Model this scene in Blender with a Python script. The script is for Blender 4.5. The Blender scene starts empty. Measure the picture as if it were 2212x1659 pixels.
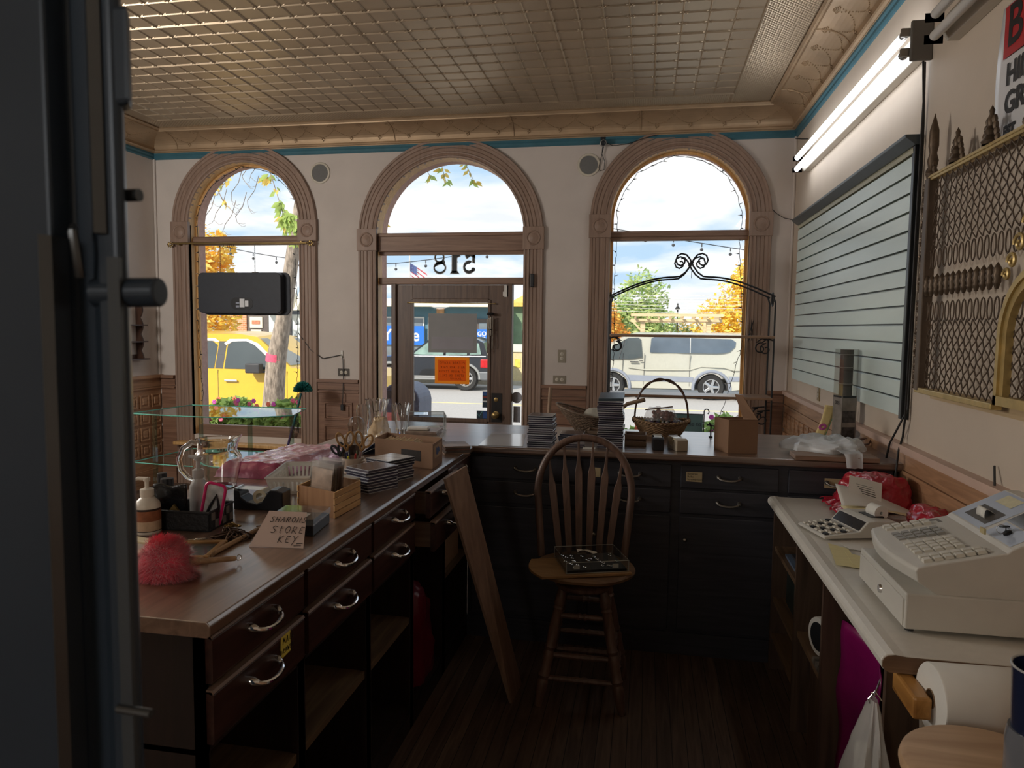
import bpy, bmesh, math, random
from mathutils import Vector, Matrix, noise
SC = bpy.context.scene
COL = SC.collection
rnd = random.Random(11)
PI = math.pi
V = Vector

def lin(c):
    if isinstance(c, str):
        c = [int(c[i:i + 2], 16) for i in (1, 3, 5)]
    return [((x / 255) / 12.92 if x / 255 <= .04045 else ((x / 255 + .055) / 1.055) ** 2.4) for x in c]

# ------------------------------------------------------------------ materials
def _nt(name):
    m = bpy.data.materials.new(name); m.use_nodes = True
    nt = m.node_tree
    return m, nt, nt.nodes['Principled BSDF']

def _coords(nt, stretch=(1, 1, 1)):
    tc = nt.nodes.new('ShaderNodeTexCoord'); mp = nt.nodes.new('ShaderNodeMapping')
    mp.inputs['Scale'].default_value = stretch
    nt.links.new(tc.outputs['Object'], mp.inputs['Vector'])
    return mp.outputs['Vector']

def mat(name, col, rough=.5, metal=0., var=.08, scale=12, bump=0., bscale=60, stretch=(1, 1, 1), spec=.5, trans=0., ior=1.45, coat=0., emit=None, estr=0., sheen=0., alpha=1.):
    m, nt, b = _nt(name)
    c = lin(col)
    b.inputs['Base Color'].default_value = (*c, 1)
    b.inputs['Roughness'].default_value = rough
    b.inputs['Metallic'].default_value = metal
    b.inputs['Specular IOR Level'].default_value = spec
    b.inputs['Transmission Weight'].default_value = trans
    b.inputs['IOR'].default_value = ior
    b.inputs['Coat Weight'].default_value = coat
    b.inputs['Sheen Weight'].default_value = sheen
    b.inputs['Alpha'].default_value = alpha
    if emit:
        b.inputs['Emission Color'].default_value = (*lin(emit), 1); b.inputs['Emission Strength'].default_value = estr
    if var > 0 or bump > 0:
        vec = _coords(nt, stretch)
    if var > 0:
        n = nt.nodes.new('ShaderNodeTexNoise'); n.inputs['Scale'].default_value = scale; n.inputs['Detail'].default_value = 5
        nt.links.new(vec, n.inputs['Vector'])
        r = nt.nodes.new('ShaderNodeValToRGB')
        r.color_ramp.elements[0].position = .3; r.color_ramp.elements[1].position = .7
        r.color_ramp.elements[0].color = (*[x * (1 - var) for x in c], 1)
        r.color_ramp.elements[1].color = (*[min(1, x * (1 + var)) for x in c], 1)
        nt.links.new(n.outputs['Fac'], r.inputs['Fac']); nt.links.new(r.outputs['Color'], b.inputs['Base Color'])
    if bump > 0:
        n2 = nt.nodes.new('ShaderNodeTexNoise'); n2.inputs['Scale'].default_value = bscale; n2.inputs['Detail'].default_value = 4
        nt.links.new(vec, n2.inputs['Vector'])
        bp = nt.nodes.new('ShaderNodeBump'); bp.inputs['Strength'].default_value = bump; bp.inputs['Distance'].default_value = .01
        nt.links.new(n2.outputs['Fac'], bp.inputs['Height']); nt.links.new(bp.outputs['Normal'], b.inputs['Normal'])
    return m

def wood(name, c1, c2, axis='y', rough=.4, scale=1., bump=.15, coat=0., spec=.5, planks=None, c3=None):
    """Grain stretched along AXIS; PLANKS = (axis index, width) adds dark board joints."""
    m, nt, b = _nt(name)
    s = [14 * scale] * 3; s['xyz'.index(axis)] = .9 * scale
    vec = _coords(nt, s)
    n = nt.nodes.new('ShaderNodeTexNoise'); n.inputs['Scale'].default_value = 2.2; n.inputs['Detail'].default_value = 8; n.inputs['Distortion'].default_value = 1.2
    nt.links.new(vec, n.inputs['Vector'])
    r = nt.nodes.new('ShaderNodeValToRGB')
    r.color_ramp.elements[0].position = .33; r.color_ramp.elements[1].position = .68
    r.color_ramp.elements[0].color = (*lin(c1), 1); r.color_ramp.elements[1].color = (*lin(c2), 1)
    nt.links.new(n.outputs['Fac'], r.inputs['Fac'])
    out = r.outputs['Color']
    bn = n.outputs['Fac']
    if planks:
        ax, w = planks
        tc = nt.nodes.new('ShaderNodeTexCoord'); sp = nt.nodes.new('ShaderNodeSeparateXYZ'); nt.links.new(tc.outputs['Object'], sp.inputs[0])
        d = nt.nodes.new('ShaderNodeMath'); d.operation = 'DIVIDE'; d.inputs[1].default_value = w; nt.links.new(sp.outputs[ax], d.inputs[0])
        fr = nt.nodes.new('ShaderNodeMath'); fr.operation = 'FRACT'; nt.links.new(d.outputs[0], fr.inputs[0])
        gt = nt.nodes.new('ShaderNodeMath'); gt.operation = 'GREATER_THAN'; gt.inputs[1].default_value = .05; nt.links.new(fr.outputs[0], gt.inputs[0])
        fl = nt.nodes.new('ShaderNodeMath'); fl.operation = 'FLOOR'; nt.links.new(d.outputs[0], fl.inputs[0])
        wn = nt.nodes.new('ShaderNodeTexWhiteNoise'); wn.noise_dimensions = '1D'; nt.links.new(fl.outputs[0], wn.inputs['W'])
        ma = nt.nodes.new('ShaderNodeMath'); ma.operation = 'MULTIPLY_ADD'; ma.inputs[1].default_value = .5; ma.inputs[2].default_value = .72; nt.links.new(wn.outputs['Value'], ma.inputs[0])
        mu = nt.nodes.new('ShaderNodeMath'); mu.operation = 'MULTIPLY'; nt.links.new(ma.outputs[0], mu.inputs[0]); nt.links.new(gt.outputs[0], mu.inputs[1])
        mx = nt.nodes.new('ShaderNodeMix'); mx.data_type = 'RGBA'; mx.blend_type = 'MULTIPLY'; mx.inputs[0].default_value = 1
        nt.links.new(out, mx.inputs[6]); nt.links.new(mu.outputs[0], mx.inputs[7])
        out = mx.outputs[2]
    nt.links.new(out, b.inputs['Base Color'])
    b.inputs['Roughness'].default_value = rough; b.inputs['Coat Weight'].default_value = coat; b.inputs['Coat Roughness'].default_value = .27; b.inputs['Coat IOR'].default_value = 1.95; b.inputs['Specular IOR Level'].default_value = spec
    if bump > 0:
        bp = nt.nodes.new('ShaderNodeBump'); bp.inputs['Strength'].default_value = bump; bp.inputs['Distance'].default_value = .004
        nt.links.new(bn, bp.inputs['Height']); nt.links.new(bp.outputs['Normal'], b.inputs['Normal'])
    return m

def pane(name, tint=(255, 255, 255), refl=.06, edge=None, rough=.02):
    """Thin clear sheet: lets light straight through and mirrors a little at grazing angles."""
    m = bpy.data.materials.new(name); m.use_nodes = True
    nt = m.node_tree; nt.nodes.clear()
    o = nt.nodes.new('ShaderNodeOutputMaterial'); t = nt.nodes.new('ShaderNodeBsdfTransparent'); g = nt.nodes.new('ShaderNodeBsdfGlossy')
    mx = nt.nodes.new('ShaderNodeMixShader'); f = nt.nodes.new('ShaderNodeLayerWeight'); f.inputs['Blend'].default_value = .5
    pw = nt.nodes.new('ShaderNodeMath'); pw.operation = 'POWER'; pw.inputs[1].default_value = 5
    a = nt.nodes.new('ShaderNodeMath'); a.operation = 'MULTIPLY_ADD'; a.inputs[1].default_value = .9; a.inputs[2].default_value = refl
    a.use_clamp = True; nt.links.new(f.outputs['Facing'], pw.inputs[0])
    t.inputs['Color'].default_value = (*lin(tint), 1); g.inputs['Roughness'].default_value = rough
    nt.links.new(pw.outputs[0], a.inputs[0]); nt.links.new(a.outputs[0], mx.inputs[0])
    nt.links.new(t.outputs[0], mx.inputs[1]); nt.links.new(g.outputs[0], mx.inputs[2]); nt.links.new(mx.outputs[0], o.inputs[0])
    return m

def film(name, col, opacity=.5, rough=.25):
    """Thin plastic film: part see-through, part coloured sheet with a sheen."""
    m = bpy.data.materials.new(name); m.use_nodes = True
    nt = m.node_tree; b = nt.nodes['Principled BSDF']; o = nt.nodes['Material Output']
    b.inputs['Base Color'].default_value = (*lin(col), 1); b.inputs['Roughness'].default_value = rough
    t = nt.nodes.new('ShaderNodeBsdfTransparent'); mx = nt.nodes.new('ShaderNodeMixShader'); mx.inputs[0].default_value = opacity
    nt.links.new(t.outputs[0], mx.inputs[1]); nt.links.new(b.outputs[0], mx.inputs[2]); nt.links.new(mx.outputs[0], o.inputs[0])
    return m

def thin(name, col, through=.5, var=.1, scale=12):
    """Sheet or leaf that also glows softly when lit from behind."""
    m = mat(name, col, .7, var=var, scale=scale); nt = m.node_tree; b = nt.nodes['Principled BSDF']; o = nt.nodes['Material Output']
    t = nt.nodes.new('ShaderNodeBsdfTranslucent'); mx = nt.nodes.new('ShaderNodeMixShader'); mx.inputs[0].default_value = through
    l = b.inputs['Base Color'].links
    if l: nt.links.new(l[0].from_socket, t.inputs[0])
    else: t.inputs[0].default_value = b.inputs['Base Color'].default_value
    nt.links.new(b.outputs[0], mx.inputs[1]); nt.links.new(t.outputs[0], mx.inputs[2]); nt.links.new(mx.outputs[0], o.inputs[0])
    return m

# ------------------------------------------------------------------ mesh builder
class MB:
    def __init__(s): s.v = []; s.f = []; s.m = []; s.cm = 0
    def mi(s, i): s.cm = i; return s
    def add(s, vs, fs):
        b = len(s.v); s.v += [tuple(p) for p in vs]; s.f += [tuple(b + i for i in f) for f in fs]; s.m += [s.cm] * len(fs); return s
    def poly(s, pts): return s.add(pts, [tuple(range(len(pts)))])
    def box(s, x0, y0, z0, x1, y1, z1):
        return s.add([(x0, y0, z0), (x1, y0, z0), (x1, y1, z0), (x0, y1, z0), (x0, y0, z1), (x1, y0, z1), (x1, y1, z1), (x0, y1, z1)],
                     [(3, 2, 1, 0), (4, 5, 6, 7), (0, 1, 5, 4), (1, 2, 6, 5), (2, 3, 7, 6), (3, 0, 4, 7)])
    def obox(s, c, size, M=None):
        x, y, z = [a / 2 for a in size]; M = M or Matrix.Identity(3)
        pts = [V(c) + M @ V((a * x, b * y, d * z)) for d in (-1, 1) for a, b in ((-1, -1), (1, -1), (1, 1), (-1, 1))]
        return s.add(pts, [(3, 2, 1, 0), (4, 5, 6, 7), (0, 1, 5, 4), (1, 2, 6, 5), (2, 3, 7, 6), (3, 0, 4, 7)])
    def prism(s, poly, ax, a, b):
        """Polygon POLY (2-D, in the two other axes in xyz order) extruded from A to B along axis AX."""
        def P(p, t):
            q = list(p); q.insert('xyz'.index(ax), t); return q
        n = len(poly)
        return s.add([P(p, a) for p in poly] + [P(p, b) for p in poly],
                     [tuple(range(n))[::-1], tuple(range(n, 2 * n))] + [(i, (i + 1) % n, n + (i + 1) % n, n + i) for i in range(n)])
    def tube(s, pts, r, n=8, closed=False, caps=True, flat=1.):
        pts = [V(p) for p in pts]; k = len(pts)
        rs = r if isinstance(r, (list, tuple)) else [r] * k
        vs = []; up = None
        for i, p in enumerate(pts):
            a = pts[(i - 1) % k] if (closed or i > 0) else p
            c = pts[(i + 1) % k] if (closed or i < k - 1) else p
            t = (c - a)
            t = t.normalized() if t.length > 1e-9 else V((0, 0, 1))
            if up is None:
                up = V((0, 0, 1)) if abs(t.z) < .9 else V((1, 0, 0))
            u = (up - t * up.dot(t))
            if u.length < 1e-6: u = t.orthogonal()
            u.normalize(); w = t.cross(u); up = u
            for j in range(n):
                an = 2 * PI * j / n
                vs.append(p + (u * math.cos(an) + w * math.sin(an) * flat) * rs[i])
        fs = []
        for i in range(k if closed else k - 1):
            i2 = (i + 1) % k
            for j in range(n):
                fs.append((i * n + j, i * n + (j + 1) % n, i2 * n + (j + 1) % n, i2 * n + j))
        if caps and not closed:
            fs.append(tuple(range(n))[::-1]); fs.append(tuple((k - 1) * n + j for j in range(n)))
        return s.add(vs, fs)
    def lathe(s, prof, c=(0, 0, 0), n=24, M=None, closed=False, ang=2 * PI, caps=False):
        c = V(c); M = M or Matrix.Identity(3); vs = []; fs = []; k = len(prof)
        full = abs(ang - 2 * PI) < 1e-6; nn = n if full else n + 1
        for (r, z) in prof:
            for j in range(nn):
                a = ang * j / n
                vs.append(c + M @ V((r * math.cos(a), r * math.sin(a), z)))
        for i in range(k if closed else k - 1):
            i2 = (i + 1) % k
            for j in range(n):
                j2 = (j + 1) % nn
                fs.append((i * nn + j, i * nn + j2, i2 * nn + j2, i2 * nn + j))
        if caps:
            fs.append(tuple(range(nn))[::-1]); fs.append(tuple((k - 1) * nn + j for j in range(nn)))
        return s.add(vs, fs)
    def cyl(s, p0, p1, r0, r1=None, n=16): return s.tube([p0, p1], [r0, r0 if r1 is None else r1], n)
    def ball(s, c, r, nu=10, nv=6, M=None):
        r = (r, r, r) if not isinstance(r, (tuple, list)) else r
        c = V(c); M = M or Matrix.Identity(3); vs = []; fs = []
        for i in range(1, nv):
            t = PI * i / nv
            for j in range(nu):
                a = 2 * PI * j / nu
                vs.append(c + M @ V((r[0] * math.sin(t) * math.cos(a), r[1] * math.sin(t) * math.sin(a), r[2] * math.cos(t))))
        top = len(vs); vs += [c + M @ V((0, 0, r[2])), c + M @ V((0, 0, -r[2]))]
        for i in range(nv - 2):
            for j in range(nu):
                fs.append((i * nu + j, (i + 1) * nu + j, (i + 1) * nu + (j + 1) % nu, i * nu + (j + 1) % nu))
        for j in range(nu):
            fs.append((top, j, (j + 1) % nu)); fs.append((top + 1, (nv - 2) * nu + (j + 1) % nu, (nv - 2) * nu + j))
        return s.add(vs, fs)
    def grid(s, fn, nu, nv, wrap=False):
        vs = [fn(i / nu, j / nv) for j in range(nv + 1) for i in range(nu + 1)]
        return s.add(vs, [(j * (nu + 1) + i, j * (nu + 1) + i + 1, (j + 1) * (nu + 1) + i + 1, (j + 1) * (nu + 1) + i) for j in range(nv) for i in range(nu)])
    def xform(s, M):
        s.v = [tuple(M @ V(p)) for p in s.v]; return s
    def join(s, o, M=None):
        b = len(s.v); s.v += [tuple(M @ V(p)) if M else p for p in o.v]; s.f += [tuple(b + i for i in f) for f in o.f]; s.m += [s.cm] * len(o.f); return s
    def build(s, name, m, parent=None, smooth=False, bevel=0., seg=2, solid=0., sub=0, weld=False, angle=40):
        off = V((0, 0, 0))
        if parent is None and s.v:
            xs = list(zip(*s.v)); off = V(((min(xs[0]) + max(xs[0])) / 2, (min(xs[1]) + max(xs[1])) / 2, min(xs[2])))
        me = bpy.data.meshes.new(name)
        me.from_pydata([tuple(V(p) - off) for p in s.v], [], s.f)
        for mm in (m if isinstance(m, (list, tuple)) else [m]): me.materials.append(mm)
        if any(s.m): me.polygons.foreach_set('material_index', s.m)
        bm = bmesh.new(); bm.from_mesh(me)
        if weld: bmesh.ops.remove_doubles(bm, verts=bm.verts, dist=1e-5)
        bmesh.ops.recalc_face_normals(bm, faces=bm.faces)
        bm.to_mesh(me); bm.free()
        if smooth:
            me.polygons.foreach_set('use_smooth', [True] * len(me.polygons))
            try: me.set_sharp_from_angle(angle=math.radians(angle))
            except Exception: pass
        me.update()
        o = bpy.data.objects.new(name, me); COL.objects.link(o)
        o.location = off
        if parent is not None:
            o.parent = parent
            w = parent_world(parent)
            o.matrix_parent_inverse = w.inverted()
            o['_w'] = 0
        if solid:
            md = o.modifiers.new('solid', 'SOLIDIFY'); md.thickness = abs(solid); md.offset = 0 if solid > 0 else -1
        if bevel:
            md = o.modifiers.new('bevel', 'BEVEL'); md.width = bevel; md.segments = seg; md.limit_method = 'ANGLE'; md.angle_limit = math.radians(35)
        if sub:
            md = o.modifiers.new('sub', 'SUBSURF'); md.levels = sub; md.render_levels = sub
        return o

def parent_world(o):
    """World matrix of an object whose chain is plain translations of roots (parts sit in world space under their root)."""
    if o.parent is None: return Matrix.Translation(o.location)
    return Matrix.Identity(4)

def thing(name, label, cat, loc=(0, 0, 0), group=None, kind=None):
    o = bpy.data.objects.new(name, None); o.empty_display_size = .05
    COL.objects.link(o); o.location = loc
    return tag(o, label, cat, group, kind)

def tag(o, label=None, cat=None, group=None, kind=None):
    if label: o['label'] = label
    if cat: o['category'] = cat
    if group: o['group'] = group
    if kind: o['kind'] = kind
    return o

def struct(o, label=None): return tag(o, label, None, None, 'structure')

def kids(o): return [c for c in COL.objects if c.parent is o]

def copy_tree(o, loc=None, rz=None, label=None, parent=None):
    c = o.copy(); COL.objects.link(c)
    if parent is not None: c.parent = parent
    for ch in kids(o): copy_tree(ch, parent=c)
    if loc is not None: c.location = loc
    if rz is not None: c.rotation_euler = (0, 0, rz)
    if label: c['label'] = label
    return c

def Rz(a): return Matrix.Rotation(a, 3, 'Z')
def Rx(a): return Matrix.Rotation(a, 3, 'X')
def Ry(a): return Matrix.Rotation(a, 3, 'Y')
def frame3(x, y, z): return Matrix((x, y, z)).transposed()
def look(d):
    """3x3 matrix whose Z column runs along D."""
    return V(d).normalized().to_track_quat('Z', 'Y').to_matrix()

def text_mb(txt, size, origin, ux, uy, align='CENTER', bold=0., shear=0.):
    """Lettering as flat mesh standing a hair proud; UX reads along the line, UY up."""
    cu = bpy.data.curves.new('t', 'FONT'); cu.body = txt; cu.size = size; cu.align_x = align; cu.align_y = 'CENTER'; cu.offset = bold; cu.shear = shear
    cu.resolution_u = 3
    ob = bpy.data.objects.new('t', cu); COL.objects.link(ob)
    dg = bpy.context.evaluated_depsgraph_get(); me = bpy.data.meshes.new_from_object(ob.evaluated_get(dg))
    mb = MB(); O = V(origin); ux = V(ux); uy = V(uy); nn = ux.cross(uy)
    mb.add([O + ux * v.co.x + uy * v.co.y + nn * .0006 for v in me.vertices], [tuple(p.vertices) for p in me.polygons])
    bpy.data.objects.remove(ob); bpy.data.meshes.remove(me); bpy.data.curves.remove(cu)
    return mb

GL = {
 'S': [[(.9, .9), (.5, 1), (.15, .8), (.4, .55), (.75, .4), (.7, .1), (.3, 0), (0, .12)]], 'H': [[(.1, 1), (.05, 0)], [(.8, 1), (.75, 0)], [(.05, .5), (.8, .52)]],
 'A': [[(0, 0), (.5, 1), (.85, 0)], [(.2, .4), (.75, .4)]], 'R': [[(.1, 0), (.15, 1), (.7, .9), (.65, .55), (.15, .5), (.85, 0)]],
 'O': [[(.5, 1), (.1, .75), (.1, .25), (.5, 0), (.85, .3), (.85, .75), (.5, 1)]], 'N': [[(.05, 0), (.15, 1), (.75, 0), (.85, 1)]],
 't': [[(.45, 1), (.4, .1), (.6, 0)], [(.1, .7), (.8, .72)]], 'E': [[(.85, .9), (.3, .95), (.15, .6), (.6, .52), (.15, .45), (.15, .1), (.8, .05)]],
 'K': [[(.1, 1), (.1, 0)], [(.8, 1), (.1, .45), (.85, 0)]], 'Y': [[(.05, 1), (.45, .5), (.9, 1)], [(.5, .55), (.2, -.35)]],
 'P': [[(.1, 0), (.12, 1), (.75, .9), (.7, .55), (.12, .48)]], 'L': [[(.15, 1), (.1, 0), (.75, .03)]], 'M': [[(0, 0), (.15, 1), (.45, .3), (.75, 1), (.95, 0)]],
 'I': [[(.4, 1), (.4, 0)]], 'D': [[(.1, 0), (.1, 1), (.7, .8), (.75, .3), (.1, 0)]], 'G': [[(.8, .85), (.4, 1), (.05, .5), (.4, 0), (.8, .2), (.8, .5), (.5, .5)]],
 'V': [[(0, 1), (.4, 0), (.85, 1)]], 'W': [[(0, 1), (.25, 0), (.5, .7), (.7, 0), (.95, 1)]], 'T': [[(.4, 1), (.4, 0)], [(0, 1), (.85, 1)]], 'C': [[(.8, .85), (.4, 1), (.05, .5), (.4, 0), (.8, .15)]],
 'B': [[(.1, 0), (.1, 1), (.65, .85), (.1, .52), (.75, .3), (.1, 0)]], 'U': [[(.1, 1), (.15, .1), (.5, 0), (.75, .2), (.8, 1)]], 'F': [[(.1, 0), (.12, 1), (.8, 1)], [(.12, .55), (.6, .55)]],
}
def hand(lines, h, origin, ux, uy, r, mirror=False, gap=1.45):
    """Handwritten capitals as thin pen strokes; LINES = [(text, x, y)] in units of the height H."""
    mb = MB(); O = V(origin); ux = V(ux); uy = V(uy); nn = ux.cross(uy)
    for txt, x0, y0, *sc in lines:
        k = sc[0] if sc else 1.
        for i, ch in enumerate(txt):
            for st in GL.get(ch, []):
                pts = []
                for (a, b) in st:
                    X = (x0 + (i * .95 + a * .75 + b * .12) * k) * h; Y = (y0 + b * k) * h
                    pts.append(O + ux * (-X if mirror else X) + uy * Y + nn * r * .4)
                mb.tube(pts, r, 4)
    return mb
TUBE_STR = 5.0
# ================================================================== THE ROOM
D, RX, LX, YB = 6.4, 1.178, -4.79, -2.6      # front wall, right wall, left wall, back wall
ZC = 3.42
WALL = mat('wall_paint', (208, 198, 190), .75, var=.05, scale=3, bump=.08, bscale=25)
WALLR = mat('wall_paint_warm', (206, 192, 175), .7, var=.04, scale=3, bump=.08, bscale=25)
TEAL = mat('teal_paint', (62, 108, 122), .5, var=.12, scale=6)
TIN = mat('bronze_tin', (178, 160, 136), .42, metal=.6, var=.12, scale=1.6)
TIN2 = mat('bronze_tin_cove', (180, 154, 124), .5, metal=.45, var=.14, scale=4, bump=.1, bscale=14)
OAK = wood('window_oak', (138, 114, 99), (156, 130, 114), 'z', rough=.5, bump=.1)
OAKX = wood('window_oak_rail', (124, 96, 80), (152, 122, 102), 'x', rough=.5, bump=.1)
JAMB = wood('jamb_pine', (196, 150, 92), (226, 182, 122), 'z', rough=.5, bump=.05)
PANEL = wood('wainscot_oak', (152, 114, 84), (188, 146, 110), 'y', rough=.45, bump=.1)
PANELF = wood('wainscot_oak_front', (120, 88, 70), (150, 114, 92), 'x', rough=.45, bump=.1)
CAP = mat('wainscot_cap', (206, 178, 162), .5, var=.08, scale=5)
STONE = mat('reveal_stone', (196, 160, 148), .9, var=.1, scale=30, bump=.3)
FLOOR = wood('floor_boards', (70, 54, 44), (106, 84, 68), 'y', rough=.6, scale=1.2, bump=.2, planks=(0, .057))
GLASS = pane('window_glass')
BLACKW = mat('black_seam', (30, 28, 28), .6, var=0)
DOORW = wood('door_wood', (84, 64, 54), (112, 88, 72), 'z', rough=.45, bump=.1)

# --- floor
m = MB().box(LX, YB, -.1, RX, D, 0); struct(m.build('floor', FLOOR))

# --- front wall with three round-headed openings
OPEN = {1: (-3.838, .578, 2.555, .50), 2: (-1.795, .692, 2.42, 0.), 3: (.243, .582, 2.545, .50)}   # centre, half width, spring, sill
YO = 6.63
def front_wall():
    m = MB(); xs = [(LX, None)]
    cuts = []
    for k, (c, a, zs, zb) in OPEN.items():
        n = 28
        arc = [(c + a * math.cos(PI - PI * i / n), zs + a * math.sin(PI * i / n)) for i in range(n + 1)]
        cuts.append((c - a, c + a, arc, zb, zs))
    x = LX - .3; ZT = 5.6  # unseen facade height above the ceiling, added to shade sidewalk and truck
    def slab(x0, x1, z0, z1, z0b=None, z1b=None):
        z0b = z0 if z0b is None else z0b
        for y in (D, YO):
            m.poly([(x0, y, z0), (x1, y, z0b), (x1, y, z1), (x0, y, z1)])
    for (x0, x1, arc, zb, zs) in cuts:
        slab(x, x0, -.3, ZT); 
        if zb > 0: slab(x0, x1, -.3, zb)
        for (p, q) in zip(arc, arc[1:]):
            slab(p[0], q[0], p[1], ZT, z0b=q[1])
        x = x1
    slab(x, RX + .3, -.3, ZT)
    m.box(LX - .3, D, ZT, RX + .3, YO, ZT + .02)
    return m, cuts
m, CUTS = front_wall(); struct(m.build('wall_front', WALL))
struct(MB().box(RX, YB, -.1, RX + .2, YO, 3.6).build('wall_right', WALLR))
struct(MB().box(LX - .2, YB, -.1, LX, D, 3.6).build('wall_left', WALL))
struct(MB().box(LX - .2, YB - .2, -.1, RX + .2, YB, 3.6).build('wall_back', WALLR))

# --- pressed tin ceiling: plain squares with ribs and rosettes, small-diamond border
def ceiling():
    m = MB(); P = .1513; x0r, y0r = .612, 5.915
    m.box(LX + .2, YB, ZC, RX - .2, D - .2, ZC + .15)
    xs = [x0r - P * i for i in range(34)]; ys = [y0r - P * j for j in range(41)]
    def ridge_x(y, w, h):   # rib along x
        m.poly([(xs[-1], y - w, ZC), (x0r, y - w, ZC), (x0r, y, ZC - h), (xs[-1], y, ZC - h)]); m.poly([(xs[-1], y, ZC - h), (x0r, y, ZC - h), (x0r, y + w, ZC), (xs[-1], y + w, ZC)])
    def ridge_y(x, w, h):
        m.poly([(x - w, ys[-1], ZC), (x, ys[-1], ZC - h), (x, y0r, ZC - h), (x - w, y0r, ZC)]); m.poly([(x, ys[-1], ZC - h), (x + w, ys[-1], ZC), (x + w, y0r, ZC), (x, y0r, ZC - h)])
    for j, y in enumerate(ys): ridge_x(y, .005 if j % 4 else .007, .006 if j % 4 else .009)
    for i, x in enumerate(xs): ridge_y(x, .005 if i % 4 else .007, .006 if i % 4 else .009)
    dirs = [(math.cos(a), math.sin(a)) for a in (.45, PI - .45, PI + .45, -.45, 1.25, PI - 1.25, PI + 1.25, -1.25)]
    for x in xs[1:-1]:
        for y in ys[1:-1]:
            for (cx, cy) in dirs:
                L = .037 if abs(cx) > .5 else .026
                a = V((x + cx * .006, y + cy * .006, ZC)); b = V((x + cx * L, y + cy * L, ZC)); nrm = V((-cy, cx, 0)) * .0048
                mid = (a + b) / 2
                m.add([a, mid + nrm, b, mid - nrm, mid + V((0, 0, -.0065))], [(0, 1, 4), (1, 2, 4), (2, 3, 4), (3, 0, 4)])
    # border field of little pyramids (front and right strips, left strip)
    def diamonds(xa, xb, ya, yb, p):
        x = xa; r = 0
        while x < xb - p / 2:
            y = ya + (p / 2 if r % 2 else 0)
            while y < yb - p / 2:
                m.add([(x - p * .5, y, ZC), (x, y - p * .5, ZC), (x + p * .5, y, ZC), (x, y + p * .5, ZC), (x, y, ZC - .005)], [(0, 1, 4), (1, 2, 4), (2, 3, 4), (3, 0, 4)])
                y += p
            x += p * .5; r += 1
    diamonds(x0r + .01, .95, 2.6, 6.16, .03)
    diamonds(-4.5, x0r, y0r + .012, 6.16, .03)
    return m
o = ceiling().build('ceiling', TIN); struct(o)

def room_sweep(prof, mb):
    """Profile (offset from wall, z) run along the left, front and right walls with mitred corners."""
    for (o1, z1), (o2, z2) in zip(prof, prof[1:]):
        a = [(LX + o1, YB, z1), (LX + o1, D - o1, z1), (RX - o1, D - o1, z1), (RX - o1, YB, z1)]
        b = [(LX + o2, YB, z2), (LX + o2, D - o2, z2), (RX - o2, D - o2, z2), (RX - o2, YB, z2)]
        for i in range(3): mb.poly([a[i], a[i + 1], b[i + 1], b[i]])
    return mb
def cove(t):    # t = 0 at the ceiling moulding, 1 at the wall
    a = PI / 2 * t
    return (.035 + .2 * (1 - math.sin(a)), 3.275 + .12 * math.cos(a))
m = MB()
room_sweep([(.235, ZC), (.262, ZC), (.268, ZC - .012), (.255, ZC - .025), (.235, ZC - .02), (.232, ZC - .03)], m)
room_sweep([cove(i / 10) for i in range(11)], m)
room_sweep([(.035, 3.275), (.05, 3.272), (.055, 3.262), (.048, 3.252), (.03, 3.25), (.03, 3.243), (0, 3.243)], m)
def on_wall(w, s, t, lift=.004):
    o, z = cove(t); o += lift; z -= lift * .6
    if w == 0: return V((s, D - o, z))
    if w == 1: return V((RX - o, s, z))
    return V((LX + o, s, z))
def octa(c, r): m.add([c + V(d) * r for d in ((1, 0, 0), (0, 1, 0), (-1, 0, 0), (0, -1, 0), (0, 0, 1), (0, 0, -1))], [(0, 1, 4), (1, 2, 4), (2, 3, 4), (3, 0, 4), (1, 0, 5), (2, 1, 5), (3, 2, 5), (0, 3, 5)])
P = .275
for w, s0, s1 in ((0, -4.5, .9), (1, 1.4, 6.1), (2, 4.2, 6.1)):
    s = s0
    while s < s1 - .1:
        for i in range(25):
            u = i / 24; octa(on_wall(w, s + P * u * 1.25 - .035, .22 + .5 * math.sin(PI * u)), .0048)
        for k in range(6):   # drop ornament between swags and spray above it
            octa(on_wall(w, s + P / 2 + .012 * math.sin(k * 2.4), .74 + .03 * k), .009 - .0009 * k)
        for a in (-.8, -.4, 0, .4, .8):
            for q in range(4): octa(on_wall(w, s + .06 * math.sin(a) * (q + 1) / 4, .1 + .14 * math.cos(a) * (q + 1) / 4), .0042)
        if int((s - s0) / P + .5) % 4 == 0:
            m.tube([on_wall(w, s, t / 8, .003) for t in range(9)], .005, 5)
        s += P
struct(m.build('trim_1', TIN2))
m = MB(); room_sweep([(0, 3.245), (.026, 3.245), (.028, 3.225), (.018, 3.215), (.018, 3.198), (.01, 3.186), (0, 3.186)], m); struct(m.build('trim_2', TEAL))

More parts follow.
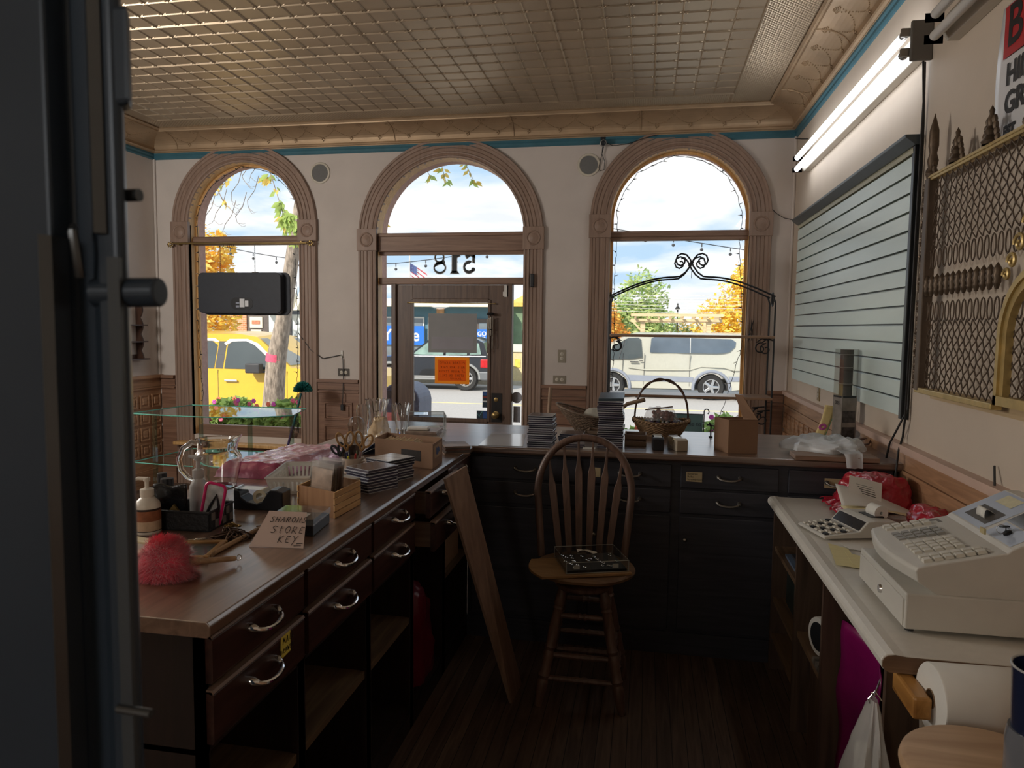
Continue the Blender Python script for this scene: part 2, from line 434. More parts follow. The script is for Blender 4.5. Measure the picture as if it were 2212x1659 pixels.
# --- wainscot: cap, rail and raised square panels
def raised(mb, c, u, v, n, su, sv, h=.014):
    """Raised panel: frame step, bevel and a fielded block."""
    c, u, v, n = V(c), V(u), V(v), V(n)
    def ring(s, d): return [c + u * a * (su / 2 - s) + v * b * (sv / 2 - s) + n * d for a, b in ((-1, -1), (1, -1), (1, 1), (-1, 1))]
    rs = [ring(0, 0), ring(0, h), ring(.012, h), ring(.016, h * .3), ring(.03, h * .3), ring(.036, h * 1.1)]
    b = len(mb.v)
    for r in rs: mb.v += [tuple(p) for p in r]
    for k in range(len(rs) - 1):
        for i in range(4):
            mb.f.append((b + 4 * k + i, b + 4 * k + (i + 1) % 4, b + 4 * k + 4 + (i + 1) % 4, b + 4 * k + 4 + i)); mb.m.append(mb.cm)
    k = b + 4 * (len(rs) - 1); mb.f.append((k, k + 1, k + 2, k + 3)); mb.m.append(mb.cm)
def wainscot_side(name, x, nx, ya, yb):
    m = MB(); s = nx
    m.mi(0); X = lambda d: x + s * d
    def bx(d0, d1, z0, z1): m.box(min(X(d0), X(d1)), ya, z0, max(X(d0), X(d1)), yb, z1)
    bx(0, .012, 0, .98); bx(0, .02, .975, 1.06); bx(0, .026, .955, .972); bx(0, .03, 0, .16)
    y = yb - .09
    while y - .1 > ya and y > 3.6:
        for z in (.84, .68, .52, .36): raised(m, (X(.012), y, z), (0, 1, 0), (0, 0, 1), (s, 0, 0), .125, .13)
        y -= .166
    m.mi(1); bx(0, .045, 1.062, 1.09); bx(0, .03, 1.05, 1.062)
    return m.build(name, [PANEL, CAP if nx < 0 else PANEL])
struct(wainscot_side('trim_3', RX, -1, YB, D))
struct(wainscot_side('trim_4', LX, 1, YB, D))
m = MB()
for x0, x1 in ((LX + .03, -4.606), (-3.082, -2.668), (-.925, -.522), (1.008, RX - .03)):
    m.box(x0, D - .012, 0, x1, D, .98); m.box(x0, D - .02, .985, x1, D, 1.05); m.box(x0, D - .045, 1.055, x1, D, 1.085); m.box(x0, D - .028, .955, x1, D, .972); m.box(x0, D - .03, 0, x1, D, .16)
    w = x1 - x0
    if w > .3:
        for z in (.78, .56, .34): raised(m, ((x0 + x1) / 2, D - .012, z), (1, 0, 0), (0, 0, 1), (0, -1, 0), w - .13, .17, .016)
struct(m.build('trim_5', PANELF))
# wooden corner beads
m = MB(); m.cyl((LX + .012, D - .012, 1.09), (LX + .012, D - .012, 3.19), .012, n=8); m.cyl((RX - .012, D - .012, 1.09), (RX - .012, D - .012, 3.19), .012, n=8)
m.build('trim_6', WALL); tag(bpy.data.objects['trim_6'], kind='structure')

# --- windows
CPROF = [(.0, -.02), (.0, .02), (.006, .03), (.018, .032), (.024, .024), (.034, .022), (.04, .03), (.052, .032), (.058, .022), (.084, .022), (.089, .016), (.094, .022), (.118, .022), (.123, .016), (.128, .022), (.15, .024), (.155, .032), (.172, .034), (.178, .02), (.18, 0)]
def casing(k):
    c, a, zs, zb = OPEN[k]; m = MB()
    for sgn in (-1, 1):
        for (o1, d1), (o2, d2) in zip(CPROF, CPROF[1:]):
            m.poly([(c + sgn * (a + o1), D - d1, 0), (c + sgn * (a + o2), D - d2, 0), (c + sgn * (a + o2), D - d2, zs), (c + sgn * (a + o1), D - d1, zs)])
    n = 40
    for (o1, d1), (o2, d2) in zip(CPROF, CPROF[1:]):
        for i in range(n):
            t0, t1 = PI * i / n, PI * (i + 1) / n
            f = lambda o, d, t: (c + (a + o) * math.cos(t), D - d, zs + (a + o) * math.sin(t))
            m.poly([f(o1, d1, t0), f(o2, d2, t0), f(o2, d2, t1), f(o1, d1, t1)])
    return m
def arch_fill(c, a, zs, z0, y, n=28):
    return [(c + a * math.cos(PI * i / n), y, zs + a * math.sin(PI * i / n)) for i in range(n + 1)] + [(c - a, y, z0), (c + a, y, z0)]
def reveal(k, y0, y1, inset, z0):
    c, a, zs, zb = OPEN[k]; a -= inset; n = 28; m = MB()
    path = [(c - a, z0)] + [(c + a * math.cos(PI - PI * i / n), zs + a * math.sin(PI * i / n)) for i in range(n + 1)] + [(c + a, z0)]
    for p, q in zip(path, path[1:]): m.poly([(p[0], y0, p[1]), (q[0], y0, q[1]), (q[0], y1, q[1]), (p[0], y1, p[1])])
    return m
YG = 6.505
ROS_Z = {1: 2.485, 2: 2.39, 3: 2.485}
for k in (1, 2, 3):
    c, a, zs, zb = OPEN[k]
    W = thing('window_%d' % k, None, None, (c, D, 0)); struct(W)
    casing(k).build('casing', OAK, W, smooth=True, angle=30)
    for sgn in (-1, 1):
        m = MB(); cx = c + sgn * (a + .09); z = ROS_Z[k]
        m.box(cx - .095, D - .042, z - .1, cx + .095, D, z + .1)
        M = frame3(V((1, 0, 0)), V((0, 0, 1)), V((0, -1, 0)))
        m.lathe([(.066, 0), (.066, .004), (.058, .009), (.05, .004), (.048, -.002), (.03, .004), (.0, .01)], (cx, D - .042, z), 24, M)
        m.build('rosette', OAK, W, bevel=.003)
    reveal(k, D - .02, YG + .02, 0, zb).build('jamb', JAMB, W, smooth=True)
    reveal(k, YG + .02, YO + .02, -.001, zb).build('outer_reveal', STONE, W, smooth=True)
    # sash frame ring at the glass
    if k != 2:
        zt0, zt1 = (2.366, 2.45)
        fr = reveal(k, YG - .03, YG + .02, .0, zb)
        m = MB()
        n = 28
        for i in range(n):
            t0, t1 = PI * i / n, PI * (i + 1) / n
            q = [(c + r * math.cos(t), YG - .012, zs + r * math.sin(t)) for t in (t0, t1) for r in (a, a - .022)]
            m.poly([q[0], q[1], q[3], q[2]])
        m.box(c - a, YG - .012, zt0, c - a + .022, YG + .01, zs); m.box(c + a - .022, YG - .012, zt0, c + a, YG + .01, zs)
        m.box(c - a, YG - .012, .5, c - a + .022, YG + .01, zt0); m.box(c + a - .022, YG - .012, .5, c + a, YG + .01, zt0)
        m.build('sash_frame', JAMB, W)
        MB().box(c - a, YG - .05, zt0, c + a, YG + .015, zt1).box(c - a, YG - .065, zt0 + .03, c + a, YG - .05, zt1 - .012).build('transom_bar', OAKX, W, bevel=.006)
        MB().box(c - a, YG - .03, .44, c + a, YG + .02, .59).build('bottom_rail', OAKX, W, bevel=.004)
        MB().poly(arch_fill(c, a, zs, zt1, YG)).build('upper_glass', GLASS, W)
        MB().poly([(c - a, YG, .58), (c + a, YG, .58), (c + a, YG, zt0), (c - a, YG, zt0)]).build('lower_glass', GLASS, W)
        MB().box(c - a - .16, D - .12, .405, c + a + .16, D + .1, .435).build('sill', JAMB, W, bevel=.005)
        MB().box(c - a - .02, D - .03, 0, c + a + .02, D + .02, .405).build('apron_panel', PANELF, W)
    else:
        MB().box(c - a, YG - .09, 2.285, c + a, YG + .02, 2.452).box(c - a, YG - .105, 2.42, c + a, YG - .09, 2.452).build('header', OAKX, W, bevel=.006)
        MB().box(c - a, YG - .035, 2.258, c + a, YG + .02, 2.285).build('transom_head', OAKX, W)
        MB().box(c - a, YG - .06, 1.985, c + a, YG + .02, 2.048).build('transom_bar', OAKX, W, bevel=.006)
        MB().poly(arch_fill(c, a, zs, 2.45, YG)).build('arch_glass', GLASS, W)
        MB().poly([(c - a, YG, 2.04), (c + a, YG, 2.04), (c + a, YG, 2.262), (c - a, YG, 2.262)]).build('transom_glass', GLASS, W)
        for x0, x1 in ((c - a, -2.335), (-1.245, c + a)):
            MB().poly([(x0, YG, .3), (x1, YG, .3), (x1, YG, 1.99), (x0, YG, 1.99)]).build('sidelight_glass', GLASS, W)
            MB().box(x0, YG - .03, 0, x1, YG + .02, .3).build('sidelight_base', OAK, W)
        for x0, x1 in ((-2.362, -2.318), (-1.262, -1.212)):
            MB().box(x0, YG - .075, 0, x1, YG + .02, 1.99).build('door_post', DOORW, W, bevel=.004)
        # house number seen from behind, black with a pale rim
        DEC = mat('number_black', (38, 42, 44), .5, var=0); RIM = mat('number_rim', (232, 236, 238), .5, var=0)
        DZ = 2.084; DH = .205
        Qx = lambda x: -1.576 - x * 1.0      # reads from the street: x grows to the left seen from inside
        def ring_digit(mb, cx, cz, rx, rz, tin, tout, y, a0=0, a1=2 * PI, n=30):
            for i in range(n):
                t0, t1 = a0 + (a1 - a0) * i / n, a0 + (a1 - a0) * (i + 1) / n
                def pt(t, s): 
                    w = tin + (tout - tin) * (.5 - .5 * math.cos(2 * t))   # contrast: thick sides, thin top
                    return (cx - (rx - s * w * .9) * math.cos(t), y, cz + (rz - s * w * .55) * math.sin(t))
                mb.poly([pt(t0, 0), pt(t1, 0), pt(t1, 1), pt(t0, 1)])
        def digits(y, g):
            mb = MB()
            # 5
            x0 = -1.578
            mb.poly([(x0 - .0 + g, y, DZ + .2), (x0 - .105 - g, y, DZ + .2 + g), (x0 - .075 - g, y, DZ + .14 - g), (x0 - .04, y, DZ + .165 - g), (x0 + g, y, DZ + .145 - g)])
            mb.poly([(x0 + g, y, DZ + .2), (x0 - .02 - g, y, DZ + .2), (x0 - .022 - g, y, DZ + .108 - g), (x0 - .002 + g, y, DZ + .1 - g)])
            ring_digit(mb, x0 - .055, DZ + .062, .052 + g, .058 + g, .02 + g, .05 + 2 * g, y, -2.6, 2.1)
            mb.poly([(x0 - .014 + .018 * math.cos(t) * (1 + g * 20), y, DZ + .04 + .018 * math.sin(t) * (1 + g * 20)) for t in [i * PI / 6 for i in range(12)]])
            # 1
            x1 = -1.772
            mb.poly([(x1 - .022 - g, y, DZ + .012 - g), (x1 + .022 + g, y, DZ + .012 - g), (x1 + .022 + g, y, DZ + .2), (x1 - .022 - g, y, DZ + .2)])
            mb.poly([(x1 - .04 - g, y, DZ + .004 - g), (x1 + .046 + g, y, DZ + .004 - g), (x1 + .022 + g, y, DZ + .03), (x1 - .022 - g, y, DZ + .03)])
            mb.poly([(x1 + .022, y, DZ + .2), (x1 + .055 + g, y, DZ + .165 - g), (x1 + .022, y, DZ + .15 - g)])
            # 8
            x2 = -1.912
            ring_digit(mb, x2, DZ + .058, .058 + g, .056 + g, .012 + g, .036 + 2 * g, y)
            ring_digit(mb, x2 - .004, DZ + .152, .046 + g, .05 + g, .013 + g, .026 + 2 * g, y)
            mb.poly([(x2 - .052, y, DZ + .06), (x2 - .02, y, DZ + .085 - g), (x2 + .055, y, DZ + .1), (x2 + .04, y, DZ + .128 + g), (x2 - .04, y, DZ + .1)])
            return mb
        hn = digits(YG - .004, 0.).build('house_number', DEC, W)
        hr = digits(YG - .0025, .006).build('number_rim', RIM, hn)

# --- street door
c = -1.795
DR = thing('door_1', None, None, (c, YG, 0)); struct(DR)
dx0, dx1, y0, y1 = -2.318, -1.262, YG - .045, YG
gx0, gx1, gz0, gz1 = -2.16, -1.432, .74, 1.825
m = MB().box(dx0, y0, .02, gx0, y1, 1.98).box(gx1, y0, .02, dx1, y1, 1.98).box(gx0, y0, gz1, gx1, y1, 1.98).box(gx0, y0, .02, gx1, y1, gz0)
m.build('door_leaf', DOORW, DR, bevel=.003)
m = MB()
for a_, b_ in (((gx0 - .02, gz0 - .02), (gx0 + .008, gz1 + .02)), ((gx1 - .008, gz0 - .02), (gx1 + .02, gz1 + .02)), ((gx0, gz1 - .008), (gx1, gz1 + .03)), ((gx0, gz0 - .03), (gx1, gz0 + .008))):
    m.box(a_[0], y0 - .012, a_[1], b_[0], y0 + .004, b_[1])
m.build('glazing_bead', DOORW, DR, bevel=.004)
MB().poly([(gx0, YG - .02, gz0), (gx1, YG - .02, gz0), (gx1, YG - .02, gz1), (gx0, YG - .02, gz1)]).build('door_glass', GLASS, DR)
IRON = mat('dark_metal', (46, 44, 44), .45, metal=.6, var=.1)
BRASS = mat('brass', (150, 128, 84), .35, metal=.8, var=.1)
MB().box(-1.40, y0 - .006, .72, -1.30, y0, .99).build('lock_plate', IRON, DR, bevel=.002)
M = frame3(V((1, 0, 0)), V((0, 0, 1)), V((0, -1, 0)))
MB().lathe([(.03, 0), (.032, .006), (.014, .01), (.012, .03), (.03, .045), (.032, .06), (.02, .07), (0, .072)], (-1.355, y0 - .006, .79), 16, M).build('door_knob', BRASS, DR, smooth=True)
MB().lathe([(.02, 0), (.02, .006), (.012, .008), (0, .008)], (-1.355, y0 - .006, .93), 16, M).build('deadbolt', BRASS, DR, smooth=True)
MB().cyl((-2.20, y0 - .025, 1.815), (-1.37, y0 - .025, 1.81), .004, n=6).ball((-2.2, y0 - .025, 1.815), .008).ball((-1.37, y0 - .025, 1.81), .008).build('curtain_rod', BRASS, DR)
# ================================================================== COUNTERS, STOOL AND OTHER FURNITURE
TOPW = wood('worktop_walnut', (92, 66, 50), (130, 100, 80), 'y', rough=.34, scale=.9, bump=.1, spec=.6, coat=1.)
TOPX = wood('worktop_walnut_far', (86, 66, 56), (122, 98, 84), 'x', rough=.3, scale=.9, bump=.08, spec=.6, coat=1.)
DARKW = wood('drawer_wood', (48, 29, 25), (76, 47, 39), 'y', rough=.38, bump=.12)
DARKF = wood('hazy_far_cabinet_wood', (42, 44, 52), (60, 60, 68), 'x', rough=.5, bump=.1)  # bluish lift in this dark wood paints in lens haze
LIP = wood('pale_drawer_lip', (112, 86, 70), (150, 122, 104), 'y', rough=.4, bump=.05)  # lighter strip along the top edge of each drawer front
CASEW = wood('cabinet_body_wood', (28, 21, 19), (44, 31, 27), 'z', rough=.5, bump=.1)
RAWW = wood('drawer_side_wood', (96, 76, 62), (128, 104, 86), 'x', rough=.6, bump=.1)
CHROME = mat('chrome', (225, 226, 228), .12, metal=1., var=0)
DULL = mat('dull_steel', (150, 146, 140), .35, metal=.9, var=.1)

def chrome_pull(mb, x, y, z, half=.055, out=.034, ax='y', s=1):
    """Arched pull standing off a front at X (facing +x) or Y (facing -y)."""
    def P(u, o, dz): return (x + o * s, y + u, z + dz) if ax == 'y' else (x + u, y - o, z + dz)
    pts = [P(half * math.cos(PI * i / 12), .004 + out * math.sin(PI * i / 12) ** .7, -.012 * math.sin(PI * i / 12)) for i in range(13)]
    rr = [.008 if i in (0, 12) else .0055 for i in range(13)]
    mb.tube(pts, rr, 8)
    for e in (-1, 1): mb.tube([P(e * half, 0, 0), P(e * half, .012, 0), P(e * half * .93, .02, -.004)], [.011, .01, .007], 10)

# --- left run of cabinets: two drawers over open shelves in every bay
BAYS = [1.288, 1.716, 2.186, 2.636, 3.086, 3.5285]
XF = -.885
BAYLAB = ['dark wooden counter bay at the near end, yellow note on its lower drawer', 'dark wooden counter bay beside the yellow noted one, its shelf lit',
          'third dark wooden counter bay from the near end, both drawers shut', 'dark wooden counter bay with both drawers pulled out, red bag below', 'dark wooden counter bay behind the leaning board, at the far corner']
SHF = wood('shelf_board', (84, 66, 50), (118, 96, 72), 'y', rough=.55, bump=.1)
for b, (ya, yb) in enumerate(zip(BAYS, BAYS[1:])):
    t = thing('counter_cabinet', BAYLAB[b], 'cabinet', ((-1.2), (ya + yb) / 2, 0), 'drawer cabinets of the left counter')
    m = MB().box(-1.55, ya, 0, XF, ya + .018, .963).box(-1.55, yb - .018, 0, XF, yb, .963).box(-1.55, ya, 0, -1.535, yb, .963).box(-1.535, ya, .06, XF - .01, yb, .1)
    m.box(XF - .02, ya, 0, XF, ya + .022, .965).box(XF - .02, yb - .022, 0, XF, yb, .965).box(XF - .02, ya, .955, XF, yb, .965).box(XF - .02, ya, .84, XF, yb, .848).box(-1.535, ya, .70, XF, yb, .712).box(XF - .02, ya, 0, XF, yb, .06)
    m.build('body', CASEW, t)
    if b != 3:
        MB().box(-1.53, ya + .019, .435, XF - .005, yb - .019, .46).build('shelf', SHF, t)
    for d, (z0, z1) in enumerate(((.852, .958), (.72, .838))):
        pull = (.055, .075)[d] if b == 3 else 0
        if b == 4: pull = 0
        xf = -.868 + pull
        g = .012
        m = MB(); m.mi(0)
        m.prism([(xf - .02, z0), (xf - .003, z0), (xf, z0 + .006), (xf, z1 - .012), (xf - .004, z1 - .004), (xf - .02, z1 - .004)], 'y', ya + g, yb - g)
        m.mi(1).prism([(xf - .022, z1 - .005), (xf - .002, z1 - .011), (xf + .002, z1 - .006), (xf - .002, z1), (xf - .022, z1)], 'y', ya + g, yb - g)
        m.mi(2).box(-1.4 + pull, ya + .03, z0 + .01, xf - .02, ya + .045, z1 - .01).box(-1.4 + pull, yb - .045, z0 + .01, xf - .02, yb - .03, z1 - .01)
        dr = m.build('drawer', [DARKW, LIP, RAWW], t)
        hm = MB(); yc = (ya + yb) / 2 + (-.01 if b < 2 else .01); chrome_pull(hm, xf, yc, (z0 + z1) / 2 + .012)
        hm.build('handle', CHROME, dr, smooth=True)
        if b == 0 and d == 1:
            NOTE = mat('yellow_note', (226, 208, 92), .7, var=.03)
            MB().poly([(xf + .0012, 1.575, .775), (xf + .0012, 1.627, .778), (xf + .0012, 1.627, .832), (xf + .0012, 1.578, .83)]).build('mail_note', NOTE, dr)
            hand([('MAIL', 0.6, 1.55), ('DRAWER', -.2, .1, .75)], .016, (xf + .0016, 1.578, .784), (0, 1, 0), (0, 0, 1), .0007).build('note_writing', mat('pen_ink', (24, 22, 24), .6, var=0), dr)
INK = bpy.data.materials['pen_ink']
m = MB().prism([(-1.62, .966), (-.855, .966), (-.849, .972), (-.849, .992), (-.856, 1.0), (-1.62, 1.0)], 'y', 1.265, 3.488)
tag(m.build('worktop', TOPW, bevel=.002), 'long worn brown wooden worktop running from the near left corner to the far counter', 'worktop')
# far counter along the windows
FB = [-.884, -.285, .155, .650, 1.13]
FLAB = ['dark far counter cabinet at the corner with the left counter', 'dark far counter cabinet behind the wooden stool', 'dark far counter cabinet with the cream list card on its top drawer', 'dark far counter cabinet by the right wall behind the pale checkout counter']
CARD = mat('cream_card', (196, 178, 140), .7, var=.04)
YF = 3.53
for b, (xa, xb) in enumerate(zip(FB, FB[1:])):
    t = thing('counter_cabinet', FLAB[b], 'cabinet', ((xa + xb) / 2, 3.9, 0), 'cabinets of the far counter')
    MB().box(xa, YF, 0.02, xb, YF + .02, .965).box(xa + .0005, YF + .021, .0, xa + .02, 4.26, .964).box(xb - .02, YF + .021, 0, xb - .0005, 4.26, .964).box(xa + .021, 4.24, 0, xb - .021, 4.259, .964).box(xa, YF - .012, 0, xb, YF, .11).build('body', DARKF, t)
    for z0, z1 in ((.833, .945), (.708, .822)):
        dr = MB().box(xa + .022, YF - .014, z0, xb - .022, YF + .002, z1).build('drawer', DARKF, t, bevel=.004)
        hm = MB(); chrome_pull(hm, (xa + xb) / 2, YF - .014, (z0 + z1) / 2 + .005, .05, .026, 'x'); hm.build('handle', DULL, dr, smooth=True)
        if z0 > .8 and b in (1, 2, 3):
            lx, w = {1: (-.243, .034), 2: (.202, .075), 3: (.83, .09)}[b]
            MB().poly([(lx, YF - .0155, .868), (lx + w, YF - .0155, .866), (lx + w, YF - .0155, .914), (lx, YF - .0155, .914)]).build('list_card', CARD, dr)
            if b == 2:
                mb = text_mb('Batteries\nBulbs\nScrewdrivers', .0135, (lx + .006, YF - .016, .891), (1, 0, 0), (0, 0, 1), 'LEFT'); mb.build('card_writing', INK, dr)
    dd = MB().box(xa + .022, YF - .012, .125, xb - .022, YF + .002, .692).build('cabinet_door', DARKF, t, bevel=.004)
    MB().ball((xa + .05, YF - .024, .58), .011).build('knob', DULL, dd, smooth=True)
m = MB().prism([(3.492, .966), (3.486, .974), (3.486, .994), (3.492, 1.0), (4.3, 1.0), (4.3, .966)], 'x', -1.62, 1.16)
tag(m.build('worktop', TOPX, bevel=.002), 'far dark worktop facing the windows, crossing behind the stool', 'worktop')

# --- checkout counter on the right
LAM = mat('cream_laminate', (226, 222, 212), .33, var=.03, scale=40, spec=.55)
CHK = wood('checkout_panel_wood', (66, 50, 40), (96, 75, 60), 'z', rough=.5, bump=.12)
CHKX = wood('checkout_shelf_wood', (92, 72, 54), (136, 110, 84), 'y', rough=.5, scale=.7, bump=.12)
CK = thing('checkout_counter', 'cream laminate checkout counter with open wooden cubbyholes by the right wall', 'counter', (.88, 2.65, 0))
prof = [(.592, .786), (.582, .79), (.576, .798), (.576, .812), (.58, .820), (.588, .826), (.605, .829), (.63, .826), (1.165, .824), (1.165, .786)]
MB().prism([(x, z - .004) for x, z in prof], 'y', 1.815, 3.484).build('worktop', LAM, CK, bevel=.003)
MB().prism([(x + .003, z - .006) for x, z in prof], 'y', 1.812, 1.8155).build('worktop_end', wood('end_grain_board', (110, 82, 60), (140, 110, 84), 'x', rough=.6), CK)
for y0, y1, x0 in ((3.455, 3.475, .605), (2.915, 2.935, .60), (2.48, 2.50, .60), (1.845, 1.865, .60)):
    MB().box(x0, y0, 0, 1.16, y1, .782).build('side_panel', CHK, CK)
MB().box(1.14, 1.865, .02, 1.16, 3.455, .78).build('back_panel', CHK, CK)
for z0, ya, yb in ((.575, 2.935, 3.455), (.33, 2.935, 3.455), (.155, 2.935, 3.455), (.395, 2.50, 2.915)):
    MB().box(.612, ya, z0, 1.14, yb, z0 + .02).build('shelf', CHKX, CK)
MB().box(.60, 1.85, .70, .62, 3.46, .702)
MB().box(.618, 2.5, .0, .63, 2.70, .395).build('lower_panel', CHK, CK)

# --- windsor stool
STW = wood('stool_oak', (88, 67, 58), (120, 93, 80), 'z', rough=.42, bump=.12)
STS = wood('stool_seat_oak', (108, 82, 60), (142, 112, 84), 'x', rough=.4, bump=.12)
ST = thing('windsor_stool', 'wooden windsor bar stool with arrow slat bow back in the middle of the floor', 'stool', (-.24, 3.03, 0))
cx, cy, zs = -.24, 3.03, .56
m = MB(); n = 40
def seat_r(a):
    r = .205 + .012 * math.cos(2 * a)
    if math.sin(a) < 0: r += .012 * abs(math.cos(3 * a)) * -math.sin(a)
    return r
ring = lambda k, z: [(cx + k * seat_r(2 * PI * i / n) * math.cos(2 * PI * i / n), cy + k * seat_r(2 * PI * i / n) * 1.0 * math.sin(2 * PI * i / n), z - (.012 if False else 0)) for i in range(n)]
rs = [ring(.86, zs - .012), ring(.98, zs), ring(1.0, zs + .012), ring(.97, zs + .022), ring(.8, zs + .02), ring(.4, zs + .014)]
b0 = len(m.v)
for r in rs: m.v += r
for k in range(len(rs) - 1):
    for i in range(n): m.f.append((k * n + i, k * n + (i + 1) % n, (k + 1) * n + (i + 1) % n, (k + 1) * n + i)); m.m.append(0)
m.f.append(tuple(range(n))[::-1]); m.f.append(tuple((len(rs) - 1) * n + i for i in range(n))); m.m += [0, 0]
m.build('seat', STS, ST, smooth=True)
MB().lathe([(.0, -.05), (.07, -.05), (.075, -.03), (.06, -.012), (0, -.012)], (cx, cy, zs), 20).build('swivel_plate', IRON, ST, smooth=True)
hub = .5
MB().lathe([(0, .49), (.115, .49), (.125, .50), (.125, .512), (.115, .52), (0, .52)], (cx, cy, 0), 28).build('swivel_ring', STW, ST, smooth=True)
def leg_pt(sx, sy, z):
    k = (hub - z) / hub
    return V((cx + sx * (.085 + .092 * k), cy + .03 + sy * (.085 + .075 * k), z))
for sx in (-1, 1):
    for sy in (-1, 1):
        m = MB(); prof = [(.5, .016), (.46, .022), (.43, .024), (.42, .019), (.41, .024), (.40, .02), (.33, .023), (.26, .021), (.25, .025), (.235, .019), (.22, .025), (.20, .023), (.14, .022), (.13, .026), (.115, .019), (.1, .025), (.06, .022), (.02, .017), (0, .014)]
        m.tube([leg_pt(sx, sy, z) for z, r in prof], [r for z, r in prof], 12); m.build('leg', STW, ST, smooth=True)
for z in (.38, .215, .12):
    for (a, b_) in (((-1, -1), (1, -1)), ((1, -1), (1, 1)), ((1, 1), (-1, 1)), ((-1, 1), (-1, -1))):
        zz = z + (.02 if a[0] == b_[0] else 0)
        p, q = leg_pt(*a, zz), leg_pt(*b_, zz)
        m = MB(); m.tube([p + (q - p) * u for u in (0, .2, .4, .44, .5, .56, .6, .8, 1)], [.009, .012, .012, .016, .011, .016, .012, .012, .009], 8); m.build('stretcher', STW, ST, smooth=True)
# bow and slats (the back leans away a little)
by = lambda z: 3.165 + .16 * (z - .57)
bow = []
for i in range(41):
    u = i / 40; a = PI * (1 - u)
    c_, s_ = math.cos(a), math.sin(a)
    zc = .855
    if True:
        x = cx - .022 + .212 * math.copysign(abs(c_) ** .9, c_); z = zc + .245 * s_
        bow.append(V((x, by(z), z)))
legs_l = [V((cx - .022 - .185 - .027 * u, by(.565 + .29 * u), .565 + .29 * u)) for u in [i / 8 for i in range(8)]]
legs_r = [V((2 * (cx - .022) - p.x, p.y, p.z)) for p in legs_l]
MB().tube(legs_l + bow + legs_r[::-1], .0165, 10).build('back_bow', STW, ST, smooth=True)
for i in range(6):
    u = (i - 2.5) / 2.5
    xb_, xt_ = cx - .015 + u * .107, cx - .022 + u * .165
    zt = .855 + .235 * math.sqrt(max(0, 1 - (abs(u) * .165 / .212) ** 2))
    pr = [(0, .008), (.1, .014), (.35, .0155), (.62, .0165), (.72, .017), (.80, .009), (.9, .0055), (1, .005)]
    m = MB(); pts = []
    for f, w_ in pr:
        z = .572 + (zt - .572) * f; x = xb_ + (xt_ - xb_) * f
        pts.append((x, by(z), z, w_))
    for s in (-1, 1): pass
    vs = []
    for (x, y, z, w_) in pts: vs += [(x - w_, y - .005, z), (x + w_, y - .005, z), (x + w_, y + .005, z), (x - w_, y + .005, z)]
    fs = [(0, 1, 2, 3), tuple(range(len(vs) - 4, len(vs)))]
    for k in range(len(pts) - 1):
        for j in range(4): fs.append((4 * k + j, 4 * k + (j + 1) % 4, 4 * k + 4 + (j + 1) % 4, 4 * k + 4 + j))
    m.add(vs, fs).build('slat', STW, ST, bevel=.002)
# on the stool: a plank and a clear hinged case
SB = 20 * PI / 180
BRD = wood('engraved_plank', (140, 106, 66), (172, 136, 90), 'x', rough=.5, bump=.1)
Mb = Matrix.Translation((-.245, 3.0, 0)) @ Rz(SB).to_4x4()
m = MB(); n = 8
pl = [(-.205 + .03 * math.sin(PI * i / 8) * -1, -.13 + .23 * i / 8) for i in range(9)]
m.prism([(.175, -.13), (.175, .10)] + pl[::-1], 'z', zs + .0225, zs + .034)
m.xform(Mb); tag(m.build('wooden_plank', BRD, bevel=.002), 'light varnished plank with a rounded end lying across the stool seat', 'board')
CC = thing('display_case', 'low clear acrylic hinged case with jewellery on the plank on the stool', 'case', (-.245, 3.0, zs + .034))
ACR = pane('clear_acrylic', (236, 240, 240), refl=.09)
EDGE = mat('acrylic_edge', (170, 176, 172), .25, var=0)
x0, x1, y0_, y1_, z0, z1 = -.10, .165, -.115, .105, zs + .0345, zs + .082
def clear_box(x0, x1, y0, y1, z0, z1, M, parent, lid=True, e=.0022):
    m = MB()
    m.poly([(x0, y0, z0), (x1, y0, z0), (x1, y0, z1), (x0, y0, z1)]).poly([(x0, y1, z0), (x1, y1, z0), (x1, y1, z1), (x0, y1, z1)]).poly([(x0, y0, z0), (x0, y1, z0), (x0, y1, z1), (x0, y0, z1)]).poly([(x1, y0, z0), (x1, y1, z0), (x1, y1, z1), (x1, y0, z1)])
    if lid: m.poly([(x0, y0, z1), (x1, y0, z1), (x1, y1, z1), (x0, y1, z1)])
    m.xform(M).build('clear_shell', ACR, parent)
    m = MB()
    for z in (z0, z1): m.tube([(x0, y0, z), (x1, y0, z), (x1, y1, z), (x0, y1, z)], e * .6, 4, closed=True)
    for x in (x0, x1):
        for y in (y0, y1): m.tube([(x, y, z0), (x, y, z1)], e * .6, 4)
    m.xform(M).build('polished_edges', EDGE, parent)
clear_box(x0, x1, y0_, y1_, z0 + .002, z1, Mb, CC)
FELT = mat('black_felt', (26, 26, 30), .95, var=.1, sheen=.3)
MB().box(x0 + .006, y0_ + .006, z0, x1 - .006, y1_ - .006, z0 + .012).xform(Mb).build('felt_pad', FELT, CC)
SILV = mat('silver', (200, 200, 198), .25, metal=1, var=0)
m = MB()
for i in range(26):
    x, y = rnd.uniform(x0 + .02, x1 - .02), rnd.uniform(y0_ + .02, y1_ - .02); a = rnd.uniform(0, PI)
    m.tube([(x + .007 * math.cos(t), y + .007 * math.sin(t), z0 + .015) for t in [k * PI / 4 for k in range(8)]], .0018, 5, closed=True)
m.xform(Mb).build('silver_rings', SILV, CC)
MB().box(x0 + .03, y0_ - .004, z0 + .02, x0 + .055, y0_, z0 + .036).box(x1 - .07, y0_ - .004, z0 + .02, x1 - .045, y0_, z0 + .036).xform(Mb).build('latches', EDGE, CC)
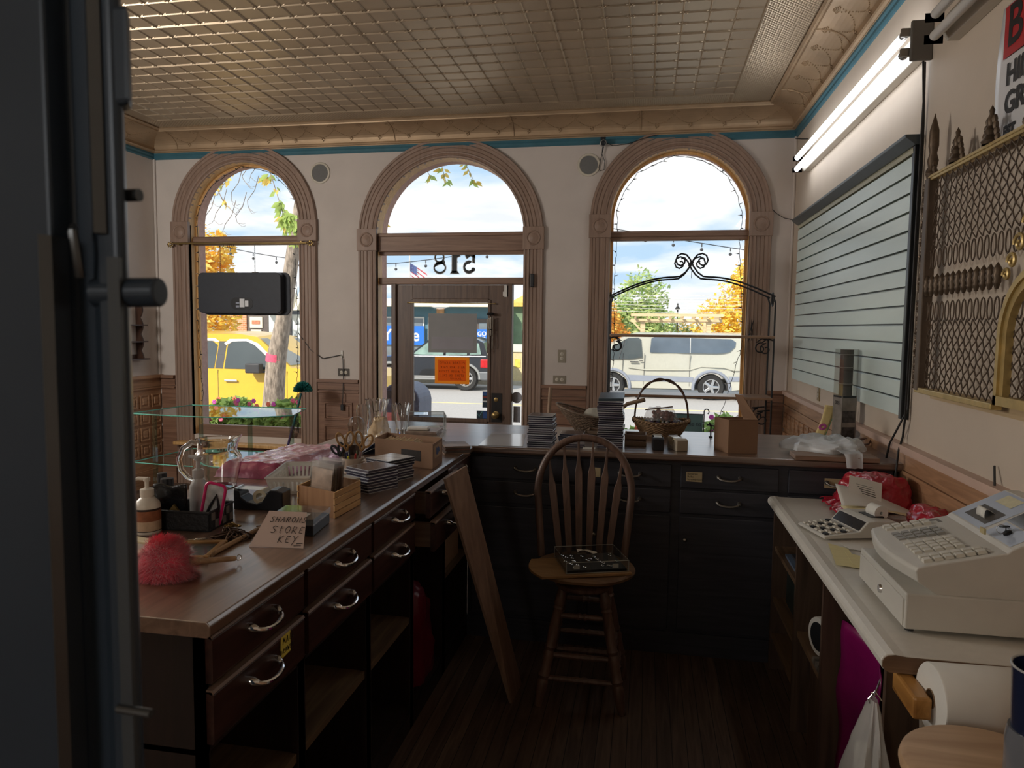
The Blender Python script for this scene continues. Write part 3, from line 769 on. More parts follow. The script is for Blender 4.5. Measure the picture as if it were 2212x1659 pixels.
m = MB(); m.grid(lambda u, v: (-.02 + .075 * u, .015 + .02 * v - .03 * u + .01 * math.sin(5 * u), z1 + .001 + .008 * abs(math.sin(4 * u + 2 * v))), 10, 4)
m.xform(Mb); tag(m.build('paper_strip', mat('paper_white', (228, 226, 218), .7, var=.03), solid=.0006), 'curled strip of white paper on top of the clear case', 'paper')
PAPER = bpy.data.materials['paper_white']

# --- board leaning on the left counter
PLY = wood('plywood', (118, 92, 76), (150, 122, 102), 'z', rough=.6, scale=.6, bump=.1)
a, b_, c_, d_ = V((-.776, 2.73, .992)), V((-.729, 2.885, 1.018)), V((-.512, 3.06, .004)), V((-.526, 2.886, .004))
nn = (b_ - a).cross(d_ - a).normalized() * .012
m = MB().add([a, b_, c_, d_, a + nn, b_ + nn, c_ + nn, d_ + nn], [(3, 2, 1, 0), (4, 5, 6, 7), (0, 1, 5, 4), (1, 2, 6, 5), (2, 3, 7, 6), (3, 0, 4, 7)])
tag(m.build('plywood_board', PLY), 'long narrow brown board leaning against the left counter', 'board')

# --- round seat stool and tumbler close to the camera on the right
RW = wood('round_seat_pine', (176, 142, 108), (204, 170, 134), 'x', rough=.5, scale=.6, bump=.05)
RS = thing('round_stool', 'round light wooden stool seat in the lower right corner', 'stool', (.665, 1.428, 0))
MB().lathe([(0, .752), (.153, .752), (.162, .759), (.164, .769), (.16, .781), (.149, .786), (0, .786)], (.665, 1.428, 0), 48).build('seat', RW, RS, smooth=True)
for i in range(4):
    a = PI / 4 + i * PI / 2
    MB().cyl((.665 + .09 * math.cos(a), 1.428 + .09 * math.sin(a), .752), (.665 + .15 * math.cos(a), 1.428 + .15 * math.sin(a), 0), .014, .012, 10).build('leg', RW, RS, smooth=True)
MB().tube([(.665 + .126 * math.cos(t), 1.428 + .126 * math.sin(t), .3) for t in [i * PI / 12 for i in range(24)]], .008, 6, closed=True).build('foot_ring', RW, RS, smooth=True)
NAVY = mat('navy_plastic', (28, 36, 62), .3, var=.06, coat=.3)
TB = thing('tumbler', 'large dark blue tumbler with a grey clear sleeve at the lower right edge', 'tumbler', (.684, 1.32, .7865))
MB().lathe([(0, .856), (.045, .856), (.048, .884), (.054, 1.028), (.056, 1.033), (.052, 1.033), (.0465, .884), (0, .875)], (.684, 1.32, 0), 36).build('cup', NAVY, TB, smooth=True)
MB().lathe([(0, .7868), (.05, .7868), (.056, .795), (.0577, .902), (.054, .923), (.050, .923), (.052, .80), (0, .795)], (.684, 1.32, 0), 36).build('sleeve', mat('grey_clear', (150, 152, 158), .15, var=0, trans=.5), TB, smooth=True)
MB().tube([(.684 + .0545 * math.cos(t), 1.32 + .0545 * math.sin(t), 1.0335) for t in [i * PI / 18 for i in range(36)]], .0022, 6, closed=True).build('rim', mat('pale_rim', (180, 180, 178), .2, var=0), TB)

# --- paper roll on a wooden bracket at the end of the checkout counter
PR = thing('paper_roll', 'thick white paper roll on a wooden bracket at the checkout counter end', 'paper roll', (.75, 1.72, .70))
M = look((1, .06, -.01))
MB().lathe([(.022, 0), (.078, 0), (.08, .003), (.08, .25), (.078, .253), (.022, .253)], (.655, 1.722, .768), 40, M).build('roll', PAPER, PR, smooth=True)
MB().lathe([(.02, -.002), (.022, -.002), (.022, .255), (.02, .255)], (.655, 1.722, .768), 24, M).build('core', mat('cardboard_core', (140, 112, 84), .8), PR)
BRK = wood('honey_oak', (150, 102, 50), (190, 138, 74), 'y', rough=.35, bump=.05)
MB().box(.612, 1.70, .725, .652, 1.8435, .777).build('bracket', BRK, PR, bevel=.006)
MB().box(.915, 1.72, .725, .95, 1.8435, .777).build('bracket', BRK, PR, bevel=.006)
m = MB(); m.grid(lambda u, v: (.66 + .24 * u, 1.722 + .08 - .03 * v + .005, .768 - .2 * v), 4, 8); m.build('loose_sheet', PAPER, PR, solid=.0005)

# --- heavy safe door standing open at the left edge
SAFE = mat('hazy_safe_paint', (56, 68, 82), .38, var=.1, scale=4, metal=.2)  # raised blue-grey paints lens haze onto the dark steel
SAFE2 = mat('safe_steel', (96, 100, 104), .3, metal=.8, var=.1, scale=6)
VD = thing('safe_door', 'heavy dark steel safe door standing open at the left edge', 'door', (-.55, .6, 0))
f0 = V((-.392, .50, 0)); dx = V((-1, .0, 0))
m = MB()
m.prism([(-.78, .49), (-.447, .478), (-.447, .50), (-.43, .50), (-.418, .492), (-.402, .492), (-.398, .498), (-.50, .628), (-.78, .628)], 'z', 0, 2.15)
m.build('door_slab', SAFE, VD, bevel=.003)
MB().prism([(-.455, .474), (-.449, .468), (-.443, .474), (-.443, .49), (-.455, .49)], 'z', .2, 1.665).build('edge_strip', SAFE2, VD)
MB().prism([(-.421, .490), (-.415, .484), (-.409, .490), (-.409, .5), (-.421, .5)], 'z', 1.668, 2.0).build('edge_strip', SAFE2, VD)
MB().prism([(-.409, .489), (-.3985, .489), (-.4005, .498), (-.409, .5)], 'z', .2, 1.65).build('edge_strip', mat('safe_grey', (70, 76, 82), .45, var=.05), VD)
MB().prism([(-.41, .494), (-.3885, .494), (-.40, .512), (-.42, .52)], 'z', 1.765, 1.838).build('hinge_block', SAFE, VD, bevel=.004)
MB().cyl((-.43, .50, 1.623), (-.375, .505, 1.624), .0115, n=24).build('bolt', SAFE, VD, bevel=.002)
MB().cyl((-.43, .51, 1.70), (-.395, .51, 1.70), .005, n=12).build('rivet', SAFE2, VD)
MB().tube([(-.432, .484, 1.672), (-.428, .478, 1.668), (-.426, .478, 1.655), (-.43, .486, 1.635)], .0035, 8).build('latch', SAFE2, VD, smooth=True)
MB().cyl((-.40, .475, 1.2985), (-.371, .475, 1.2975), .0035, n=12).build('bolt', SAFE2, VD)
# ================================================================== THINGS ON THE WALLS AND IN THE WINDOWS
BLACKP = mat('black_plastic', (34, 36, 40), .4, var=.06)
WHITEP = mat('white_plastic', (222, 220, 214), .4, var=.03)
CREAM = mat('cream_plastic', (206, 198, 182), .4, var=.03)
FACE_F = frame3(V((1, 0, 0)), V((0, 0, 1)), V((0, -1, 0)))       # local z points into the room from the front wall
FACE_R = frame3(V((0, 1, 0)), V((0, 0, 1)), V((-1, 0, 0)))       # from the right wall

GRILLE = mat('grey_grille', (118, 118, 116), .8, var=.15, scale=220, bump=.4, bscale=260)
for x, lab in ((-3.045, 'round grey wall speaker between the left window and the door arch'), (-.538, 'round grey wall speaker between the door arch and the right window')):
    t = thing('wall_speaker', lab, 'speaker', (x, D, 3.015), 'round wall speakers')
    MB().lathe([(.078, 0), (.098, 0), (.1, .005), (.096, .011), (.082, .012), (.078, .006)], (x, D, 3.015), 36, FACE_F, closed=True).build('ring', CREAM, t, smooth=True)
    MB().lathe([(.082, .0005), (.08, .006), (.05, .009), (0, .01)], (x, D, 3.015), 36, FACE_F).build('grille', GRILLE, t, smooth=True)

def wall_outlet(name, lab, c, vertical, M, m_plate, gang=1, grp='wall outlets'):
    t = thing(name, lab, 'outlet', c, grp); c = V(c)
    w, h = (.036, .058) if vertical else (.058, .036)
    T4 = M.to_4x4(); T4.translation = c
    m = MB().box(-w, -h, 0, w, h, .005).xform(T4); m.build('cover_plate', m_plate, t, bevel=.002)
    for s in (-1, 1):
        o = (0, s * .02) if vertical else (s * .022, 0)
        r = MB().lathe([(.0155, .005), (.0165, .007), (.015, .008), (0, .0082)], (o[0], o[1], 0), 16).xform(T4).build('socket', CREAM, t, smooth=True)
        q = MB()
        for e in (-1, 1): q.box(o[0] + e * .006 - .001, o[1] - .004, .0078, o[0] + e * .006 + .001, o[1] + .004, .0086)
        q.xform(T4).build('slot', BLACKP, r)
    return t
STEELP = mat('steel_plate', (150, 142, 128), .35, metal=.7, var=.08)
DKPL = mat('dark_plate', (70, 64, 58), .4, metal=.4, var=.1)
wall_outlet('wall_outlet', 'dark plate outlet with a black cord hanging over it, left of the door', (-2.825, D, 1.152), False, FACE_F, DKPL)
wall_outlet('wall_outlet', 'upright metal plate outlet right of the door', (-.746, D, 1.345), True, FACE_F, STEELP)
wall_outlet('wall_outlet', 'sideways metal plate outlet just above the wainscot right of the door', (-.764, D, 1.134), False, FACE_F, STEELP)
wall_outlet('wall_outlet', 'brass plate outlet under the slatted wall panel', (RX, 5.254, 1.172), True, FACE_R, BRASS)
# cord with plug from the left window to the outlet pier
CORD = mat('black_cord', (30, 30, 32), .5, var=0)
m = MB(); m.tube([(-3.27, 6.37, 1.52), (-3.15, D - .02, 1.36), (-3.03, D - .02, 1.28), (-2.93, D - .012, 1.30), (-2.84, D - .012, 1.32), (-2.825, D - .02, 1.27), (-2.822, D - .02, 1.1), (-2.815, D - .05, .93), (-2.82, D - .05, .85)], .004, 6)
m.box(-2.834, D - .062, .795, -2.806, D - .038, .85); tag(m.build('extension_cord', CORD, smooth=True), 'black extension cord looped over a hook and hanging down left of the door', 'cord')
m = MB().box(-2.85, D - .012, 1.29, -2.83, D, 1.36); m.tube([(-2.84, D - .012, 1.32), (-2.84, D - .03, 1.30), (-2.84, D - .03, 1.315)], .003, 6)
tag(m.build('adhesive_hook', WHITEP, bevel=.003), 'small white adhesive hook above the dark outlet', 'hook')
# camera
t = thing('security_camera', 'small silver bullet security camera high up between the door arch and right window', 'camera', (-.415, D, 3.19))
MB().box(-.44, D - .03, 3.215, -.395, D, 3.245).build('bracket', BLACKP, t, bevel=.003)
MB().tube([(-.415, D - .02, 3.22), (-.415, D - .05, 3.20)], .01, 8).build('mount_arm', DULL, t)
M = look((.15, -1, -.2)); c0 = V((-.415, D - .05, 3.185))
MB().lathe([(0, -.05), (.026, -.05), (.028, -.04), (.028, .035), (.024, .038), (.024, .03), (0, .03)], c0, 20, M).build('body', mat('silver_plastic', (168, 168, 166), .3, metal=.5, var=0), t, smooth=True)
MB().lathe([(.022, .031), (.012, .033), (0, .036)], c0, 16, M).build('lens', BLACKP, t, smooth=True)
m = MB(); m.tube([(-.39, D - .04, 3.19), (-.33, D - .03, 3.165), (-.2, D - .045, 3.175), (-.05, D - .045, 3.22), (.05, D - .045, 3.24)], .003, 5)
m.tube([(-.42, D - .03, 3.16), (-.425, D - .02, 3.10), (-.40, D - .015, 3.04), (-.405, D - .012, 2.97), (-.44, D - .012, 2.96), (-.45, D - .012, 2.99), (-.435, D - .015, 3.06), (-.41, D - .03, 3.16)], .003, 5)
tag(m.build('camera_cable', CORD), 'thin dark camera cable looping beside the right speaker and along the arch', 'cable')
m = MB(); m.tube([(1.0, D - .03, 2.6), (1.04, D - .02, 2.565), (1.1, D - .015, 2.53), (1.16, D - .02, 2.515)], .003, 5); tag(m.build('thin_cable', CORD), 'thin dark cable sagging from right window casing to the slatted panel corner', 'cable')
# door and window fittings
t = thing('door_chime', 'slim metal wind chime hanging at the upper right of the door', 'wind chime', (-1.42, 6.41, 1.5))
M3 = Matrix.Identity(3)
MB().lathe([(0, .015), (.03, .012), (.036, 0), (.03, -.01), (0, -.01)], (-1.405, 6.40, 1.715), 16).build('top_disc', BLACKP, t, smooth=True)
for i, (dx_, z0, z1) in enumerate(((-.025, 1.36, 1.67), (-.009, 1.45, 1.68), (.006, 1.52, 1.69), (.02, 1.40, 1.69))):
    MB().cyl((-1.405 + dx_, 6.395 + .012 * (i % 2), z0), (-1.405 + dx_, 6.395 + .012 * (i % 2), z1), .0055, n=8).build('chime_tube', mat('chime_metal', (176, 172, 164), .3, metal=.9, var=0) if i == 0 else bpy.data.materials['chime_metal'], t, smooth=True)
MB().lathe([(0, .004), (.018, .004), (.018, -.004), (0, -.004)], (-1.405, 6.40, 1.575), 12).build('striker', BLACKP, t)
MB().tube([(-1.405, 6.40, 1.70), (-1.405, 6.40, 1.575)], .0012, 4).build('string', CORD, t)
tag(MB().box(-1.285, YG - .075, 1.87, -1.245, YG - .05, 1.975).box(-1.30, YG - .06, 1.88, -1.287, YG - .047, 1.92).build('contact_sensor', WHITEP, bevel=.003), 'small white alarm contact sensor at the top right corner of the door', 'sensor')
t = tag(MB().box(-1.035, D - .06, 1.955, -1.0, D - .03, 2.075).build('keypad', BLACKP, bevel=.008), 'small dark blue-black box stuck to the casing right of the transom number', 'sensor')
CURLM = thin('notice_card', (178, 176, 174), .4, .03)
tag(MB().box(-2.015, YG - .026, 1.355, -1.548, YG - .023, 1.718).build('door_notice', [CURLM]), 'large grey notice taped to the door glass, seen from its back', 'notice')
o = bpy.data.objects['door_notice']; MB().poly([(-1.985, YG - .0265, 1.385), (-1.58, YG - .0265, 1.385), (-1.58, YG - .0265, 1.50), (-1.985, YG - .0265, 1.50)]).build('taped_strip', thin('notice_strip', (196, 192, 198), .4, .03), o)
t = thing('orange_notice', 'orange framed handwritten notice taped low on the door glass, writing seen reversed', 'notice', (-1.78, YG - .025, 1.06))
ORG = thin('orange_card', (255, 184, 62), .6, .03); ORD = thin('orange_paper', (240, 136, 30), .55, .03)
MB().box(-1.95, YG - .028, 1.063, -1.618, YG - .024, 1.313).build('frame_card', ORG, t)
MB().poly([(-1.92, YG - .0285, 1.09), (-1.648, YG - .0285, 1.09), (-1.648, YG - .0285, 1.288), (-1.92, YG - .0285, 1.288)]).build('sheet', ORD, t)
hand([('PLEASE LEAVE', .3, 6.1, .82), ('MAIL AND PACK', .3, 4.5, .75), ('AT RIVER CENTER', .2, 3.0, .7), ('STORE OR CALL', .5, 1.5, .75), ('SHARON', 1.5, .3, .75)], .0255, (-1.655, YG - .029, 1.095), (1, 0, 0), (0, 0, 1), .0012, mirror=True).build('writing', mat('brown_ink', (120, 44, 12), .7, var=0), t)
# stickers at the lower right of the door glass and on the sidelight
STB = mat('sticker_blue', (44, 84, 150), .5, var=.1, scale=40); STD = mat('sticker_dark', (40, 58, 74), .5, var=.3, scale=90); STW_ = mat('sticker_white', (226, 228, 230), .5, var=.02); STG = mat('sticker_grey', (160, 166, 182), .6, var=.15, scale=120)
t = tag(MB().box(-1.49, YG - .0235, .85, -1.44, YG - .0215, 1.0).build('card_sticker', STD), 'narrow sticker strip with card logos low on the door glass', 'sticker')
MB().poly([(-1.487, YG - .024, .965), (-1.443, YG - .024, .965), (-1.443, YG - .024, .995), (-1.487, YG - .024, .995)]).build('blue_block', STB, t)
MB().poly([(-1.487, YG - .024, .94), (-1.443, YG - .024, .94), (-1.443, YG - .024, .955), (-1.487, YG - .024, .955)]).build('red_block', mat('sticker_red', (150, 60, 50), .5, var=0), t)
MB().poly([(-1.487, YG - .024, .90), (-1.443, YG - .024, .90), (-1.443, YG - .024, .915), (-1.487, YG - .024, .915)]).build('pale_block', STW_, t)
t = tag(MB().box(-1.545, YG - .0235, .742, -1.44, YG - .0215, .82).build('check_sticker', STD), 'dark blue sticker with a pale tick in the bottom corner of the door glass', 'sticker')
MB().tube([(-1.535, YG - .025, .79), (-1.52, YG - .025, .765), (-1.49, YG - .025, .81)], .004, 4).build('tick', mat('tick_teal', (130, 190, 196), .5, var=0), t)
MB().poly([(-1.485, YG - .0243, .75), (-1.443, YG - .0243, .75), (-1.443, YG - .0243, .812), (-1.485, YG - .0243, .812)]).build('blue_half', STB, t)
t = tag(MB().lathe([(0, 0), (.052, 0), (.052, .0015), (0, .0015)], (-1.172, YG - .004, .95), 28, FACE_F).build('round_sticker', STG), 'round grey sticker on the narrow glass right of the door', 'sticker')
tag(MB().box(-1.2, YG - .006, .72, -1.135, YG - .004, .868).build('paper_sticker', STG), 'grey rectangular sticker on the narrow glass right of the door, beneath the round one', 'sticker')

# curtain rod with rings in the left window and the hanging sign box
t = thing('curtain_rod', 'thin brass curtain rod with leafy finials across the left window', 'curtain rod', (-3.85, D - .07, 2.35))
MB().cyl((-4.55, D - .075, 2.372), (-3.15, D - .075, 2.362), .009, n=10).build('rod', BRASS, t, smooth=True)
for x, s in ((-4.56, -1), (-3.14, 1)):
    m = MB()
    for k in range(7):
        a = k * 2 * PI / 7; m.ball((x + s * .02 + s * .022 * math.cos(a), D - .075, 2.367 + .018 * math.sin(a) - .006), (.014, .006, .009), 6, 4, Ry(a))
    m.build('finial', BRASS, t, smooth=True)
    MB().box(x - s * .07 - .008, D - .08, 2.355, x - s * .07 + .008, D - .02, 2.38).build('bracket', BRASS, t)
for x in (-4.03, -3.945, -3.925):
    MB().tube([(x + .022 * math.cos(a), D - .075 + .008 * math.sin(a), 2.345 + .022 * math.sin(a)) for a in [i * PI / 8 for i in range(16)]], .0022, 5, closed=True).build('curtain_ring', IRON, t)
t = thing('sign_box', 'black rectangular light-up sign hung on chains in the left window, seen from behind', 'sign', (-3.8, D - .1, 1.69))
def rrect(x0, x1, z0, z1, r, n=6):
    p = []
    for cx_, cz_, a0 in ((x1 - r, z1 - r, 0), (x0 + r, z1 - r, PI / 2), (x0 + r, z0 + r, PI), (x1 - r, z0 + r, 3 * PI / 2)):
        p += [(cx_ + r * math.cos(a0 + PI / 2 * i / n), cz_ + r * math.sin(a0 + PI / 2 * i / n)) for i in range(n + 1)]
    return p
SIGNB = mat('sign_back', (52, 56, 64), .55, var=.06, scale=30, bump=.1, bscale=200)
MB().prism(rrect(-4.245, -3.385, 1.70, 2.085, .05), 'y', D - .145, D - .06).build('housing', SIGNB, t, bevel=.006)
MB().prism(rrect(-4.25, -3.335, 1.685, 2.09, .055), 'y', D - .062, D - .045).build('rim', SIGNB, t, bevel=.004)
m = MB().prism(rrect(-3.9, -3.67, 1.735, 1.85, .055), 'y', D - .1475, D - .144); m.build('switch_panel', BLACKP, t)
for i, (a_, b_, c_, d_) in enumerate(((-3.845, 1.755, -3.81, 1.775), (-3.845, 1.79, -3.81, 1.805), (-3.805, 1.757, -3.755, 1.838), (-3.75, 1.765, -3.715, 1.82))):
    MB().box(a_, D - .151, b_, c_, D - .147, d_).build('sticker', STW_ if i > 1 else STG, t)
m = MB()
m.tube([(-4.23, D - .07, 1.705), (-4.0, D - .09, 1.69), (-3.72, D - .12, 1.69), (-3.66, D - .13, 1.70), (-3.5, D - .1, 1.705)], .004, 6); m.build('power_cord', CORD, t, smooth=True)
for x, lab in ((-4.03, 'left'), (-3.67, 'right')):
    ch = MB()
    for k in range(14):
        z = 2.085 + k * .02; a = k % 2
        ch.tube([(x + (.005 * math.cos(q) if a else 0), D - .1 + (0 if a else .005 * math.cos(q)), z + .012 * math.sin(q)) for q in [i * PI / 4 for i in range(8)]], .0016, 4, closed=True)
    ch.build('chain', DULL, t)
    MB().box(x - .02, D - .12, 2.083, x + .03, D - .09, 2.093).build('hanger_tab', STEELP, t)

# fairy lights round the left and right windows
BULB = mat('mini_bulb', (200, 196, 180), .2, var=0)
def fairy(name, lab, pts, seed, tangle=None, spacing=.095):
    t = thing(name, lab, 'string lights', pts[0]); r = random.Random(seed)
    P_ = [V(p) for p in pts]; fine = []
    for a, b in zip(P_, P_[1:]):
        n = max(1, int((b - a).length / .03))
        for i in range(n):
            p = a.lerp(b, i / n); fine.append(p + V((r.uniform(-.006, .006), r.uniform(-.004, .004), r.uniform(-.004, .004))))
    fine.append(P_[-1])
    MB().tube(fine, .0026, 5).build('wire', CORD, t)
    k = 0; acc = 0; nb = 0
    for a, b in zip(fine, fine[1:]):
        acc += (b - a).length
        if acc > spacing:
            acc = 0; d = V((r.choice((-1, 1)) * r.uniform(.5, 1), r.uniform(-.5, .1), r.uniform(-.4, .5))).normalized()
            bm_ = MB(); bm_.tube([b, b + d * .018], .0042, 6); bm_.build('bulb_socket', CORD, t)
            m2 = MB(); m2.tube([b + d * .018, b + d * .036], [.003, .001], 5); m2.build('bulb', BULB, t)
    if tangle:
        for (c, n, rad) in tangle:
            q = [V(c) + V((r.uniform(-1, 1) * rad[0], r.uniform(-1, 1) * rad[1], r.uniform(-1, 1) * rad[2])) for _ in range(n)]
            MB().tube(q, .0026, 5).build('tangled_wire', CORD, t)
    return t
Yf = YG - .03
def arcpts(k, r, a0, a1, n, jit):
    c, a, zs, zb = OPEN[k]; rr = random.Random(k)
    return [(c + (a - r - jit * rr.random()) * math.cos(a0 + (a1 - a0) * i / n), Yf, zs + (a - r - jit * rr.random()) * math.sin(a0 + (a1 - a0) * i / n)) for i in range(n + 1)]
c, a, zs, zb = OPEN[1]
fairy('fairy_lights', 'dark wire of tiny lights framing the left window with a tangle at its lower right', [(c - a + .03, Yf, .6), (c - a + .05, Yf, .9), (c - a + .02, Yf, 1.5), (c - a + .04, Yf, 2.3), (c - a + .03, Yf, zs)] + arcpts(1, .01, PI * .95, .05, 9, .05) + [(c + a - .09, Yf, 2.3), (c + a - .07, Yf, 1.7), (c + a - .08, Yf, 1.1), (c + a - .08, Yf, .8)], 5,
      [((c + a - .09, Yf - .04, .68), 40, (.04, .02, .14)), ((c + a - .12, Yf - .05, .52), 16, (.03, .02, .05))])
c, a, zs, zb = OPEN[3]
fairy('fairy_lights', 'dark wire of tiny lights framing the right window', [(c - a + .035, Yf, .95), (c - a + .05, Yf, 1.4), (c - a + .04, Yf, 2.0), (c - a + .06, Yf, zs)] + arcpts(3, .02, PI * .95, .05, 9, .06) + [(c + a - .07, Yf, 2.4), (c + a - .05, Yf, 2.0), (c + a - .02, Yf, 1.7), (c + a - .02, Yf, 1.45), (c + a - .08, Yf, 1.2), (c + a - .14, Yf, .98), (c + a - .2, Yf, .8), (c + a - .24, Yf, .7)], 9,
      [((c + a + .03, D - .05, 1.6), 18, (.025, .01, .1))])

# cobweb duster leaning in the left window
t = thing('cobweb_duster', 'teal bushy duster on a purple pole leaning in the left window', 'duster', (-3.2, 5.9, 0))
pb, pt_ = V((-3.27, 5.86, .0)), V((-3.07, 6.02, .98))
MB().tube([pb, pb.lerp(pt_, .72)], .011, 10).build('pole', mat('purple_pole', (58, 42, 92), .35, var=0), t, smooth=True)
MB().tube([pb.lerp(pt_, .70), pt_], [.013, .009], 10).build('upper_pole', mat('teal_pole', (30, 92, 92), .4, var=0), t, smooth=True)
TEALB = mat('teal_bristle', (38, 128, 122), .8, var=.25, scale=60)
m = MB(); r = random.Random(3); cc = V((-3.06, 6.03, 1.0))
for i in range(1500):
    th = math.acos(1 - r.random() * 1.02); ph = r.uniform(0, 2 * PI); d = V((math.sin(th) * math.cos(ph), math.sin(th) * math.sin(ph), math.cos(th)))
    e = cc + V((d.x * .088, d.y * .08, d.z * .092 - .004)) * r.uniform(.88, 1.05); s_ = cc + d * .012; q = d.cross(V((r.uniform(-1, 1), r.uniform(-1, 1), r.uniform(-1, 1)))).normalized() * .0016
    m.add([s_ - q, s_ + q, e + q * 1.3, e - q * 1.3], [(0, 1, 2, 3)])
tag(m.build('bristle_head', TEALB, t), kind='stuff')

# whatnot shelf on the left wall
t = thing('whatnot_shelf', 'small dark wooden whatnot shelf with scalloped sides on the left wall', 'shelf', (LX, 6.0, 1.25))
WN = wood('whatnot_wood', (50, 32, 24), (80, 52, 38), 'z', rough=.4)
def scal(z): return .045 + .028 * abs(math.cos((z - 1.26) * PI / .155))
for y in (5.70, 6.08):
    pr = [(LX, 1.26)] + [(LX + scal(1.26 + .5 * i / 40), 1.26 + .5 * i / 40) for i in range(41)] + [(LX, 1.78)]
    MB().prism([(y_, z_) for (y_, z_) in pr], 'y', y, y + .016).build('side', WN, t)
for z, w_ in ((1.25, .1), (1.415, .085), (1.572, .085)):
    MB().box(LX, 5.66, z, LX + w_, 6.14, z + .012).build('shelf', WN, t)
MB().box(LX, 5.70, 1.26, LX + .008, 6.08, 1.30).build('back_rail', WN, t)

# slatted display panel on the right wall
SLAT = mat('slat_teal', (212, 228, 224), .33, var=.1, scale=3.5, stretch=(1, .25, 1.5), bump=.05, bscale=30)
BLK = mat('black_trim', (32, 35, 38), .35, var=.06)
t = thing('slat_panel', 'pale green slatwall panel with black trim on the right wall', 'display panel', (RX, 4.8, 1.21))
zlo, zhi, ya, yb = 1.215, 2.395, 3.55, 6.055
MB().box(RX - .012, ya, zlo, RX, yb, zhi).build('groove_back', BLK, t)
ns = 14; ph = (zhi - zlo) / ns
for i in range(ns):
    z0 = zlo + i * ph
    MB().prism([(RX - .012, z0), (RX - .028, z0), (RX - .028, z0 + ph - .013), (RX - .024, z0 + ph - .008), (RX - .012, z0 + ph - .008)], 'y', ya + .012, yb).build('slat', SLAT, t)
MB().box(RX - .03, ya - .022, zlo - .015, RX, ya + .012, zhi + .03).box(RX - .012, ya - .035, zlo - .015, RX, ya - .02, zhi + .03).build('side_trim', BLK, t, bevel=.003)
MB().prism([(RX, zhi), (RX - .03, zhi), (RX - .032, zhi + .018), (RX - .026, zhi + .03), (RX, zhi + .03)], 'y', ya, yb).build('pale_bead', mat('pale_bead', (178, 176, 152), .5, var=.05), t)
MB().prism([(RX, zhi + .03), (RX - .034, zhi + .03), (RX - .075, zhi + .062), (RX - .078, zhi + .074), (RX, zhi + .074)], 'y', ya - .035, yb + .01).build('top_ledge', mat('ledge_grey', (74, 82, 86), .35, var=.08), t, bevel=.002)

t.location.x -= .0015
# fluorescent strip lights on the right wall
TUBE = mat('lit_tube', (255, 255, 255), .3, var=0, emit='#f4f8ff', estr=TUBE_STR)
TUBEOFF = mat('unlit_tube', (206, 204, 200), .25, var=0)
FIX = mat('fixture_enamel', (206, 200, 188), .35, var=.04)
def strip_light(lab, ya, yb, z, tube_m):
    t = thing('strip_light', lab, 'strip light', (RX, (ya + yb) / 2, z), 'fluorescent strip lights')
    MB().prism([(RX, z - .055), (RX - .045, z - .055), (RX - .06, z - .03), (RX - .06, z + .03), (RX - .045, z + .055), (RX, z + .055)], 'y', ya, yb).build('housing', FIX, t, bevel=.003)
    for dz in (-.042, .042):
        MB().tube([(RX - .10, ya + .03, z + dz), (RX - .10, yb - .03, z + dz)], .019, 14).build('tube', tube_m, t, smooth=True)
        for y, s in ((ya, 1), (yb, -1)):
            MB().box(RX - .125, y - .008 * s if s < 0 else y - .012, z + dz - .018, RX - .055, y + .008 if s < 0 else y + .004, z + dz + .018).build('lamp_holder', DULL, t, bevel=.004)
            if y == ya: MB().tube([(RX - .10, y + .002, z + dz), (RX - .10, y + .035, z + dz)], .0205, 14).build('tube_cap', mat('tube_cap', (130, 124, 118), .3, metal=.5, var=0) if 'tube_cap' not in bpy.data.materials else bpy.data.materials['tube_cap'], t, smooth=True)
    MB().box(RX - .09, ya - .03, z - .085, RX, ya - .01, z + .085).build('end_plate', mat('end_grey', (104, 100, 94), .4, var=.05) if 'end_grey' not in bpy.data.materials else bpy.data.materials['end_grey'], t, bevel=.006)
    return t
strip_light('lit twin-tube fluorescent strip light high on the right wall', 3.50, 5.86, 2.855, TUBE)
strip_light('unlit fluorescent strip light at the top right corner nearest the camera', 1.9, 3.20, 2.80, TUBEOFF)
m = MB()
m.tube([(RX - .03, 3.49, 2.77), (RX - .02, 3.49, 2.6), (RX - .02, 3.495, 2.45), (RX - .025, 3.49, 1.2), (RX - .02, 3.52, 1.12), (RX - .05, 3.475, 1.06), (RX - .06, 3.47, .9)], .005, 6)
m.tube([(RX - .02, 3.50, 2.77), (RX - .012, 3.50, 2.5), (RX - .012, 3.50, 1.25), (RX - .04, 3.495, 1.19), (RX - .055, 3.58, 1.08), (RX - .06, 3.60, 1.008)], .005, 6)
tag(m.build('power_cords', CORD, smooth=True), 'pair of black power cords running down beside the slatted panel', 'cord')
m = MB(); m.tube([(RX - .02, 5.9, 3.05), (RX - .025, 6.1, 3.10), (RX - .02, 6.36, 3.17)], .004, 6); tag(m.build('lamp_wire', CORD), 'short dark wire from the strip light to the front corner of the cornice', 'wire')

# ornate teller grille on the right wall
GR = mat('grille_bronze', (96, 82, 68), .45, metal=.55, var=.2, scale=40)
GD = mat('grille_dark', (100, 86, 74), .5, metal=.35, var=.15, scale=20)
GB = mat('grille_brass', (196, 172, 116), .4, metal=.55, var=.15, scale=25)
t = thing('teller_grille', 'antique bronze wire teller grille with finials and brass arch on the right wall', 'grille', (RX, 2.9, 1.37))
xg = RX - .058; gy0, gy1, gzb, gzt = 2.2, 3.36, 1.385, 2.215
def zt(y): return 2.235
MB().box(xg - .02, 3.36, gzb - .012, xg + .02, 3.405, zt(3.38)).build('post', GD, t, bevel=.004)
m = MB(); r = random.Random(8)
for i in range(90):
    z = gzb + i * .0093
    m.ball((xg - .012 + r.uniform(-.004, .004), 3.415 + .006 * math.sin(i * .9), z), (.008, .009 + .003 * math.sin(i * 1.7), .008), 6, 4)
m.build('cast_border', GR, t, smooth=True)
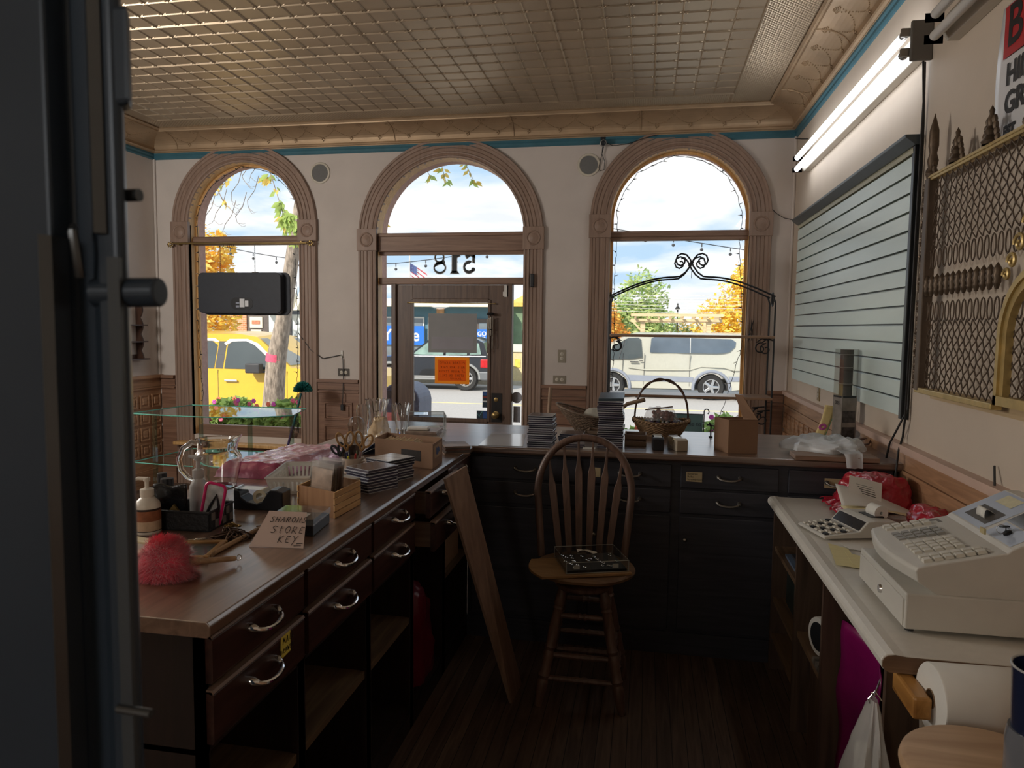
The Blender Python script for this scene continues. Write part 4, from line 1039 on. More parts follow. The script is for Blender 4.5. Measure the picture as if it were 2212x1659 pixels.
def finial(y, z, h, w_, tall):
    m = MB()
    if tall: prof = [(.02, 0), (.026, .02), (.016, .04), (.022, .07), (.014, .10), (.02, .13), (.018, .19), (.008, .23), (0, .26)]
    else: prof = [(.026, 0), (.03, .01), (.016, .03), (.022, .045), (.012, .06), (.016, .08), (.007, .10), (.009, .112), (0, .13)]
    m.lathe(prof, (xg, y, z), 10)
    for s in (-1, 1):
        for k in range(4): m.ball((xg, y + s * (w_ - k * .009), z + .012 + k * .022), (.01, .012, .016), 6, 4)
    m.build('finial', GR, t, smooth=True)
finial(3.385, zt(3.385), .26, .03, True)
for y in (3.15, 2.88, 2.60, 2.33): finial(y, zt(y) + .012, .13, .05, False)
MB().box(xg - .014, gy0, zt(0) - .012, xg + .014, 3.38, zt(0) + .012).box(xg - .018, gy0, zt(0) - .002, xg + .018, 3.38, zt(0) + .006).build('top_rail', GB, t, bevel=.003)
MB().box(xg - .018, 2.72, gzb - .022, xg + .018, 3.405, gzb).build('bottom_rail', GB, t, bevel=.003)
m = MB(); p = .05
def wire(y0, z0, dy, zend0, zend1):
    m.tube([(xg + .004 * math.sin(k * PI), y0 + dy * k * p / 2 + .0045 * math.sin(k * PI / 2 * 2 + .4), z0 + k * p / 2) for k in range(int((zend1 - zend0) / (p / 2)) + 1)], .0028, 5)
for (za, zb_) in ((gzb, 1.66), (1.945, zt(0) - .012)):
    n = int(round((zb_ - za) / p * 2)); m = MB()
    for s in (1, -1):
        k0 = -30
        for k in range(-16, 34):
            y = 2.3 + k * p; pts = []
            for q in range(n + 1):
                yy = y + s * q * p / 2; z = za + (zb_ - za) * q / n
                if 2.22 < yy < 3.37: pts.append((xg + .0025 * (-1) ** q, yy, z))
                elif pts: break
            if len(pts) > 2: m.tube(pts, .0025, 5)
    m.build('wire_mesh', GD, t)
# band of loops and acorn drops
y = 2.26
while y < 3.36:
    for zc_ in (1.695, 1.905):
        m = MB()
        m.tube([(xg, y + .017 * math.sin(a_), zc_ + .038 * math.cos(a_)) for a_ in [i * PI / 7 for i in range(14)]], .0027, 5, closed=True); m.build('wire_loop', GD, t)
    y += p
y = 2.76
while y < 3.37:
    MB().lathe([(0, -.045), (.006, -.042), (.01, -.028), (.013, -.02), (.011, -.012), (.016, 0), (.012, .012), (.014, .02), (.008, .032), (0, .045)], (xg - .004, y, 1.80), 10).build('acorn_drop', GR, t, smooth=True)
    y += p
# brass arch (only its far edge is in the frame)
m = MB(); yc, wa, zsA = 2.47, .21, 1.60
m2 = MB()
for (w0, w1, d) in ((wa, wa - .02, .03), (wa - .02, wa - .045, .022), (wa + .012, wa, .02)):
    pth = lambda w_: [(yc + w_, gzb)] + [(yc + w_ * math.cos(a_), zsA + w_ * math.sin(a_)) for a_ in [i * PI / 24 for i in range(25)]] + [(yc - w_, gzb)]
    A, B = pth(w0), pth(w1)
    for (p0, p1, q0, q1) in zip(A, A[1:], B, B[1:]):
        m.poly([(xg - d, p0[0], p0[1]), (xg - d, p1[0], p1[1]), (xg - d, q1[0], q1[1]), (xg - d, q0[0], q0[1])]); m.poly([(xg - d, p0[0], p0[1]), (xg - d, p1[0], p1[1]), (xg, p1[0], p1[1]), (xg, p0[0], p0[1])]); m.poly([(xg - d, q0[0], q0[1]), (xg - d, q1[0], q1[1]), (xg, q1[0], q1[1]), (xg, q0[0], q0[1])])
m.box(xg - .03, yc - wa, gzb, xg, yc + wa, gzb + .03)
m.build('arch_frame', GB, t)
m = MB()
for (yy, zz, rr) in ((2.66, 1.795, .022), (2.63, 1.835, .028), (2.59, 1.885, .034), (2.545, 1.945, .03)):
    m.tube([(xg - .022, yy + rr * (1 - i / 22) * math.cos(i * .42), zz + rr * (1 - i / 22) * math.sin(i * .42)) for i in range(20)], [.006] * 19 + [.004], 6)
m.build('scrollwork', GB, t, smooth=True)
t2 = MB(); t2.tube([(xg - .01, 3.40 + .03 * math.cos(a_), 2.25 + .03 * math.sin(a_)) for a_ in [PI * .2 + i * PI / 9 for i in range(14)]], .003, 6); t2.build('wire_hook', GD, t)
t.location.y -= .15; t.location.z -= .015
tag(MB().box(RX - .02, 2.1, 1.325, RX, 3.23, 1.368).build('ledger_board', wood('ledger_pine', (176, 150, 112), (206, 182, 144), 'y', rough=.55)), 'pale wooden ledger strip under the teller grille', 'board')
# banner at the top right
t = thing('banner', 'white vinyl banner with a red panel and black capitals at the upper right edge', 'banner', (RX, 2.5, 2.23))
VIN = mat('white_vinyl', (216, 216, 218), .35, var=.03)
def ban(u, v): 
    y = 2.81 - .95 * u; z = 2.225 + .475 * v + .012 * u
    return (RX - .008 - .006 * abs(math.sin(7 * u + 3 * v)) * (1 - .6 * v), y + .018 * math.sin(PI * v) * (u < .05), z)
MB().grid(ban, 30, 20).build('sheet', VIN, t, solid=.001, smooth=True)
MB().poly([(RX - .0165, 2.775, 2.52), (RX - .0165, 1.88, 2.52), (RX - .0165, 1.88, 2.69), (RX - .0165, 2.775, 2.69)]).build('red_panel', mat('banner_red', (176, 40, 46), .45, var=.03), t)
BB = mat('banner_black', (28, 26, 28), .5, var=0)
for txt, sz, y_, z_ in (('B', .19, 2.755, 2.61), ('HIN', .10, 2.745, 2.455), ('GRE', .10, 2.745, 2.36), ('EST', .05, 2.74, 2.268)):
    text_mb(txt, sz, (RX - .017, y_, z_), (0, -1, 0), (0, 0, 1), 'LEFT', bold=.003).build('lettering', BB, t)
# wrought iron plant shelf before the right window
WI = mat('wrought_iron', (44, 44, 46), .45, metal=.5, var=.1)
SHW = wood('rack_shelf_wood', (120, 92, 72), (156, 124, 98), 'x', rough=.3, spec=.6)
t = thing('iron_rack', 'black wrought iron rack with scrolled top and wooden shelves before the right window', 'rack', (.31, 5.72, 0))
ya, yb = 5.6, 5.85
for x in (-.292, .925):
    for y in (ya, yb):
        MB().tube([(x, y, 0), (x, y, 1.80), (x + (.02 if x < 0 else -.02), y, 1.86)], .0065, 8).build('upright', WI, t, smooth=True)
        s = 1 if x < 0 else -1
        m = MB()
        m.tube([(x + s * .0, y, 1.52), (x + s * .05, y, 1.535), (x + s * .13, y, 1.545)], .006, 6)
        m.tube([(x + s * .05, y, 1.53), (x + s * .09, y, 1.50)] + [(x + s * (.055 + .045 * (1 - i / 26) * math.cos(PI / 2 - i * .36)), y, 1.455 + .045 * (1 - i / 26) * math.sin(PI / 2 - i * .36)) for i in range(20)], .005, 6)
        m.build('bracket_scroll', WI, t, smooth=True); m = MB()
        m.tube([(x + s * .01, y, 1.0), (x + s * .1, y, .99)] + [(x + s * (.06 + .05 * (1 - i / 26) * math.cos(PI / 2 - i * .36)), y, .93 + .055 * (1 - i / 26) * math.sin(PI / 2 - i * .36)) for i in range(20)], .005, 6)
        m.build('bracket_scroll', WI, t, smooth=True)
    m = MB()
    m.tube([(x + .0, (ya + yb) / 2 + .03 * math.cos(q), 1.83 + .05 * math.sin(q)) for q in [i * PI / 8 for i in range(16)]], .006, 6, closed=True); m.build('side_loop', WI, t, smooth=True)
for y in (ya, yb):
    m = MB(); half = []
    for s in (-1, 1):
        xc = .316; w_ = .608
        arc = [(xc + s * (w_ - (w_ - .13) * u), y, 1.845 + .145 * math.sin(u * PI / 2)) for u in [i / 12 for i in range(13)]]
        neck = [(xc + s * x_, y, z_) for x_, z_ in ((.085, 1.995), (.045, 2.025), (.012, 2.07), (.0, 2.095), (.015, 2.125), (.04, 2.155), (.075, 2.165), (.105, 2.15), (.117, 2.115), (.105, 2.085), (.08, 2.075), (.055, 2.09), (.05, 2.115), (.064, 2.132), (.078, 2.125))]
        m.tube(arc + neck, .0065, 8)
    m.ball((.316, y, 2.10), (.014, .01, .016), 8, 6); m.build('top_scroll', WI, t, smooth=True)
MB().tube([(.316, ya, 2.06), (.316, ya, 1.98)], .002, 4).build('hook_wire', WI, t)
for z in (1.535, 1.075, .55):
    MB().box(-.285, ya - .01, z, .93, yb + .015, z + .02).build('shelf', SHW, t, bevel=.003)
# thick glass display shelf by the left window
t = thing('glass_stand', 'two-tier clear glass display stand with green edges by the left window', 'glass stand', (-3.2, 4.7, 0))
GLE = mat('green_glass_edge', (110, 190, 170), .1, var=0, trans=.3)
SHG = pane('shelf_glass', (225, 240, 235), refl=.14)
for z, yc_, w_ in ((.965, 4.75, 1.0), (.62, 4.75, .95)):
    pts = [(-3.55, 4.42), (-3.48, 5.02), (-2.52, 5.02), (-2.42, 4.62), (-2.62, 4.44), (-2.9, 4.38), (-3.2, 4.38)]
    MB().poly([(x, y, z) for x, y in pts]).build('glass_top', SHG, t)
    MB().tube([(x, y, z) for x, y in pts], .004, 4, closed=True).build('glass_edge', GLE, t)
for x, y in ((-3.42, 4.50), (-3.38, 4.98), (-2.62, 4.98), (-2.68, 4.5)):
    MB().box(x - .012, y - .012, 0, x + .012, y + .012, .96).build('glass_leg', pane('leg_glass', (215, 232, 228), refl=.12) if 'leg_glass' not in bpy.data.materials else bpy.data.materials['leg_glass'], t)
# ================================================================== THINGS ON THE COUNTERS
def T2(x, y, z, a=0., extra=None):
    M = Matrix.Translation((x, y, z)) @ Rz(a).to_4x4()
    return M @ extra.to_4x4() if extra is not None else M
def nz(p, s=1., seed=0.): return noise.noise(V((p[0] * s + seed * 7.3, p[1] * s - seed * 3.1, (p[2] if len(p) > 2 else 0) * s + seed)))
def heap(rx, ry, h, seed, nu=44, nv=18, wr=.02, ws=14., pw=2.6, edge=.12):
    """Slack crumpled bag: a flattened dome with folds."""
    m = MB()
    def f(u, v):
        a = 2 * PI * u; t = v * PI / 2
        k = (abs(math.cos(a)) ** pw + abs(math.sin(a)) ** pw) ** (-1 / pw)
        rr = math.cos(t) ** .55 * (1 + edge * nz((math.cos(a) * 2, math.sin(a) * 2), 1.3, seed))
        p = V((rx * k * rr * math.cos(a), ry * k * rr * math.sin(a), h * math.sin(t) ** .9))
        q = wr * nz(p, ws, seed) + wr * .6 * abs(nz(p, ws * 2.3, seed + 3)) * 1.6
        n = V((math.cos(a) * math.cos(t), math.sin(a) * math.cos(t), .4 + math.sin(t)))
        p = p + n.normalized() * q
        p.z = max(p.z, .0005) if v > 0 else .0005
        return p
    m.grid(f, nu, nv); return m
def slab_rot(mb, x0, y0, z0, x1, y1, z1, M): mb.join(MB().box(x0, y0, z0, x1, y1, z1), M)

AMBER = mat('kraft_card', (150, 116, 84), .8, var=.06, scale=20)
# soap bottle
t = thing('soap_bottle', 'white pump bottle with a brown wintry label in front of the black basket', 'bottle', (-1.39, 1.79, 1))
BOT = mat('bottle_white', (226, 218, 204), .35, var=.02)
MB().lathe([(0, 0), (.031, 0), (.0345, .004), (.0345, .08), (.032, .09), (.022, .101), (.017, .105), (.017, .112), (0, .112)], (-1.39, 1.79, 1.0), 32).build('bottle', BOT, t, smooth=True)
LABM = mat('label_brown', (150, 92, 62), .6, var=.25, scale=45); LABW = mat('label_pale', (206, 178, 150), .6, var=.1, scale=60)
MB().lathe([(.0349, .012), (.0349, .075)], (-1.39, 1.79, 1.0), 32).build('label', LABW, t, smooth=True)
MB().lathe([(.0351, .040), (.0351, .0695)], (-1.39, 1.79, 1.0), 32).build('label_picture', LABM, t, smooth=True)
m = MB(); m.lathe([(.0353, .0695), (.0353, .0755)], (-1.39, 1.79, 1.0), 32); m.lathe([(.0353, .0105), (.0353, .0125)], (-1.39, 1.79, 1.0), 32); m.build('label_bands', mat('label_dark', (52, 34, 28), .5, var=0), t, smooth=True)
MB().lathe([(.0175, .108), (.0185, .110), (.0185, .128), (.013, .13), (.0055, .132), (.0055, .15), (.009, .151), (.009, .16), (0, .161)], (-1.39, 1.79, 1.0), 20).tube([(-1.385, 1.79, 1.157), (-1.415, 1.786, 1.158), (-1.425, 1.784, 1.153)], [.006, .005, .004], 8).build('pump', BOT, t, smooth=True)

# black woven basket and its contents
BLKB = mat('black_weave', (30, 31, 35), .6, var=.3, scale=60, bump=.3, bscale=90)
t = thing('storage_basket', 'low black rectangular basket full of small toiletries behind the pump bottle', 'basket', (-1.36, 1.9, 1))
Mk = T2(-1.355, 1.895, 1.0, .06)
m = MB(); w_, d_, h_ = .125, .068, .056
m.box(-w_, -d_, 0, w_, d_, .004).box(-w_, -d_, 0, w_, -d_ + .004, h_).box(-w_, d_ - .004, 0, w_, d_, h_).box(-w_, -d_, 0, -w_ + .004, d_, h_).box(w_ - .004, -d_, 0, w_, d_, h_)
m.xform(Mk).build('basket_body', BLKB, t)
MB().tube([Mk @ V(p) for p in ((-w_, -d_, h_), (w_, -d_, h_), (w_, d_, h_), (-w_, d_, h_))], .004, 6, closed=True).build('rim', BLKB, t)
m = MB()
for i in range(6):
    for j in range(2):
        if (i + j) % 2: m.join(MB().box(w_, -d_ + .012 + i * .02, .006 + j * .024, w_ + .002, -d_ + .03 + i * .02, .028 + j * .024), Mk)
m.build('pale_weave', mat('grey_weave', (110, 104, 100), .6, var=.2), t)
# pouch
m = MB()
def pouch(u, v):
    x = (u - .5) * (.075 + .03 * v); z = .004 + .125 * v
    return Mk @ V((-.005 + x, -.03 - .02 * v + .016 * math.sin(PI * u) * (1 - v), z + .004 * math.sin(9 * u) * v))
m.grid(pouch, 16, 10); tag(m.build('black_pouch', mat('glossy_black_film', (24, 25, 28), .25, var=0, bump=.3, bscale=50), solid=.006, smooth=True), 'shiny black foil pouch standing up in the black basket', 'pouch')
# pink package
t = thing('pink_package', 'clear package with a hot pink edge standing in the black basket', 'package', (-1.25, 1.89, 1.01))
MP = T2(-1.262, 1.895, 1.006, .1) @ Ry(.2).to_4x4()
PINK = mat('hot_pink', (214, 40, 112), .35, var=.05)
MB().prism(rrect(-.03, .03, 0, .125, .014), 'y', -.006, .006).xform(MP).build('backing', mat('pale_grey', (186, 186, 186), .5, var=.3, scale=40), t)
m = MB(); m.tube([MP @ V((x, -.007, z)) for x, z in rrect(-.03, .03, 0, .125, .014)], .0045, 6, closed=True); m.build('pink_edge', PINK, t, smooth=True)
MB().tube([MP @ V((-.018, -.009, .015)), MP @ V((-.005, -.012, .06)), MP @ V((.008, -.012, .095)), MP @ V((.02, -.01, .06)), MP @ V((.012, -.009, .02))], .004, 6).build('dark_handle', BLACKP, t, smooth=True)
# spray bottle + capped bottles + tube
CLR = pane('clear_plastic', (232, 232, 230), refl=.045, rough=.06)
FROST = mat('frosted_plastic', (204, 202, 198), .3, var=0, trans=.35)
t = thing('spray_bottle', 'translucent pump bottle at the back of the black basket', 'bottle', (-1.335, 1.95, 1.006))
MB().lathe([(0, 0), (.024, 0), (.026, .003), (.026, .10), (.016, .12), (.0135, .128), (.0135, .135)], (-1.333, 1.945, 1.006), 24).build('bottle', FROST, t, smooth=True)
MB().lathe([(.0155, .125), (.0165, .128), (.0165, .15), (.011, .153), (.006, .155), (.006, .178), (.011, .18), (.011, .19), (0, .192)], (-1.333, 1.945, 1.006), 20).tube([(-1.33, 1.945, 1.193), (-1.362, 1.943, 1.197)], [.0075, .005], 8).build('pump', FROST, t, smooth=True)
for x, y, h, rr, lab in ((-1.505, 2.01, .125, .02, 'tall'), (-1.447, 1.955, .118, .026, 'short')):
    t = thing('capped_bottle', 'clear bottle with a black cap, the %s one left in the black basket' % ('hindmost' if lab == 'tall' else 'front'), 'bottle', (x, y, 1))
    zb_ = 1.0 if lab == 'tall' else 1.0045
    MB().lathe([(0, 0), (rr, 0), (rr, h * .55), (rr * .5, h * .7), (rr * .5, h * .72)], (x, y, zb_), 20).build('bottle', CLR, t, smooth=True)
    MB().lathe([(rr * .96, .012), (rr * .96, h * .42), (0, h * .42), (0, .012)], (x, y, zb_), 20).build('liquid', mat('white_lotion', (206, 206, 204), .4, var=0) if 'white_lotion' not in bpy.data.materials else bpy.data.materials['white_lotion'], t, smooth=True)
    MB().lathe([(0, h * .7), (rr * .72, h * .7), (rr * .72, h), (0, h)], (x, y, zb_), 18).build('cap', BLACKP, t, bevel=.0015)
t = tag(MB().lathe([(0, 0), (.022, 0), (.027, .01), (.027, .035), (.012, .05), (.011, .058), (0, .058)], (-1.40, 1.915, 1.0045), 20).build('clear_jar', FROST, smooth=True), 'little clear dome jar beside the black pouch in the basket', 'jar')
m = MB().tube([(-1.46, 1.88, 1.006), (-1.475, 1.90, 1.075), (-1.48, 1.905, 1.10)], [.009, .008, .006], 10); tag(m.build('lip_tube', mat('orange_red', (150, 70, 42), .4, var=.3, scale=60), smooth=True), 'orange and red tube standing behind the pump bottle', 'tube')
m = MB().prism([(-.022, 0), (.022, 0), (0, .028)], 'y', -.004, .004).xform(T2(-1.345, 1.845, 1.045, .1)); tag(m.build('folded_card', mat('olive_card', (112, 92, 48), .6, var=.1)), 'small olive triangular card peeking over the front of the black basket', 'card')
m = MB().box(-.05, -.035, 0, .05, .035, .02).xform(T2(-1.56, 1.93, 1.0, .5)); tag(m.build('flat_box', mat('printed_box', (200, 186, 160), .6, var=.3, scale=40)), 'small printed box lying at the far left beside the safe door', 'box')

# picture frames at the left, stick, chains, key
FRG = mat('gilt_wood', (150, 112, 62), .4, var=.15, metal=.2)
def pic_frame(name, lab, x, y, a, w, d, mat_f, inner, bar=.016):
    t = thing(name, lab, 'picture frame', (x, y, 1)); M = T2(x, y, 1.0, a)
    for i, (x0, y0, x1, y1) in enumerate(((-w, -d, w, -d + bar), (-w, d - bar, w, d), (-w, -d + bar, -w + bar, d - bar), (w - bar, -d + bar, w, d - bar))):
        MB().box(x0, y0, 0, x1, y1, .013).xform(M).build('rail', mat_f, t, bevel=.003)
    MB().box(-w + bar, -d + bar, .002, w - bar, d - bar, .006).xform(M).build('picture', inner, t)
    return t
pic_frame('picture_frame', 'small dark gilt picture frame lying flat behind the pink duster', -1.165, 1.655, .25, .075, .075, FRG, mat('frame_glass_grey', (84, 84, 80), .15, var=.1))
pic_frame('picture_frame', 'pale wooden picture frame lying at the left edge of the counter', -1.335, 1.64, -.25, .085, .07, wood('pale_frame', (190, 172, 132), (216, 200, 164), 'x', rough=.6), mat('frame_mat', (176, 160, 146), .6, var=.15), .03)
tag(MB().tube([(-1.09, 1.565, 1.007), (-1.095, 1.88, 1.007)], .0065, 8).build('wooden_stick', wood('stick_wood', (170, 132, 92), (196, 160, 118), 'y'), smooth=True), 'long thin wooden dowel lying between the pink duster and the lettered card', 'stick')
GOLD = mat('old_gold', (128, 106, 66), .35, metal=.9, var=.2, scale=60); BRONZ = mat('brown_metal', (74, 58, 48), .4, metal=.8, var=.3, scale=60)
def tangle(name, lab, c, rad, n, r_, mm, seed, cat):
    rr = random.Random(seed); m = MB(); p = V(c); pts = []
    for i in range(n):
        a = rr.uniform(0, 2 * PI); q = rr.random() ** .7
        pts.append((c[0] + rad[0] * q * math.cos(a), c[1] + rad[1] * q * math.sin(a), c[2] + r_ + rad[2] * rr.random() * (1 - q * .8)))
    fine = []
    for i in range(len(pts) - 3):
        for k in range(4):
            u = k / 4; P0, P1, P2, P3 = [V(x) for x in pts[i:i + 4]]
            fine.append(.5 * ((2 * P1) + (-P0 + P2) * u + (2 * P0 - 5 * P1 + 4 * P2 - P3) * u * u + (-P0 + 3 * P1 - 3 * P2 + P3) * u ** 3))
    for f in fine: f.z = max(f.z, c[2] + r_)
    m.tube(fine, r_, 5); tag(m.build(name, mm, smooth=True), lab, cat)
tangle('chain_pile', 'tangled heap of brown metal chains between the basket and the lettered card', (-1.135, 1.80, 1.0), (.06, .05, .035), 70, .0022, BRONZ, 4, 'chain')
tangle('chain_pile', 'smaller tangle of dark chain nearest the black tape dispenser', (-1.07, 1.905, 1.0), (.05, .03, .025), 34, .002, BRONZ, 7, 'chain')
tangle('chain_pile', 'flat tangle of silver chain behind the pink duster', (-1.20, 1.745, 1.0), (.035, .03, .015), 30, .0016, SILV, 9, 'chain')
tangle('chain_pile', 'gold coloured chain heap on top of the brown chains', (-1.15, 1.825, 1.02), (.025, .02, .02), 26, .0022, GOLD, 12, 'chain')
m = MB(); m.tube([(-1.03, 1.79, 1.004), (-.965, 1.85, 1.004)], .0035, 6, flat=.5); m.box(-1.05, 1.765, 1.001, -1.02, 1.80, 1.006); tag(m.build('metal_clip', SILV), 'flat silver clip lying by the left edge of the lettered card', 'clip')

# pink fluffy duster
t = thing('fluffy_duster', 'bright pink fluffy duster with a wooden handle at the front of the left counter', 'duster', (-1.11, 1.49, 1))
PKF = mat('pink_wool', (226, 74, 96), .9, var=.18, scale=40, sheen=.6)
m = MB(); r = random.Random(21); cc = V((-1.112, 1.488, 1.0))
def dshape(d):
    k = (abs(d.x) ** 2.2 + abs(d.y) ** 2.2 + abs(d.z) ** 2.2) ** (-1 / 2.2)
    return V((d.x * .072, d.y * .05, max(d.z, 0) * .094)) * (k * .5 + .5)
core = MB(); core.grid(lambda u, v: cc + dshape(V((math.cos(2 * PI * u) * math.cos(v * PI / 2), math.sin(2 * PI * u) * math.cos(v * PI / 2), math.sin(v * PI / 2)))) * .93 + V((.0, 0, .001)), 28, 10)
core.build('core', PKF, t, smooth=True)
for i in range(8500):
    z_ = r.random(); ph = r.uniform(0, 2 * PI); s_ = math.sqrt(1 - z_ * z_); d = V((s_ * math.cos(ph), s_ * math.sin(ph), z_))
    p = cc + dshape(d) * .9; top = V((.35, 0, .9))
    dirv = (d + V((.5, 0, -.55 + .6 * nz(p, 25, 2)))).normalized() * .6 + d * .35 + V((r.uniform(-.3, .3), r.uniform(-.3, .3), r.uniform(-.3, .3)))
    e = p + dirv.normalized() * r.uniform(.012, .028); e.z = max(e.z, 1.0008); p.z = max(p.z, 1.0008)
    q = dirv.cross(V((0, .3, 1))).normalized() * .0005
    mid = (p + e) / 2 + d * .003
    m.add([p - q, p + q, mid + q, mid - q, e], [(0, 1, 2, 3), (3, 2, 4)])
tag(m.build('wool_fibres', PKF, t), kind='stuff')
DOW = wood('duster_handle_wood', (150, 116, 84), (186, 152, 116), 'x', rough=.5)
h0, h1 = V((-1.055, 1.495, 1.035)), V((-1.0, 1.60, 1.0145))
MB().tube([h0, h0.lerp(h1, .2), h0.lerp(h1, .22), h1], [.011, .010, .0075, .0065], 12).build('handle', DOW, t, smooth=True)
MB().tube([h1 + V((.002, .004, 0)) + V((.4, .6, 0)) * .008 + V((.45, .85, 0)) * .007 * math.cos(a) + V((0, 0, 1)) * .007 * math.sin(a) for a in [i * PI / 8 for i in range(16)]], .0014, 6, closed=True).build('hanging_ring', SILV, t)

# lettered card, black case behind
t = thing('lettered_card', 'white card propped up with SHARONS Store KEY in black handwriting', 'card', (-.97, 1.77, 1))
A, B, Cc, Dd = V((-1.042, 1.735, 1.0008)), V((-.893, 1.752, 1.0008)), V((-.9165, 1.822, 1.08)), V((-1.022, 1.808, 1.082))
ux = (B - A).normalized(); uy = ((Dd - A) - ux * (Dd - A).dot(ux)).normalized()
MB().poly([A, B, Cc, Dd]).build('card', mat('card_pinkish', (214, 190, 178), .7, var=.03), t, solid=.0012)
nn = ux.cross(uy)
hand([('SHARONS', 2.1, 4.0, .85), ('StORE', 2.6, 2.25, 1.1), ('KEY', 4.0, .75, 1.1)], .0185, A + nn * .001, ux, uy, .0009).build('writing', INK, t)
MB().tube([A + ux * .128 + uy * .012 + nn * .001, A + ux * .145 + uy * .014 + nn * .001], .0009, 4).tube([A + ux * .122 + uy * .006 + nn * .001, A + ux * .142 + uy * .007 + nn * .001], .0009, 4).build('underline', INK, t)
t = thing('hinged_case', 'black hinged box with a clear lid behind the lettered card', 'box', (-.99, 1.92, 1))
Mh = T2(-.985, 1.925, 1.0, .12)
MB().box(-.075, -.075, 0, .06, .075, .032).xform(Mh).build('tray', BLACKP, t, bevel=.004)
MB().box(-.077, -.077, .032, .062, .077, .05).xform(Mh).build('clear_lid', CLR, t)
MB().box(-.06, -.05, .0322, .01, .05, .0335).xform(Mh).build('label_sheet', PAPER, t)
MB().box(-.045, -.082, .02, -.03, -.077, .04).xform(Mh).build('latch', CHROME, t, bevel=.001)
MB().box(.02, -.082, .02, .035, -.077, .04).xform(Mh).build('latch', CHROME, t, bevel=.001)

# tape dispensers
def dispenser(lab, M, L, W, H, mm, grp='tape dispensers'):
    t = thing('tape_dispenser', lab, 'tape dispenser', tuple(M.translation), grp)
    pr = [(-L, 0), (L, 0), (L, H * .9), (L * .72, H), (L * .45, H), (L * .15, H * .42), (-.1 * L, H * .30), (-.45 * L, H * .38), (-.72 * L, H * .62), (-.8 * L, H * .95), (-L, H)]
    MB().prism(pr, 'y', -W, W).xform(M).build('body', mm, t, bevel=.003)
    cx_, cz_ = .02 * L, H * .62; M2 = M @ Matrix.Translation((cx_, -W * .7, cz_)) @ Rx(-PI / 2).to_4x4()
    MB().lathe([(H * .2, 0), (H * .36, 0), (H * .36, W * 1.4), (H * .2, W * 1.4)], (0, 0, 0), 26, closed=True).xform(M2).build('tape_roll', mat('clear_tape', (206, 196, 170), .2, var=0) if 'clear_tape' not in bpy.data.materials else bpy.data.materials['clear_tape'], t, smooth=True)
    MB().poly([M @ V((.02 * L, -W * .7, H * .98)), M @ V((.02 * L, W * .7, H * .98)), M @ V((-.92 * L, W * .7, H * 1.0)), M @ V((-.92 * L, -W * .7, H * 1.0))]).build('tape_strip', bpy.data.materials['clear_tape'], t)
    MB().box(-L * 1.0, -W * .8, H * .97, -L * .9, W * .8, H * 1.05).xform(M).build('cutter', SILV, t)
    return t
BLKT = mat('black_desk_plastic', (28, 30, 36), .3, var=.04)
BEI = mat('beige_plastic', (176, 164, 144), .4, var=.03)
dispenser('large black tape dispenser on the left counter', T2(-1.225, 2.125, 1.0, .10), .082, .034, .066, BLKT)
dispenser('small black tape dispenser on the far counter', T2(.066, 3.64, 1.0, -PI / 2 + .05), .06, .027, .062, BLKT)
dispenser('small beige tape dispenser on the far counter beside the black one', T2(.163, 3.64, 1.0, -PI / 2 + .35), .062, .029, .06, BEI)

# clear plastic scrap, pitcher
m = heap(.035, .04, .045, 5, 30, 10, .012, 22); m.xform(T2(-1.36, 2.08, 1.0)); tag(m.build('plastic_wrap', film('clear_film', (236, 238, 240), .3, .12), smooth=True), 'crumpled clear plastic wrap beside the black basket', 'wrapper')
GLS = mat('pitcher_glass', (250, 252, 252), .02, var=0, trans=1., ior=1.45)
def glass_lathe(m, prof, c, th=.003, n=36):
    inner = [(max(r - th, 0), z) for r, z in prof if r > th][::-1]
    return m.lathe(prof + [(inner[0][0], prof[-1][1])] + inner + [(0, prof[0][1] + th * 1.6)], c, n)
t = thing('glass_pitcher', 'large clear glass pitcher with a big looped handle', 'pitcher', (-1.545, 2.37, 1))
m = MB(); c = (-1.545, 2.37, 1.0)
prof = [(0, 0), (.06, 0), (.066, .004), (.072, .03), (.082, .075), (.086, .1), (.084, .115), (.074, .13), (.068, .138), (.068, .168), (.073, .176), (.0735, .18)]
inner = [(r - .0035, z) for r, z in prof[2:]][::-1]
m.lathe(prof + inner + [(0, .007)], c, 40)
for i, p in enumerate(m.v):      # pouring lip on the right
    dx_, dy_ = p[0] - c[0], p[1] - c[1]; a = math.atan2(dy_, dx_); h = p[2] - 1.0
    if h > .135: 
        k = max(0, math.cos(a - .1)) ** 8 * min(1, (h - .135) / .045)
        m.v[i] = (p[0] + .022 * k, p[1] + .003 * k, p[2] + .018 * k)
m.build('jug', GLS, t, smooth=True)
MB().tube([(c[0] - .064, c[1] - .01, 1.16), (c[0] - .095, c[1] - .013, 1.163), (c[0] - .128, c[1] - .018, 1.14), (c[0] - .143, c[1] - .02, 1.1), (c[0] - .135, c[1] - .02, 1.06), (c[0] - .11, c[1] - .015, 1.03), (c[0] - .078, c[1] - .01, 1.022)], [.011, .011, .010, .010, .010, .010, .012], 12).build('handle', GLS, t, smooth=True)

